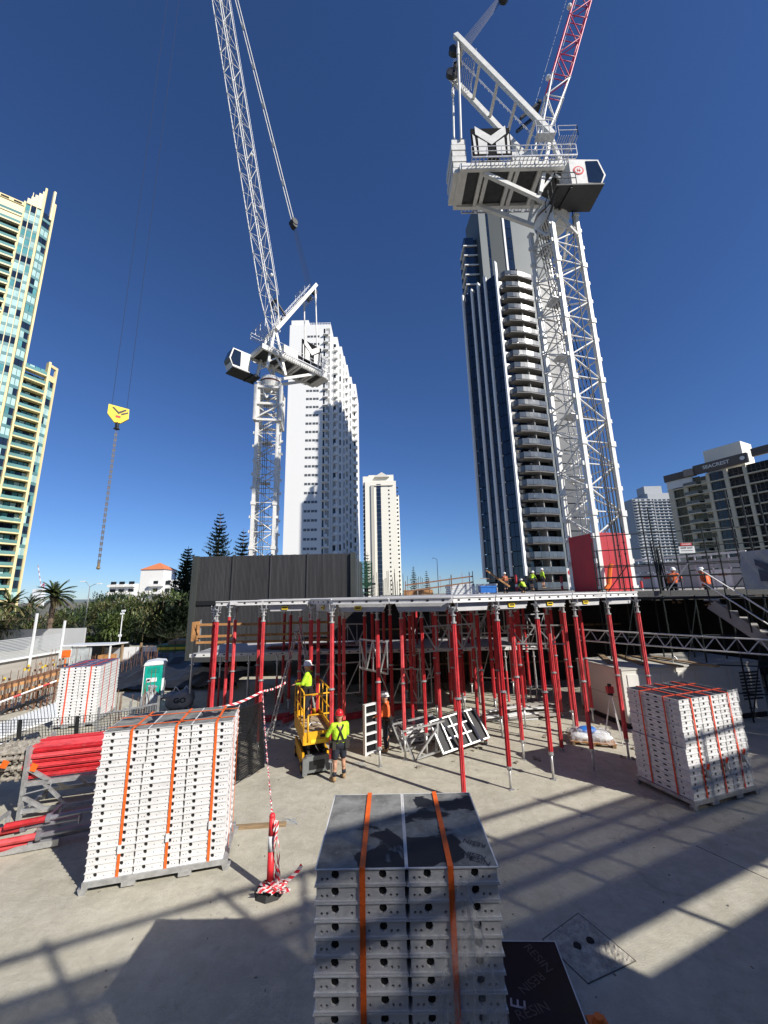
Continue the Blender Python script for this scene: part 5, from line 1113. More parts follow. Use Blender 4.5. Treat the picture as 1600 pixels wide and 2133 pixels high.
# ------------------------------------------------------------------ generator container
gL = G(1214, 1478); gC = Vector((gL.x + 2.75, gL.y - 2.6, 0)); gC = G(1312, 1520)
a = math.atan2(gC.y - gL.y, gC.x - gL.x); LW = (gC - gL).length; gz_ = P(1212, 1374, gL.y).z
gn = thing('generator_container', 'large off white generator container with vents behind the right bundle', 'generator', (gL.x, gL.y, 0), a)
gb_ = mat('off_white_steel', (.62, .61, .56), .5, var=.06, scale=1, dirt=.3, dirtc=(.4, .38, .33)); GD = 6.2
ubox('body', gb_, gn, (LW / 2, GD / 2, gz_ / 2 + .1), (LW, GD, gz_ - .2)); ubox('plinth', blackm, gn, (LW / 2, GD / 2, .1), (LW - .06, GD - .06, .2)); ubox('roof', mat('roof_grey', (.5, .49, .45), .6), gn, (LW / 2, GD / 2, gz_ + .03), (LW + .06, GD + .06, .06))
ubox('end_seam', mat('seam_dark', (.25, .25, .23), .6), gn, (LW / 2, -.003, gz_ * .5), (LW, .012, .015))
for k in range(4):
    dr = ubox('door', mat('door_white', (.66, .65, .61), .5, var=.05), gn, (LW + .012, .9 + 1.5 * k, gz_ * .52), (.03, 1.42, gz_ * .8)); 
    ubox('door_handle', blackm, gn, (LW + .04, .35 + 1.5 * k, gz_ * .5), (.03, .09, .16))
for k in range(9): ubox('vent_slat', blackm, gn, (LW + .03, GD - .6, gz_ * .35 + .12 * k), (.03, .9, .06))
for k in range(4): ubox('roof_plank', oldtimber, gn, (LW * .2 + .55 * k, 1.0 + .7 * k, gz_ + .09 + .04 * (k % 2)), (2.6, .22, .045), R(70 + 12 * k) - a)
MB().path([(LW * .8, 2.8, gz_ + .05), (LW * .8, 2.8, gz_ + .25), (LW * .8 + .12, 2.8, gz_ + .3), (LW * .8 + .2, 2.8, gz_ + .2)], .03, 6).build('lifting_eye', galv, gn)
# tripod with laser level
q = G(1285, 1545); tp = thing('survey_tripod', 'survey tripod with red laser level beside the generator', 'tripod', (q.x, q.y, 0)); hz = P(1280, 1445, q.y).z
for k in range(3): an = k * 2.094 + .5; MB().tube((math.cos(an) * .36, math.sin(an) * .36, 0), (0, 0, hz), .018, 6, .026).build('leg', alu, tp)
MB().tube((0, 0, hz - .04), (0, 0, hz + .03), .09, 10).build('head_plate', blackm, tp); MB().box(-.1, .1, -.08, .08, hz + .03, hz + .24).build('laser_body', redp, tp); MB().tube((0, 0, hz + .24), (0, 0, hz + .32), .06, 10).build('laser_head', blackm, tp)
# wrapped bags on pallet
q = G(1232, 1545); bg_ = thing('bag_pallet', 'small pallet of bags under clear torn plastic near the tripod', 'pallet', (q.x, q.y, 0), R(-18))
for k in range(5): ubox('pallet_board', timber, bg_, (0, -.4 + .2 * k, .1), (1.35, .14, .03))
for x in (-.6, 0, .6): ubox('pallet_bearer', oldtimber, bg_, (x, 0, .045), (.1, .95, .08))
for k, (x, y, z, rz) in enumerate(((-.32, -.2, .22, .1), (.3, -.18, .22, -.05), (-.3, .24, .22, 0), (.32, .22, .22, .1), (-.1, .02, .36, .5))):
    mb = MB(); mb.sph((0, 0, 0), .34, 12, 8, (1, .66, .32)); mb.build('bag', bluet if k == 4 else plastw, bg_, True, (x, y, z)).rotation_euler = (0, 0, rz)
mb = MB(); g = []
for j in range(13):
    row = []
    for i in range(17):
        u_, v_ = i / 16 * 2 - 1, j / 12 * 2 - 1; e_ = max(abs(u_), abs(v_)); row.append(Vector((u_ * .72, v_ * .52, .40 + random.uniform(-.05, .05) if e_ < .75 else (.3 if e_ < .9 else .12) + random.uniform(-.04, .04))))
    g.append(row)
for j in range(12):
    for i in range(16): mb.quad(g[j][i], g[j][i + 1], g[j + 1][i + 1], g[j + 1][i])
wr2 = wrap.copy(); wr2.name = 'cloudy_wrap'; mb.build('plastic_cover', wrap, bg_, True)
# pile of pale boards under the deck
q = G(1085, 1492); t = thing('board_pile', 'untidy pile of pale white boards under the deck', 'board pile', (q.x, q.y, 0), R(10))
for k in range(26): ubox('board', concr if k % 3 else plastw, t, (random.uniform(-.9, .9), random.uniform(-.5, .5), .04 + .016 * k), (random.uniform(1.4, 2.2), .2, .035), random.uniform(-.2, .25))
# leaning panel frames in the middle
q = G(868, 1592); q2 = G(1028, 1558)
lf = thing('leaning_frames', 'empty aluminium panel frames leaning on a folded trestle', 'frame', (q.x, q.y, 0), math.atan2(q2.y - q.y, q2.x - q.x)); Lf = (q2 - q).length
Mf = Matrix.Translation((0, -.1, .05)) @ Matrix.Rotation(R(-38), 4, 'X') @ Matrix.Rotation(R(-6), 4, 'Y')
MB(Mf).box(.9, Lf - .05, .04, .06, 0, 1.0).build('panel_back', mat('dull_ply_black', (.03, .03, .034), .7, var=.3), lf)
for k in range(6): x = .92 + (Lf - 1.0) * k / 5; MB(Mf).box(x - .022, x + .022, -.04, .04, 0, 1.0).build('frame_bar', alu, lf)
for z, f_ in ((.02, 1), (.98, 1), (.36, .6), (.68, .6)): MB(Mf).box(.95 if f_ == 1 else 1.25, .95 + (Lf - 1.05) * (1 if f_ == 1 else .72), -.045, .035, z - .022, z + .022).build('frame_rail', alu, lf)
for s in (0, 1):
    o = Vector((0, .2 + s * .75, 0)); MB().bar(o + Vector((0, 0, .05)), o + Vector((-.3, .1, .85)), .05).bar(o + Vector((.1, 0, .06)), o + Vector((1.1, .1, .12)), .05).bar(o + Vector((.15, 0, .1)), o + Vector((.95, .1, .8)), .05).bar(o + Vector((-.3, .1, .85)), o + Vector((1.2, .1, .95)), .05).bar(o + Vector((.95, .1, .95)), o + Vector((.85, .1, .1)), .06).build('trestle', galv, lf)
# upright panel held by the orange worker
q = G(773, 1570); pu = thing('upright_panel', 'white panel frame stood on end beside the orange worker', 'panel', (q.x, q.y, 0), R(38))
ubox('back_sheet', matteb, pu, (0, .045, .74), (.44, .02, 1.44))
for x in (-.24, .24): ubox('frame_side', white, pu, (x, 0, .75), (.05, .12, 1.5))
for k in range(6): ubox('frame_rung', white, pu, (0, 0, .03 + .288 * k), (.44, .11, .055))
# ------------------------------------------------------------------ bollard, tape, plank
q = G(562, 1858); bo = thing('barrier_bollard', 'red and white bollard wrapped in barrier tape on an octagonal base', 'bollard', (q.x, q.y, 0)); hb_ = 1.15
MB().tube((0, 0, 0), (0, 0, .09), .27, 8, .2).build('base', rubber, bo, False); MB().tube((0, 0, .08), (0, 0, .62), .062, 14, .058).build('lower_tube', mat('bollard_red', (.72, .03, .04), .45), bo, True); MB().tube((0, 0, .62), (0, 0, .86), .06, 14).build('reflective_band', plastw, bo, True); MB().tube((0, 0, .86), (0, 0, hb_), .058, 14, .05).sph((0, 0, hb_), .055, 10, 6).build('upper_tube', MATS['bollard_red'], bo, True)
def stripe_mat():
    m = bpy.data.materials.new('barrier_tape'); m.use_nodes = True; n = m.node_tree.nodes; l = m.node_tree.links; b = n['Principled BSDF']
    uv = n.new('ShaderNodeUVMap'); sp_ = n.new('ShaderNodeSeparateXYZ'); l.new(uv.outputs[0], sp_.inputs[0])
    a = n.new('ShaderNodeMath'); a.operation = 'ADD'; l.new(sp_.outputs[0], a.inputs[0]); l.new(sp_.outputs[1], a.inputs[1]); f = n.new('ShaderNodeMath'); f.operation = 'FRACT'; l.new(a.outputs[0], f.inputs[0]); g = n.new('ShaderNodeMath'); g.operation = 'GREATER_THAN'; g.inputs[1].default_value = .5; l.new(f.outputs[0], g.inputs[0])
    mx = n.new('ShaderNodeMix'); mx.data_type = 'RGBA'; mx.inputs[6].default_value = (.78, .76, .74, 1); mx.inputs[7].default_value = (.68, .03, .05, 1); l.new(g.outputs[0], mx.inputs[0]); l.new(mx.outputs[2], b.inputs['Base Color']); b.inputs['Roughness'].default_value = .45; return m
tapem = stripe_mat()
def tape(name, parent, pts, w, pitch=.16, tw=3.0, loc=None):
    me = bpy.data.meshes.new(name); vs_, fs, uvs = [], [], []; s = 0; N_ = len(pts)
    for i, p in enumerate(pts):
        p = Vector(p); d_ = (Vector(pts[min(i + 1, N_ - 1)]) - Vector(pts[max(i - 1, 0)])).normalized(); sd_ = d_.cross(Vector((0, 1, 0)) if abs(d_.y) < .9 else Vector((1, 0, 0))).normalized(); up = sd_.cross(d_); an = tw * i / N_
        o = (sd_ * math.cos(an) + up * math.sin(an)) * (w / 2); vs_ += [p - o, p + o]
        if i: s += (p - Vector(pts[i - 1])).length
        uvs.append(s / pitch)
    for i in range(N_ - 1): fs.append((2 * i, 2 * i + 1, 2 * i + 3, 2 * i + 2))
    me.from_pydata([tuple(v) for v in vs_], [], fs); ul = me.uv_layers.new(name='UVMap')
    for pl_ in me.polygons:
        for li in pl_.loop_indices: vi = me.loops[li].vertex_index; ul.data[li].uv = (uvs[vi // 2], .5 * (vi % 2))
    me.materials.append(tapem); return ob(name, me, parent, loc)
random.seed(21)
for k in range(4):
    z = .02; pts = []; x0, y0 = random.uniform(.02, .1), random.uniform(-.12, .02)
    for i in range(14): f_ = i / 13; pts.append((x0 + .10 * f_ + .04 * math.sin(f_ * 9 + k), y0 - .05 * f_ + .03 * math.cos(f_ * 11 + k), hb_ - .05 - f_ * (1.0 - .05 * k)))
    tape('hanging_tape', bo, pts, .04, .12, 4)
for k in range(6): pts = [(random.uniform(-.05, .3) + .12 * math.sin(i * .9 + k), -.12 + .14 * math.cos(i * .8 + k * 2), .12 + .06 * abs(math.sin(i + k))) for i in range(9)]; tape('hanging_tape', bo, pts, .045, .12, 5)
tape('hanging_tape', bo, [(.2, 0, .12), (.34, -.03, .2), (.48, -.05, .32), (.56, -.05, .42)], .06, .14, .6)
pa = Vector((-4.15, 13.36, 1.15)); tb = Vector((q.x, q.y, hb_)); bt = thing('barrier_tape', 'twisted red and white barrier tape from the bollard up to the left props', 'tape', tb)
p1 = P(547, 1440, 13.3) - tb; pts = [p1 * (i / 40) + Vector((0, 0, -.12 * math.sin(math.pi * i / 40))) for i in range(41)]; tape('tape_run', bt, pts, .042, .13, 60)
p2 = P(432, 1478, 12.6) - tb; p3 = P(598, 1420, 15.2) - tb
pts = [p2.lerp(p1, i / 10) + Vector((0, 0, -.1 * math.sin(math.pi * i / 10))) for i in range(11)] + [p1.lerp(p3, i / 10) + Vector((0, 0, -.06 * math.sin(math.pi * i / 10))) for i in range(1, 11)]; tape('tape_run', bt, pts, .07, .2, 1.0)
qa, qb = G(478, 1728), G(596, 1720); o = ubox('timber_plank', oldtimber, None, (qa + qb) / 2 + Vector((0, 0, .035)), ((qb - qa).length, .09, .07), math.atan2(qb.y - qa.y, qb.x - qa.x)); tag(o, 'short timber plank lying between the largest bundle and the bollard', 'plank')
# ------------------------------------------------------------------ prop rack
rk = thing('prop_rack', 'galvanised rack loaded with red props at the left edge', 'rack', G(38, 1712)); b0 = rk.location; zr_ = P(68, 1555, b0.y).z
ra = R(16); U2 = Vector((math.cos(ra), math.sin(ra), 0)); V2 = Vector((-U2.y, U2.x, 0))
def rp(u_, v_, z): return U2 * u_ + V2 * v_ + Vector((0, 0, z))
for v_ in (0, 1.1):
    for u_ in (0, 2.2): MB().bar(rp(u_, v_, 0), rp(u_, v_, zr_), .08).build('post', galv, rk)
    MB().bar(rp(0, v_, .78), rp(2.2, v_, .78), .07, .1).build('beam', galv, rk); MB().bar(rp(0, v_, .2), rp(2.2, v_, .2), .06, .08).build('beam', galv, rk); MB().bar(rp(.02, v_, 1.12), rp(.5, v_, .8), .07).bar(rp(.02, v_, .5), rp(.45, v_, .22), .07).build('gusset', galv, rk); MB().bar(rp(.4, v_, .75), rp(.9, v_, .24), .06).bar(rp(2.1, v_, .75), rp(1.6, v_, .24), .06).build('brace', galv, rk)
for u_ in (0, 2.2): MB().bar(rp(u_, 0, .72), rp(u_, 1.1, .72), .07).bar(rp(u_, 0, .16), rp(u_, 1.1, .16), .06).build('cross_beam', galv, rk)
MB().path([rp(0, -.05, .55), rp(.1, -.08, .6), rp(.55, -.08, .66), rp(.58, -.06, .76)], .014, 6).build('hook_wire', galv, rk)
tm1 = MB().tube((0, 0, 0), (0, 0, 3.1), .055, 14, None, .2).mesh('outer_tube', redp); tm2 = MB().tube((0, 0, -.75), (0, 0, 0), .036, 8).box(-.07, .07, -.07, .07, -.76, -.74).tube((0, 0, -.18), (0, 0, -.13), .08, 8).tube((0, 0, -.05), (0, 0, .03), .075, 8).bar((-.1, 0, -.3), (.1, 0, -.26), .03).bar((0, -.1, -.5), (0, .1, -.46), .03).mesh('inner_tube', mat('crusted_steel', (.36, .33, .28), .8, .2, var=.35, scale=12, bump=.5))
qq = rp(1, 0, 0).normalized().to_track_quat('Z', 'Y'); ci = 0
for r_ in range(6):
    for c in range(8):
        t = thing('steel_prop', 'red prop on the rack, %s layer from the bottom, %s from the near side' % (ORD[r_], ORD[c]), 'prop', b0 + rp(-.1 + random.uniform(-.14, .14), .1 + .125 * c + .06 * (r_ % 2), .9 + .108 * r_), 0, 'red props lying on the rack'); t.rotation_mode = 'QUATERNION'; t.rotation_quaternion = qq
        ob('outer_tube', tm1, t); ob('inner_tube', tm2, t)
for k in range(3): o = MB().prism([(-.1, 0, -.08), (.06, -.02, -.1), (.12, 0, .04), (-.05, .02, .08)], (0, .01, 0)).build('rag_flag', orangep, rk, False, rp(-.55 + .15 * k, -.12, 1.25 + .06 * k) if k < 2 else rp(.16, -.06, 1.15))
# lower loose props
lm1 = MB().tube((0, 0, 0), (0, 0, .75), .06, 12, None, .15).mesh('outer_tube', redp); lm2 = MB().tube((0, 0, .7), (0, 0, 1.7), .045, 10).box(-.08, .08, -.08, .08, 1.7, 1.715).tube((0, 0, .68), (0, 0, .76), .085, 10).mesh('inner_tube', mat('violet_grey_tube', (.34, .34, .38), .35, .6, var=.15))
for k, (x, y, z) in enumerate(((-40, 1738, .62), (-10, 1758, .5), (10, 1722, .5), (-30, 1775, .42), (-60, 1750, .4))):
    s = P(x, y, 8.9); t = thing('steel_prop', 'short prop with bare steel end below the rack, %s of five from the back' % ORD[k], 'prop', s, 0, 'short props on the lower shelf of the rack'); t.rotation_mode = 'QUATERNION'; t.rotation_quaternion = (U2 + Vector((0, .05 * k, .015))).normalized().to_track_quat('Z', 'Y'); ob('outer_tube', lm1, t); ob('inner_tube', lm2, t)
t = thing('low_trestle', 'low galvanised trestle under the short props', 'trestle', G(75, 1760)); 
for k in (-.9, .1): MB().bar(rp(k, -.2, 0), rp(k, -.2, .45), .06).bar(rp(k, -.2, .42), rp(k, .7, .42), .06).bar(rp(k, .7, .42), rp(k, .7, 0), .06).build('leg_frame', galv, t)
MB().bar(rp(-1.2, -.22, .06), rp(.5, -.22, .1), .09, .12).build('rail', galv, t)
# ------------------------------------------------------------------ black nets
def net(label, corners, nu, nv, wire, sag=.05, posts=True, fold=None):
    c = [Vector(p) for p in corners]; t = thing('debris_net', label, 'net', (c[3].x, c[3].y, 0)); o = t.location; mb = MB(); g = []
    for j in range(nv + 1):
        row = []
        for i in range(nu + 1):
            u_, v_ = i / nu, j / nv; p = c[0].lerp(c[1], u_).lerp(c[3].lerp(c[2], u_), v_); k = math.sin(math.pi * u_)
            row.append(p + Vector((0, .05 * math.sin(u_ * 17) * v_, -sag * k)) - o)
        g.append(row)
    for j in range(nv + 1):
        for i in range(nu):
            mb.bar(g[j][i], g[j][i + 1], wire * (2.2 if j in (0, nv) else 1), wire * .6)
    for i in range(nu + 1):
        for j in range(nv): mb.bar(g[j][i], g[j + 1][i], wire, wire * .6)
    mb.build('netting', blackm, t)['kind'] = 'stuff'
    if fold:
        f_ = MB()
        for u_ in fold:
            i = int(u_ * nu); a, b = g[0][i], g[nv][i]; f_.prism([a + Vector((-.05, -.03, 0)), b + Vector((-.06, -.03, 0)), b + Vector((.05, -.03, 0)), a + Vector((.06, -.03, 0))], (0, .03, 0))
        f_.build('folded_net', blackm, t)
    b = MB().tube(g[nv][0] , g[nv][-1], .022, 6)
    if fold: b.build('bottom_tube', plastw, t)
    return t
net('black square debris net stretched behind the prop rack', [P(-60, 1503, 12.6), P(300, 1478, 13.3), P(300, 1520, 13.3), P(-60, 1556, 12.6)], 58, 8, .013, .06, True, (.28, .62))
net('black fine debris net hanging between the largest bundle and the left props', [P(478, 1480, 11.2), P(545, 1462, 12.95), P(552, 1596, 12.95), P(478, 1632, 11.2)], 40, 30, .017, .03)
# fence rail with steel tube above the left net
t = thing('mesh_fence', 'low galvanised mesh fence panel behind the rear net', 'fence', P(205, 1490, 14.2)); o = t.location; e_ = P(330, 1465, 14.6) - o
for k in (0, 1): MB().bar(Vector((0, 0, -.45 * k)), e_ + Vector((0, 0, -.45 * k)), .05).build('rail', galv, t)
for k in range(24): q = e_ * (k / 23); MB().bar(q, q + Vector((0, 0, -.7)), .014).build('wire', galv, t)
for k in (0, 12, 23): q = e_ * (k / 23); MB().bar(q + Vector((0, 0, .25)), q + Vector((0, 0, -2.0)), .06).build('post', galv, t)
# ------------------------------------------------------------------ left side clutter: rebar, timbers, sheets
random.seed(31)
for gi, (x0, x1, y, Y, n, lb) in enumerate(((0, 60, 1500, 20, 34, 'rusty starter bars at the far left edge below the slat screen'), (55, 125, 1490, 21, 34, 'rusty starter bars left of the rear panel bundle'), (100, 180, 1440, 27, 26, 'rusty starter bars behind the rear panel bundle'), (270, 345, 1440, 27, 40, 'dark starter bars behind the toilet'), (262, 300, 1500, 17, 18, 'starter bars with red caps in front of the toilet'))):
    pt = [(P(random.uniform(x0, x1), y, Y).x, Y + random.uniform(-1.6, 1.6)) for _ in range(n)]
    bars(lb, pt, 0, [random.uniform(.9, 2.0) if gi != 3 else random.uniform(1.3, 2.2) for _ in pt], None, .013, rust)
q0 = P(-60, 1452, 18.5); q1 = P(122, 1402, 20.5); t = thing('formwork_edge', 'long orange timber edge form running along the left rebar', 'formwork', q0)
for k, (dz, m_) in enumerate(((0, timber), (.16, rust), (-.5, rust), (-.35, timber))): MB().bar(Vector((0, .1 * k, dz)), q1 - q0 + Vector((0, .1 * k, dz)), .1, .13).build('beam', m_, t)
for k in range(14): q = (q1 - q0) * (k / 13); MB().bar(q + Vector((0, -.1, .2)), q + Vector((0, -.1, -1.6)), .05).build('stake', rust, t)
for k in range(26): q = (q1 - q0) * random.random(); MB().box(-.03, .03, -.03, .03, 0, .10).build('bracket', [rust, signyel, rust, timber][k % 4], t, False, q + Vector((0, random.uniform(-.3, 1.5), random.uniform(.1, .7))))
t = thing('pipe_rail', 'white and red striped pipe along the left rebar', 'pipe', P(-40, 1478, 17.5)); e_ = P(118, 1418, 19.5) - t.location - Vector((0, 0, 0))
for k in range(10): MB().tube(e_ * (k / 10), e_ * ((k + .98) / 10), .04, 6).build('pipe_length', plastw if k % 4 else signred, t)
q = P(60, 1490, 14.6); t = thing('sheet_pile', 'sloping white ribbed sheets half covered with black plastic at left', 'sheet pile', (q.x, q.y, 0))
A_ = P(-40, 1520, 14) - t.location; B_ = P(118, 1462, 15.5) - t.location; C_ = P(122, 1490, 14.6) - t.location; D_ = P(-40, 1545, 13.4) - t.location
for k in range(22):
    f0_, f1_ = k / 22, (k + .62) / 22; MB().prism([A_.lerp(B_, f0_), A_.lerp(B_, f1_), D_.lerp(C_, f1_), D_.lerp(C_, f0_)], (0, 0, -.05)).build('sheet_rib', plastw, t)
MB().prism([A_ + Vector((0, 0, -.06)), B_ + Vector((0, 0, -.06)), C_ + Vector((0, 0, -.06)), D_ + Vector((0, 0, -.06))], (0, 0, -.05)).build('sheet', plastw, t)
mb = MB(); g = []
a_, b_2 = P(-30, 1500, 14.6) - t.location, P(115, 1450, 16.0) - t.location
for j in range(7):
    g.append([a_.lerp(b_2, i / 24) + Vector((0, -.12 * j, -.015 * j + .12 + random.uniform(-.07, .07))) for i in range(25)])
for j in range(6):
    for i in range(24): mb.quad(g[j][i], g[j][i + 1], g[j + 1][i + 1], g[j + 1][i])
mb.build('black_cover', blackt, t, True)
# black sheeted excavation edge and bulk bag
q = G(345, 1415); t = thing('black_sheeting', 'black plastic sheeting over the bank behind the toilet', 'sheeting', (q.x, q.y, 0)); mb = MB(); g = []
for j in range(9): g.append([Vector((-3.5 + i * .4, 3 - j * .8, 1.3 - .13 * j + random.uniform(-.12, .12))) for i in range(24)])
for j in range(8):
    for i in range(23): mb.quad(g[j][i], g[j][i + 1], g[j + 1][i + 1], g[j + 1][i])
mb.build('sheet', blackt, t, True)
q = G(374, 1476); gbag = thing('bulk_bag', 'pale bulk bag printed GO in the shade beside the left props', 'bag', (q.x, q.y, 0), R(12))
mb = MB(); mb.sph((0, 0, 0), 1.0, 28, 20)
def sq(v):
    n_ = (abs(v[0]) ** 4 + abs(v[1]) ** 4 + abs(v[2]) ** 4) ** .25 or 1; k = 1 / n_; w_ = math.sin(v[0] * 9 + v[2] * 7) * .025 + math.sin(v[1] * 11 + v[2] * 13 + v[0] * 5) * .02
    return ((v[0] * k + w_) * .72, (v[1] * k + w_) * .55, .6 + (v[2] * k + w_) * (.58 if v[2] < 0 else .5 + .12 * math.sin(v[0] * 5)))
mb.v = [sq(v) for v in mb.v]; mb.build('bag', mat('shade_grey_bag', (.26, .27, .28), .85, var=.2), gbag, True); gbag.scale = (.8, .8, .72); o = ob('print', text_mesh('GO', .42, navy, .004, .01), gbag, (.12, -.592, .62), (R(90), 0, R(4)))  # bag colour darkened to stand in for the shade on it
for s in (-1, 1): MB().path([(s * .45, 0, 1.0), (s * .3, 0, 1.35), (s * .1, 0, 1.1)], .03, 5).build('lifting_loop', plastw, gbag)
q = G(310, 1490); t = thing('debris_bag', 'clear sack of rubbish in front of the toilet', 'bag', (q.x, q.y, 0)); mb = MB(); mb.sph((0, 0, .5), .55, 14, 10, (.8, .7, 1.0)); mb.build('sack', MATS['cloudy_plastic'], t, True); MB().tube((0, 0, 1.0), (.05, 0, 1.2), .12, 8, .2).build('neck', MATS['cloudy_plastic'], t)
# red beams lying behind the workers
for i, (x0, y0, x1, y1) in enumerate(((700, 1500, 860, 1468), (590, 1502, 640, 1480), (545, 1500, 600, 1492))):
    a = G(x0, y0, .1); b = G(x1, y1, .1); t = thing('red_beam', ['long red beam lying on the slab behind the orange worker', 'red beam lying behind the scissor lift', 'short red beam lying behind the left net'][i], 'beam', (a.x, a.y, 0)); d_ = b - a
    for k in range(3): MB().bar(Vector((0, .13 * k, .1)), Vector((d_.x, d_.y + .13 * k, .1)), .11, .16).build('tube', redp, t)
random.seed(77)
db = MB()
for k in range(240):
    x = random.uniform(-7, 11); y = random.uniform(12.5, 24); s = random.uniform(.02, .09); db.box(-s, s, -s * .5, s * .5, 0, s * .6, Matrix.Translation((x, y, .0)) @ Matrix.Rotation(random.uniform(0, 3), 4, 'Z'))
for k in range(160):
    x = random.uniform(-7, 9); y = random.uniform(4, 12.5); s = random.uniform(.008, .022); db.box(-s, s, -s * .5, s * .5, 0, s * .5, Matrix.Translation((x, y, .0)) @ Matrix.Rotation(random.uniform(0, 3), 4, 'Z'))
tag(db.build('rubble', mat('debris', (.3, .27, .22), .9, var=.4, scale=8)), 'small offcuts and crumbs scattered on the slab', 'rubble', None, 'stuff')
for i in range(16):
    x, y = random.uniform(-5, 9), random.uniform(15.5, 24); L = random.uniform(1, 2.6); o = ubox('timber_offcut', [oldtimber, timber, plastw, galv][i % 4], None, (x, y, .03 + .012 * (i % 5)), (L, .1, .05), random.uniform(0, 3.1)); tag(o, '%s length, %s of its kind, lying loose in the shade under the deck' % (['weathered timber', 'orange timber', 'white plastic', 'grey steel'][i % 4], ORD[i // 4]), 'timber', 'loose lengths lying under the deck')
# ------------------------------------------------------------------ scaffold, right
SA_ = Vector((9.7, 18.6, 0)); SB_ = Vector((17.5, 15.6, 0)); sdv = (SB_ - SA_); sL = sdv.length; sdv.normalize(); snv = Vector((sdv.y, -sdv.x, 0))
sf = thing('access_scaffold', 'dark tube scaffold with decks along the right side of the site', 'scaffold', SA_)
def S(s, o, z): return sdv * s + snv * o + Vector((0, 0, z))
st_t = [7.2, 8.2, 9.0, 8.0, 7.6, 9.2, 9.3, 8.6]
for k in range(8):
    s = .3 + sL * k / 7.6
    for o_ in (0, 1.25):
        h = st_t[k] - (.5 if o_ else 0); so_ = MB().tube(S(s, o_, 0), S(s, o_, h), .03, 7).build('standard', darkst, sf)
        c_ = MB()
        for z in range(1, int(h * 2)): c_.tube(S(s, o_, z * .5 - .02), S(s, o_, z * .5 + .02), .055, 8)
        c_.build('rosette', darkst, so_)['kind'] = 'stuff'
for z in (1.0, 2.0, 3.0, 4.55, 5.0, 5.5, 6.0, 6.8, 7.5):
    for o_ in (0, 1.25):
        if z > 6.5 and o_: continue
        for k in range(7): MB().tube(S(.3 + sL * k / 7.6, o_, z), S(.3 + sL * (k + 1) / 7.6, o_, z), .025, 6).build('ledger', darkst, sf)
for k in range(0, 7, 2): MB().tube(S(.3 + sL * k / 7.6, 1.28, 4.6), S(.3 + sL * (k + 1) / 7.6, 1.28, 6.0), .022, 6).build('brace', galv if k % 4 else darkst, sf); MB().tube(S(.3 + sL * k / 7.6, 1.28, .2), S(.3 + sL * (k + 1) / 7.6, 1.28, 4.4), .022, 6).build('brace', darkst, sf)
for k in range(5): ubox('deck_plank', mat('steel_plank', (.2, .2, .19), .6, .4), sf, S(sL * .5 - 2.8 + k * 1.25 * 0 + 2.8 * 0 + 0, .12 + .25 * k, 4.62), (sL, .23, .05), math.atan2(sdv.y, sdv.x))
for k in range(6): fo = ubox('toe_plate', mat('perforated_grey', (.2, .2, .19), .6, .3, var=.4, scale=30), sf, S(.9 + 1.25 * k, 1.34, 4.78), (1.22, .03, .22), math.atan2(sdv.y, sdv.x))
# bundle of loose tubes standing
for k in range(9): b = P(1385 + random.uniform(-8, 14), 1236, 16.6 + random.uniform(-.2, .2)); MB().tube(b - SA_, b - SA_ + Vector((random.uniform(-.15, .1), 0, random.uniform(1.5, 2.3))), .028, 6).build('loose_tube', darkst, sf)
# danger board and banner
q = P(1430, 1141, 15.8); sg = thing('danger_sign', 'white DANGER KEEP OUT sign with red header hung on the right scaffold', 'sign', q, math.atan2(sdv.y, sdv.x) * .3); MB().box(-.3, .3, -.01, .01, -.22, .22).build('board', plastw, sg); ubox('header_band', blackm, sg, (0, -.013, .14), (.58, .008, .15)); ubox('red_oval', signred, sg, (0, -.019, .14), (.42, .006, .1))
ob('lettering', text_mesh('DANGER', .085, plastw, .001, .001), sg, (0, -.024, .14), (R(90), 0, 0)); ob('lettering', text_mesh('KEEP OUT', .1, blackm, .001, .001), sg, (0, -.014, -.01), (R(90), 0, 0)); ob('lettering', text_mesh('CONSTRUCTION SITE', .045, blackm, .001), sg, (0, -.014, -.12), (R(90), 0, 0))
a, b = P(1537, 1150, 14.2), P(1680, 1120, 12.2); zb_ = P(1552, 1228, 14.2).z; bn = thing('mesh_banner', 'pale mesh banner with dark M emblem tied to the right scaffold', 'banner', (a.x, a.y, zb_)); e_ = Vector((b.x - a.x, b.y - a.y, 0)); h_ = a.z - zb_
mb = MB(); g = []
for j in range(9): g.append([e_ * (i / 20) + Vector((.03 * math.sin(i * 1.3 + j), .04 * math.sin(i * .9 + j * .7), h_ * j / 8)) for i in range(21)])
for j in range(8):
    for i in range(20): mb.quad(g[j][i], g[j][i + 1], g[j + 1][i + 1], g[j + 1][i])
mb.build('cloth', greyf, bn, True)
M2 = MB(); fn = Vector((e_.y, -e_.x, 0)).normalized() * .07
for poly in ([(.25, .78), (.5, .55), (.75, .78), (.75, .62), (.5, .36), (.25, .62)], [(.28, .2), (.42, .2), (.42, .4), (.28, .52)], [(.58, .2), (.72, .2), (.72, .52), (.58, .4)]): M2.prism([e_ * u_ + Vector((0, 0, h_ * v_)) + fn for u_, v_ in poly], fn * .1)
M2.build('emblem', mat('banner_print', (.08, .09, .12), .8), bn)
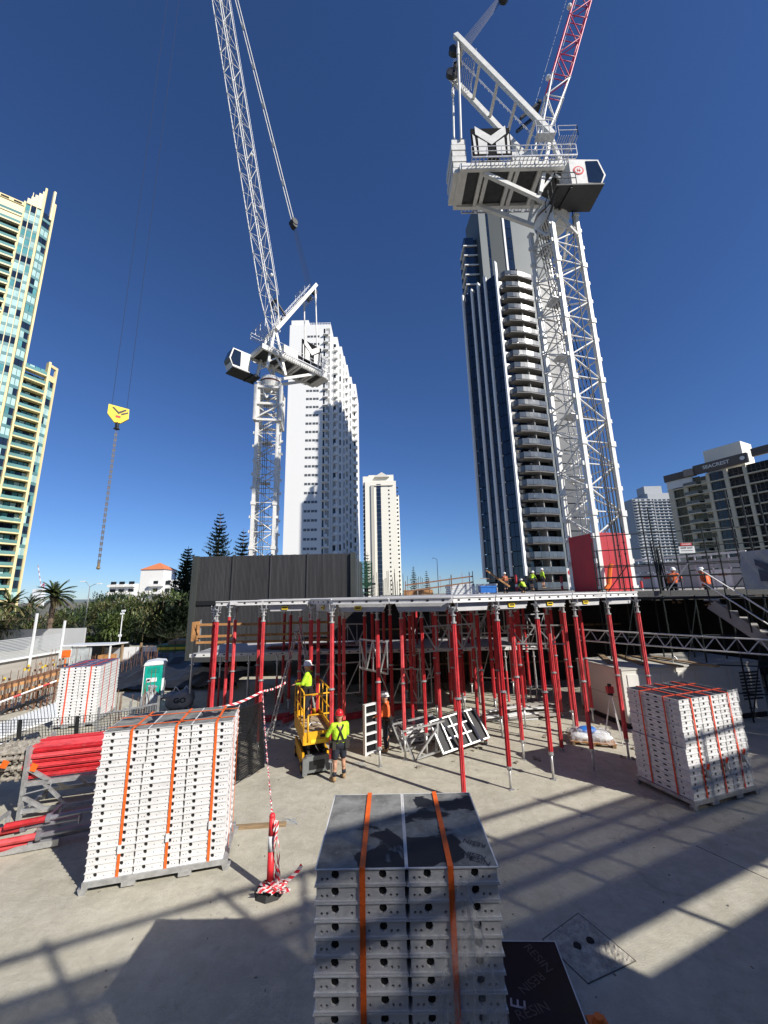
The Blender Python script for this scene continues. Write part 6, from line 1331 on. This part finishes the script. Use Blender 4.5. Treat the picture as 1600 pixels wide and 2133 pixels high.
# stairs
s0 = P(1478, 1248, 14.0); s1 = P(1625, 1345, 13.0); stt = thing('access_stair', 'grey concrete coloured stair flight descending to the right in the scaffold', 'stairs', s0); dv = s1 - s0; ns_ = 7
sdn = Vector((dv.x, dv.y, 0)).normalized(); sn2 = Vector((-sdn.y, sdn.x, 0))
for k in range(ns_):
    q = dv * ((k + .2) / ns_); ubox('tread', concr, stt, q + sn2 * .55, (.42, 1.1, .05), math.atan2(sdn.y, sdn.x)); ubox('riser', MATS['perforated_grey'], stt, q + sn2 * .55 + sdn * .2 + Vector((0, 0, -.14)), (.03, 1.05, .22), math.atan2(sdn.y, sdn.x))
for o_ in (-.03, 1.13): MB().bar(sn2 * o_ + Vector((0, 0, -.18)), dv + sn2 * o_ + Vector((0, 0, -.18)), .05, .34).build('stringer', concr, stt)
for o_, zz in ((-.05, .95), (-.05, .5), (1.15, .95)): MB().tube(sn2 * o_ + Vector((-.15, 0, zz + .1)), dv + sn2 * o_ + Vector((0, 0, zz)), .026, 6).build('handrail', alu, stt)
for k in range(4): q = dv * (k / 3.3); MB().tube(q + sn2 * -.05 + Vector((0, 0, -.2)), q + sn2 * -.05 + Vector((0, 0, 1.05)), .024, 6).build('rail_post', darkst, stt)
# lattice truss
tr0, tr1, br0, br1 = P(1200, 1311, 17), P(1690, 1338, 12.4), P(1200, 1333, 17), P(1690, 1371, 12.4); t = thing('lattice_girder', 'long aluminium lattice girder crossing the shaded scaffold on the right', 'girder', tr0)
MB().tube(tr0 - tr0, tr1 - tr0, .03, 7).build('top_chord', alu, t); MB().tube(br0 - tr0, br1 - tr0, .03, 7).build('bottom_chord', alu, t)
n_ = 12
for k in range(n_): a, b = tr0.lerp(tr1, k / n_) - tr0, tr0.lerp(tr1, (k + 1) / n_) - tr0; m_ = br0.lerp(br1, (k + .5) / n_) - tr0; MB().tube(a, m_, .02, 6).build('lacing', alu, t); MB().tube(m_, b, .02, 6).build('lacing', alu, t)
# white barrier far right on the upper deck
a, b = P(1305, 1182, 33), P(1560, 1175, 26); t = thing('edge_barrier', 'long white mesh edge barrier with signs behind the right scaffold', 'barrier', Vector((a.x, a.y, 4.86))); e_ = Vector((b.x - a.x, b.y - a.y, 0)); an = math.atan2(e_.y, e_.x); zt_ = P(1305, 1172, 33).z - 4.86
for k in range(8): c = e_ * ((k + .5) / 8); ubox('panel', [plastw, greyf, plastw][k % 3], t, c + Vector((0, 0, zt_ * .3)), (e_.length / 8 - .06, .06, zt_ * .55), an); ubox('mesh_panel', mat('pale_mesh', (.4, .41, .42), .8), t, c + Vector((0, 0, zt_ * .76)), (e_.length / 8 - .1, .04, zt_ * .3), an)
for k in range(9): c = e_ * (k / 8); ubox('post', galv, t, c + Vector((0, 0, zt_ * .5)), (.08, .1, zt_ * 1.1), an)
ubox('top_rail', whiter, t, e_ * .5 + Vector((0, 0, zt_ * 1.05)), (e_.length, .12, .14), an)
for k in (1, 5, 6): c = e_ * ((k + .5) / 8) + Vector((e_.y, -e_.x, 0)).normalized() * .06; ubox('red_notice', signred, t, c + Vector((0, 0, zt_ * .42)), (.5, .02, .16), an)
q = P(1190, 1203, 31); t = thing('notice_board', 'white notice board with red emblem at the foot of the right crane', 'sign', q); MB().box(-.3, .3, -.02, .02, -.9, .75).build('board', plastw, t); MB().tube((0, -.02, .4), (0, -.04, .4), .22, 14).build('emblem', signred, t); ubox('print', greyf, t, (0, -.025, -.2), (.4, .01, .4)); ubox('post', galv, t, (0, .05, -.7), (.06, .06, 1.6))
t = thing('cable_hose', 'red curved hose at the foot of the right crane mast', 'hose', P(1262, 1228, 25)); MB().path([(0, 0, 0), (.25, 0, .3), (.35, 0, .8), (.45, 0, 1.3), (.6, 0, 1.6)], .14, 8).build('hose', orangep, t)
# ------------------------------------------------------------------ structures outside the frame that shade the slab
cs, sn_ = math.cos(R(23)), math.sin(R(23)); un = Vector((cs, sn_, 0)); nn_ = Vector((-sn_, cs, 0)); n0 = -4.0
bs = thing('loading_platform', 'scaffold loading platform with containment mesh behind the viewer', 'scaffold', nn_ * n0, 0)
def Q(s, o, z): return un * s + nn_ * o + Vector((0, 0, z))
for s in [k * 2.4 for k in range(-1, 11)]:
    MB().tube(Q(s, 0, 0), Q(s, 0, 10.0), .05, 8).build('standard', darkst, bs); MB().tube(Q(s, -5.5, 0), Q(s, -5.5, 10.0), .05, 8).build('standard', darkst, bs)
    MB().tube(Q(s + .8, .02, 7.3), Q(s + .8, .02, 9.3), .028, 6).build('mesh_post', darkst, bs)
for z, r in ((9.86, .06), (9.26, .04), (8.86, .055), (8.34, .075)): MB().tube(Q(-4, 0, z), Q(26, 0, z), r, 8).build('guard_rail', darkst, bs)
ubox('fascia_board', oldtimber, bs, Q(11, 0, 7.52), (30, .05, .66), R(23)); ubox('fascia_board', oldtimber, bs, Q(3.1, -.02, 6.95), (14.2, .05, .5), R(23)); ubox('fascia_board', oldtimber, bs, Q(20.6, -.02, 6.95), (10.4, .05, .5), R(23))
for k in range(10): ubox('deck_plank', oldtimber, bs, Q(11, -.3 - .62 * k, 6.75), (30, .6, .06), R(23))
mb = MB()
for k in range(600): s = -4 + k * .05; mb.bar(Q(s, .01, 7.85), Q(s, .01, 9.26), .032, .01)
for k in range(28): z = 7.88 + k * .05; mb.bar(Q(-4, .015, z), Q(26, .015, z), .028, .01)
mb.build('containment_mesh', blackm, bs)['kind'] = 'stuff'
MB().tube(Q(7.4, 0, 8.6), Q(8.6, 0, 9.9), .05, 6).tube(Q(8.6, 0, 9.9), Q(9.4, 0, 8.4), .04, 6).tube(Q(1.2, 0, 9.9), Q(2.6, 0, 8.3), .05, 6).tube(Q(3.4, 0, 9.4), Q(2.6, 0, 8.3), .05, 6).build('brace', darkst, bs)
bk = thing('added_sky_blocker', 'added concrete block with dark sheets behind the viewer, blocking sky light', 'building', nn_ * -10.2)  # unseen block added to cut sky light on the slab
for k in range(4):
    ubox('floor_slab', concr, bk, Q(4, -4, -.1 + 3.7 * k), (44, 8, .3), R(23))
for k in range(18): ubox('sheet', MATS['dark_ply'], bk, Q(-17 + 2.45 * k, .1, 5.6), (2.4, .08, 11.2), R(23))
lb = thing('added_block_rear_left', 'added dark clad block behind the viewer on the left, blocking sky light', 'building', (-24, -15, 0))  # unseen mass added at rear left, takes away more sky fill
ubox('wall', clad, lb, (0, 0, 24), (20, 26, 48))
for k in range(13):
    for j in range(5): ubox('pane', kglass, lb, (10.02, -10 + 4.6 * j, 2.2 + 3.4 * k), (.1, 2.2, 1.6)); ubox('pane', kglass, lb, (-8 + 4 * j, 13.02, 2.2 + 3.4 * k), (2.2, .1, 1.6))
wl = thing('added_shade_wall', 'added unseen sheeted wall that shades the right scaffold', 'wall', (17.5, 8, 0)); wd_ = Vector((8.5, 13.5, 0)); wn = 7  # wall added out of view to throw shade over scaffold and stairs
for k in range(wn): c = wd_ * ((k + .5) / wn); ubox('sheet', greyf, wl, c + Vector((0, 0, 4.2)), (wd_.length / wn - .02, .08, 8.4), math.atan2(wd_.y, wd_.x))
# rebar and small kit standing deep under the deck
random.seed(5)
for gi, (x0, x1, Y, n, lb) in enumerate(((.5, 2.2, 21.0, 22, 'dark starter bars standing deep under the deck, left group'), (3.0, 5.0, 22.5, 24, 'dark starter bars standing deep under the deck, middle group'), (6.8, 8.6, 23.0, 24, 'dark starter bars standing deep under the deck, right group'))):
    pt = [(random.uniform(x0, x1), Y + random.uniform(-.8, .8)) for _ in range(n)]; bars(lb, pt, 0, [random.uniform(1.2, 2.6) for _ in pt], None, .014, rust if gi % 2 else blackm)
for i, (x, y, s, m_, lb) in enumerate(((-.2, 15.2, .3, concr, 'small concrete block on the slab behind the orange worker'), (.55, 14.6, .28, plastw, 'white bucket crate beside the loose panel stack'), (4.9, 17.4, .35, oldtimber, 'short timber packing blocks under a rear prop'), (2.6, 16.0, .3, oldtimber, 'timber packing stack under a middle prop'), (-4.6, 15.9, .4, greyf, 'grey sack lying behind the left net'))):
    t = thing('site_block', lb, 'block', (x, y, 0), R(20 * i))
    for k in range(3): ubox('piece', m_, t, (.06 * (k % 2), .03 * k, .04 + .075 * k), (s * 1.3, s, .072), R(6 * k))
# ------------------------------------------------------------------ scissor lift
q = G(640, 1622); A_ = G(633, 1626); B_ = G(686, 1607); C_ = G(611, 1562); la = math.atan2((C_ - A_).y, (C_ - A_).x) - R(90)
lift = thing('scissor_lift', 'small yellow scissor lift with guard rails carrying a worker', 'lift', A_ + (B_ - A_) * .5, la); LW_, LL = .80, 1.9; FZ = 1.12
MB().prism([(-.38, 0, .1), (.38, 0, .1), (.38, 0, .42), (.3, 0, .52), (-.3, 0, .52), (-.38, 0, .42)], (0, .18, 0)).box(-.34, .34, .18, LL, .12, .36).build('chassis', mat('lift_grey', (.16, .17, .17), .6, var=.15), lift)
MB().box(-.39, -.33, .22, LL - .1, .18, .55).box(.33, .39, .22, LL - .1, .18, .55).build('side_skirt', liftyel, lift)
for x in (-.36, .36):
    for y in (.3, LL - .25):
        wo = MB().tube((x - .05, y, .16), (x + .05, y, .16), .16, 16).build('wheel', rubber, lift, True); MB().tube((x - .056, y, .16), (x + .056, y, .16), .08, 12).build('hub', liftyel, wo)
MB().box(-.22, .22, -.012, 0, .18, .4).build('front_recess', blackm, lift); MB().prism([(-.42, -.1, .08), (-.30, -.1, .08), (-.26, -.1, .3), (-.30, -.1, .52), (-.42, -.1, .5)], (0, .12, 0)).build('step_guard', mat('lift_grey', (0, 0, 0)), lift)
for k in range(4):
    z = .44 + .15 * k
    for x in (-.22, .22): MB().bar((x, .15, z), (x, LL - .15, z + .13), .06, .07).bar((x, LL - .15, z), (x, .15, z + .13), .05, .07).build('scissor_arm', blackm if k % 2 else mat('scissor_dark', (.05, .045, .03), .5), lift)
MB().box(-LW_ / 2, LW_ / 2, -.02, LL, FZ - .06, FZ).build('platform_floor', mat('dusty_floor', (.38, .3, .2), .85, var=.3, scale=5, dirt=.5, dirtc=(.12, .09, .06)), lift)
for x in (-LW_ / 2, LW_ / 2): MB().box(x - .015, x + .015, -.02, LL, FZ - .28, FZ + .16).build('toe_board', liftyel, lift)
for y in (-.02, LL): MB().box(-LW_ / 2 + .016, LW_ / 2 - .016, y - .012, y + .012, FZ - .28, FZ + (.05 if y < 0 else .16)).build('toe_board', liftyel, lift)
MB().box(.08, .24, -.05, -.036, FZ - .12, FZ - .05).build('data_plate', blackm, lift); MB().box(-.2, .26, -.046, -.035, FZ - .25, FZ - .16).build('warning_label', signyel, lift)
for x in (-LW_ / 2, LW_ / 2):
    rb = MB().path([(x, -.02, FZ), (x, -.02, FZ + 1.02), (x, .08, FZ + 1.1), (x, LL, FZ + 1.1), (x, LL, FZ)], .021, 8); rb.tube((x, 0, FZ + .58), (x, LL, FZ + .58), .018, 8); rb.build('side_rail', liftyel, lift, True)
    for y in (.65, 1.3): MB().tube((x, y, FZ), (x, y, FZ + 1.1), .019, 8).build('rail_post', liftyel, lift, True)
MB().tube((-LW_ / 2, LL, FZ + 1.1), (LW_ / 2, LL, FZ + 1.1), .021, 8).tube((-LW_ / 2, LL, FZ + .58), (LW_ / 2, LL, FZ + .58), .018, 8).build('end_rail', liftyel, lift, True)
MB().tube((-LW_ / 2, -.02, FZ + 1.05), (LW_ / 2, -.02, FZ + 1.05), .021, 8).build('gate_top_rail', liftyel, lift, True); MB().path([(-LW_ / 2 + .12, -.04, FZ - .2), (-LW_ / 2 + .12, -.04, FZ + .5), (LW_ / 2, -.04, FZ + .5)], .025, 8).build('gate', liftyel, lift, True)
MB().box(-.2, 0, LL - .12, LL + .08, FZ + .85, FZ + 1.12).build('control_box', blackm, lift); MB().path([(-.2, .5, FZ + .02), (-.1, .6, FZ + .1), (.1, .5, FZ + .12), (.2, .62, FZ + .03)], .014, 6).build('hose', plastw, lift)
# ------------------------------------------------------------------ people
def remesh(o, vox, sm=2):
    m = o.modifiers.new('remesh', 'REMESH'); m.mode = 'VOXEL'; m.voxel_size = vox; m.use_smooth_shade = True
    s = o.modifiers.new('smooth', 'SMOOTH'); s.iterations = sm; s.factor = .5; return o
BASE = dict(hipL=(-.095, 0, .90), hipR=(.095, 0, .90), knL=(-.11, .02, .49), knR=(.11, .02, .49), anL=(-.12, -.01, .09), anR=(.12, -.01, .09), toeL=(-.14, .16, .035), toeR=(.14, .16, .035), pel=(0, 0, .96), bel=(0, 0, 1.10), che=(0, .01, 1.30), nek=(0, .0, 1.47), hed=(0, .03, 1.62), shL=(-.19, 0, 1.40), shR=(.19, 0, 1.40), elL=(-.25, -.02, 1.13), elR=(.25, -.02, 1.13), wrL=(-.27, .08, .90), wrR=(.27, .08, .90))
def person(label, loc, rz, pose=None, top=hiyel, bottom=navy, hat=helw, shorts=False, brim=.03, vox=.02, harness=False, belt=True, head_yaw=0.0, group=None, hatname='helmet'):
    J = {k: Vector(v) for k, v in BASE.items()}; J.update({k: Vector(v) for k, v in (pose or {}).items()})
    b = MB()
    def body(mb, g=0.0, legs=True, lower=True, torso=True, arms=True):
        pass
    hd_ = J['hed']; fw = Vector((math.sin(-head_yaw), math.cos(head_yaw), 0)); rt_ = Vector((fw.y, -fw.x, 0))
    b.sph(hd_, .105, 14, 10, (.80, .95, 1.22)); b.sph(hd_ + fw * .035 + Vector((0, 0, -.06)), .07, 10, 8, (.85, 1, .9)); b.caps(hd_ + fw * .1 + Vector((0, 0, .01)), hd_ + fw * .118 + Vector((0, 0, -.025)), .014, .018, 6); b.sph(hd_ + fw * .098 + Vector((0, 0, -.062)), .02, 8, 6, (1.3, .7, .5))
    for s in (-1, 1): b.sph(hd_ + rt_ * s * .088 + Vector((0, 0, -.01)), .028, 8, 6, (.5, 1, 1.3)); b.sph(hd_ + fw * .088 + rt_ * s * .034 + Vector((0, 0, .018)), .014, 6, 5)
    b.caps(J['nek'] + Vector((0, 0, -.06)), hd_ + Vector((0, -.01, -.06)), .062, .056)
    b.caps(J['pel'] + Vector((-.06, 0, 0)), J['pel'] + Vector((.06, 0, 0)), .12); b.caps(J['bel'], J['che'], .125, .14)
    b.caps(J['shL'], J['shR'], .062); b.caps(J['pel'], J['bel'], .13, .125)
    for s in 'LR':
        b.caps(J['hip' + s], J['kn' + s], .09, .066); b.caps(J['kn' + s], J['an' + s], .064, .045); b.sph(J['kn' + s].lerp(J['an' + s], .28) + Vector((0, -.025, 0)), .056, 8, 8, (1, 1, 1.7))
        b.caps(J['sh' + s], J['el' + s], .052, .042); b.caps(J['el' + s], J['wr' + s], .042, .03)
        d_ = (J['wr' + s] - J['el' + s]).normalized(); sd_ = d_.cross(Vector((0, 0, 1)) if abs(d_.z) < .8 else Vector((0, 1, 0))).normalized(); pn = d_.cross(sd_); w0 = J['wr' + s]
        for k in range(4):
            o = sd_ * (-.03 + .02 * k); L_ = (.065, .078, .074, .058)[k]; a = w0 + d_ * .075 + o; m_ = a + d_ * L_ * .55 + pn * .012; e = m_ + d_ * L_ * .35 + pn * .035
            b.caps(w0 + o * .6, a, .016, .0115, 6); b.caps(a, m_, .0105, .010, 6); b.caps(m_, e, .0098, .0085, 6)
        b.caps(w0 + d_ * .02 - sd_ * .03, w0 + d_ * .06 - sd_ * .062 + pn * .015, .014, .011, 6); b.caps(w0 + d_ * .06 - sd_ * .062 + pn * .015, w0 + d_ * .1 - sd_ * .062 + pn * .03, .0108, .009, 6)
        b.caps(J['an' + s] + Vector((0, 0, -.02)), J['toe' + s] + Vector((0, 0, .01)), .04, .03)
    root = b.build('person', skin, None, True, loc); root.rotation_euler = (0, 0, rz); tag(root, label, 'person', group); remesh(root, min(vox, .013), 1)
    t = MB(); t.caps(J['pel'] + Vector((-.06, 0, .04)), J['che'] + Vector((-.07, 0, .0)), .138, .14); t.caps(J['pel'] + Vector((.06, 0, .04)), J['che'] + Vector((.07, 0, .0)), .138, .14); t.caps(J['shL'], J['shR'], .078); t.caps(J['che'], J['nek'] + Vector((0, 0, -.04)), .13, .07)
    for s in 'LR': t.caps(J['sh' + s], J['el' + s], .082, .066); t.caps(J['el' + s], J['el' + s].lerp(J['wr' + s], .88), .056, .043)
    remesh(t.build('shirt', top, root, True), vox)
    t = MB(); t.caps(J['pel'] + Vector((-.06, 0, -.05)), J['pel'] + Vector((.06, 0, -.05)), .145)
    for s in 'LR':
        if shorts: t.caps(J['hip' + s], J['hip' + s].lerp(J['kn' + s], .72), .112, .10)
        else: t.caps(J['hip' + s], J['kn' + s], .10, .078); t.caps(J['kn' + s], J['kn' + s].lerp(J['an' + s], .9), .076, .062)
    remesh(t.build('shorts' if shorts else 'trousers', bottom, root, True), vox)
    for s in 'LR':
        t = MB(); a, e = J['an' + s], J['toe' + s]; t.caps(a + Vector((0, 0, .06)), a + Vector((0, -.01, -.02)), .052, .056); t.caps(a + Vector((0, -.01, -.04)), e + Vector((0, 0, .012)), .05, .046)
        remesh(t.build('boot', boot, root, True), vox)
        if shorts: MB().tube(a + Vector((0, 0, .05)), a.lerp(J['kn' + s], .38), .058, 10, .056).build('sock', navy, root, True)
    h = MB(); hc = hd_ + Vector((0, 0, .055)); n = 16; prof = [(.118, -.0), (.122, .03), (.112, .075), (.085, .11), (.045, .13), (0.004, .136)]
    rings = [[hc + Vector((r * math.cos(6.2832 * k / n) * .92, r * math.sin(6.2832 * k / n) * 1.1, z)) for k in range(n)] for r, z in prof]
    vs_ = [p for r in rings for p in r]; fs = [(i * n + k, i * n + (k + 1) % n, (i + 1) * n + (k + 1) % n, (i + 1) * n + k) for i in range(len(prof) - 1) for k in range(n)]
    h.add(vs_, fs)
    bo_ = [hc + Vector(((.118 + brim) * math.cos(6.2832 * k / n) * .95, (.118 + brim) * math.sin(6.2832 * k / n) * 1.12, -.012)) for k in range(n)] + [hc + Vector((.112 * math.cos(6.2832 * k / n) * .92, .112 * math.sin(6.2832 * k / n) * 1.08, .008)) for k in range(n)]
    h.add(bo_, [(k, (k + 1) % n, n + (k + 1) % n, n + k) for k in range(n)]); h.add([hc + fw * .17 + Vector((0, 0, -.012)) + rt_ * x for x in (-.06, .06)] + [hc + fw * .1 + rt_ * x + Vector((0, 0, .012)) for x in (.09, -.09)], [(0, 1, 2, 3)])
    h.bar(hc + Vector((0, -.1, .085)), hc + Vector((0, .1, .085)), .035, .11); h.build(hatname, hat, root, True)
    if belt:
        t = MB(); c = J['pel'] + Vector((0, 0, .07)); pts = [c + Vector((.212 * math.cos(a), .158 * math.sin(a), 0)) for a in [6.2832 * k / 16 for k in range(17)]]
        for a, e in zip(pts[:-1], pts[1:]): t.bar(a, e, .02, .06)
        t.build('tool_belt', leather, root)
        for x, y in ((-.23, .02), (.23, .0), (-.18, -.13), (.18, -.12)): MB().prism([(x - .05, y - .04, c.z + .0), (x + .05, y - .04, c.z), (x + .045, y - .04, c.z - .2), (x - .045, y - .04, c.z - .2)], (0, .08, 0)).build('tool_pouch', leather, root)
    if harness:
        t = MB()
        for s in (-1, 1): t.path([J['bel'] + Vector((s * .10, .155, -.08)), J['che'] + Vector((s * .09, .155, 0)), J['che'] + Vector((s * .09, .05, .17)), J['che'] + Vector((s * .08, -.13, .1)), J['che'] + Vector((0, -.16, -.02)), J['bel'] + Vector((-s * .1, -.155, -.08))], .02, 6)
        t.build('harness', blackm, root)
    return root
wk = G(707, 1627)
person('worker in yellow shirt, navy shorts and red helmet gripping a red prop', (wk.x, wk.y + .05, 0), R(18), dict(elL=(-.33, .10, 1.14), wrL=(-.28, .33, 1.12), elR=(.24, .12, 1.12), wrR=(.02, .34, 1.18), anL=(-.16, -.06, .09), toeL=(-.24, .08, .035), anR=(.14, .08, .09), toeR=(.17, .25, .035), knL=(-.13, -.01, .49), knR=(.12, .07, .49)), hiyel, navy, helr, True, .012, .017, True, True, R(10))
lp = Matrix.Translation(lift.location) @ Matrix.Rotation(la, 4, 'Z') @ Vector((-.08, 1.25, FZ))
person('worker in yellow shirt and wide brimmed white helmet standing on the scissor lift', lp, R(85), dict(elL=(-.25, .12, 1.14), wrL=(-.2, .36, 1.12), elR=(.26, .08, 1.13), wrR=(.2, .34, 1.06)), hiyel, navy, helw, False, .05, .017, True, True, 0)
wo = G(798, 1567)
person('worker in orange shirt, dark trousers and white helmet behind a red prop', (wo.x + .12, wo.y + .1, 0), R(80), dict(elL=(-.25, .1, 1.13), wrL=(-.16, .33, 1.06), elR=(.27, .04, 1.13), wrR=(.25, .2, .95)), hior, navy, helw, False, .03, .017, False, True, 0)
wf = G(482, 1437)
person('worker in orange shirt walking in the shade behind the left props', (wf.x, wf.y, 0), R(75), dict(knL=(-.1, .16, .5), anL=(-.1, .25, .1), toeL=(-.1, .42, .06), knR=(.1, -.02, .5), anR=(.1, -.28, .14), toeR=(.1, -.15, .05), elL=(-.25, -.1, 1.14), wrL=(-.26, .05, .95)), hior, navy, redf, False, .01, .025, False, False, 0)
ys = [(1105, 1188, 36, 'bending worker in yellow shirt on the upper deck, left of two', R(-70), hiyel, dict(che=(0, .1, 1.26), nek=(0, .17, 1.42), hed=(0, .24, 1.54), shL=(-.18, .14, 1.36), shR=(.18, .14, 1.36), elL=(-.22, .3, 1.15), wrL=(-.2, .42, .98), elR=(.22, .3, 1.15), wrR=(.2, .42, .98))), (1128, 1184, 35.5, 'upright worker in yellow shirt on the upper deck, right of two', R(-80), hiyel, dict(elL=(-.25, .1, 1.14), wrL=(-.2, .3, 1.05))),
      (1051, 1193, 34, 'worker in dark orange top carrying a plank on the upper deck', R(20), mat('dull_orange', (.35, .09, .04), .8), dict(elL=(-.25, .12, 1.16), wrL=(-.2, .33, 1.15))), (1092, 1216, 33, 'crouching worker in yellow seen low on the upper deck', R(40), hiyel, dict(hipL=(-.1, 0, .4), hipR=(.1, 0, .4), pel=(0, 0, .42), bel=(0, .02, .56), che=(0, .12, .74), nek=(0, .2, .9), hed=(0, .26, 1.02), shL=(-.18, .15, .84), shR=(.18, .15, .84), elL=(-.22, .35, .65), wrL=(-.15, .45, .5), elR=(.22, .35, .65), wrR=(.15, .45, .5), knL=(-.15, .35, .5), knR=(.15, .35, .5), anL=(-.13, .1, .09), anR=(.13, .1, .09), toeL=(-.14, .26, .035), toeR=(.14, .26, .035)))]
for x, y, Y, lb, rz, m_, ps in ys:
    tp_ = P(x, y, Y); h_ = 1.78 if 'crouching' not in lb else 1.15; person(lb, (tp_.x, Y, max(4.86, tp_.z - h_ * 1.0)), rz, ps, m_, navy, helw, 'yellow' in lb, .03, .03, False, True)
for x, y, Y, lb, rz, ps in ((1394, 1172, 19, 'worker in orange shirt bending behind the dark scaffold, left of two', R(-60), dict(che=(0, .1, 1.26), nek=(0, .17, 1.42), hed=(0, .24, 1.54), shL=(-.18, .14, 1.36), shR=(.18, .14, 1.36), elR=(.25, .3, 1.2), wrR=(.1, .5, 1.1))), (1464, 1172, 18, 'worker in orange shirt behind the scaffold standard, right of two', R(30), dict(che=(0, .06, 1.28), hed=(0, .14, 1.56), nek=(0, .08, 1.43)))):
    tp_ = P(x, y, Y); person(lb, (tp_.x, Y, tp_.z - 1.95), rz, ps, hior, navy, helw, False, .03, .025, False, False)
t = thing('carried_plank', 'timber plank held slanting by the dark orange worker on the upper deck', 'plank', P(1030, 1200, 33.6)); e1_ = P(1013, 1188, 33.6) - t.location; e2_ = P(1062, 1222, 33.6) - t.location; MB().bar(e1_, e2_, .08, .14).build('plank', timber, t)
# orange plastic at the very bottom edge
q = G(1248, 2128, .05); tag(MB().tube((0, 0, 0), (0, 0, .1), .085, 12, .05).box(-.11, .11, -.11, .11, 0, .02).build('safety_cone', orangep, None, False, (q.x, q.y, 0)), 'orange cone top at the bottom edge of the picture', 'cone')
# collapse nothing further
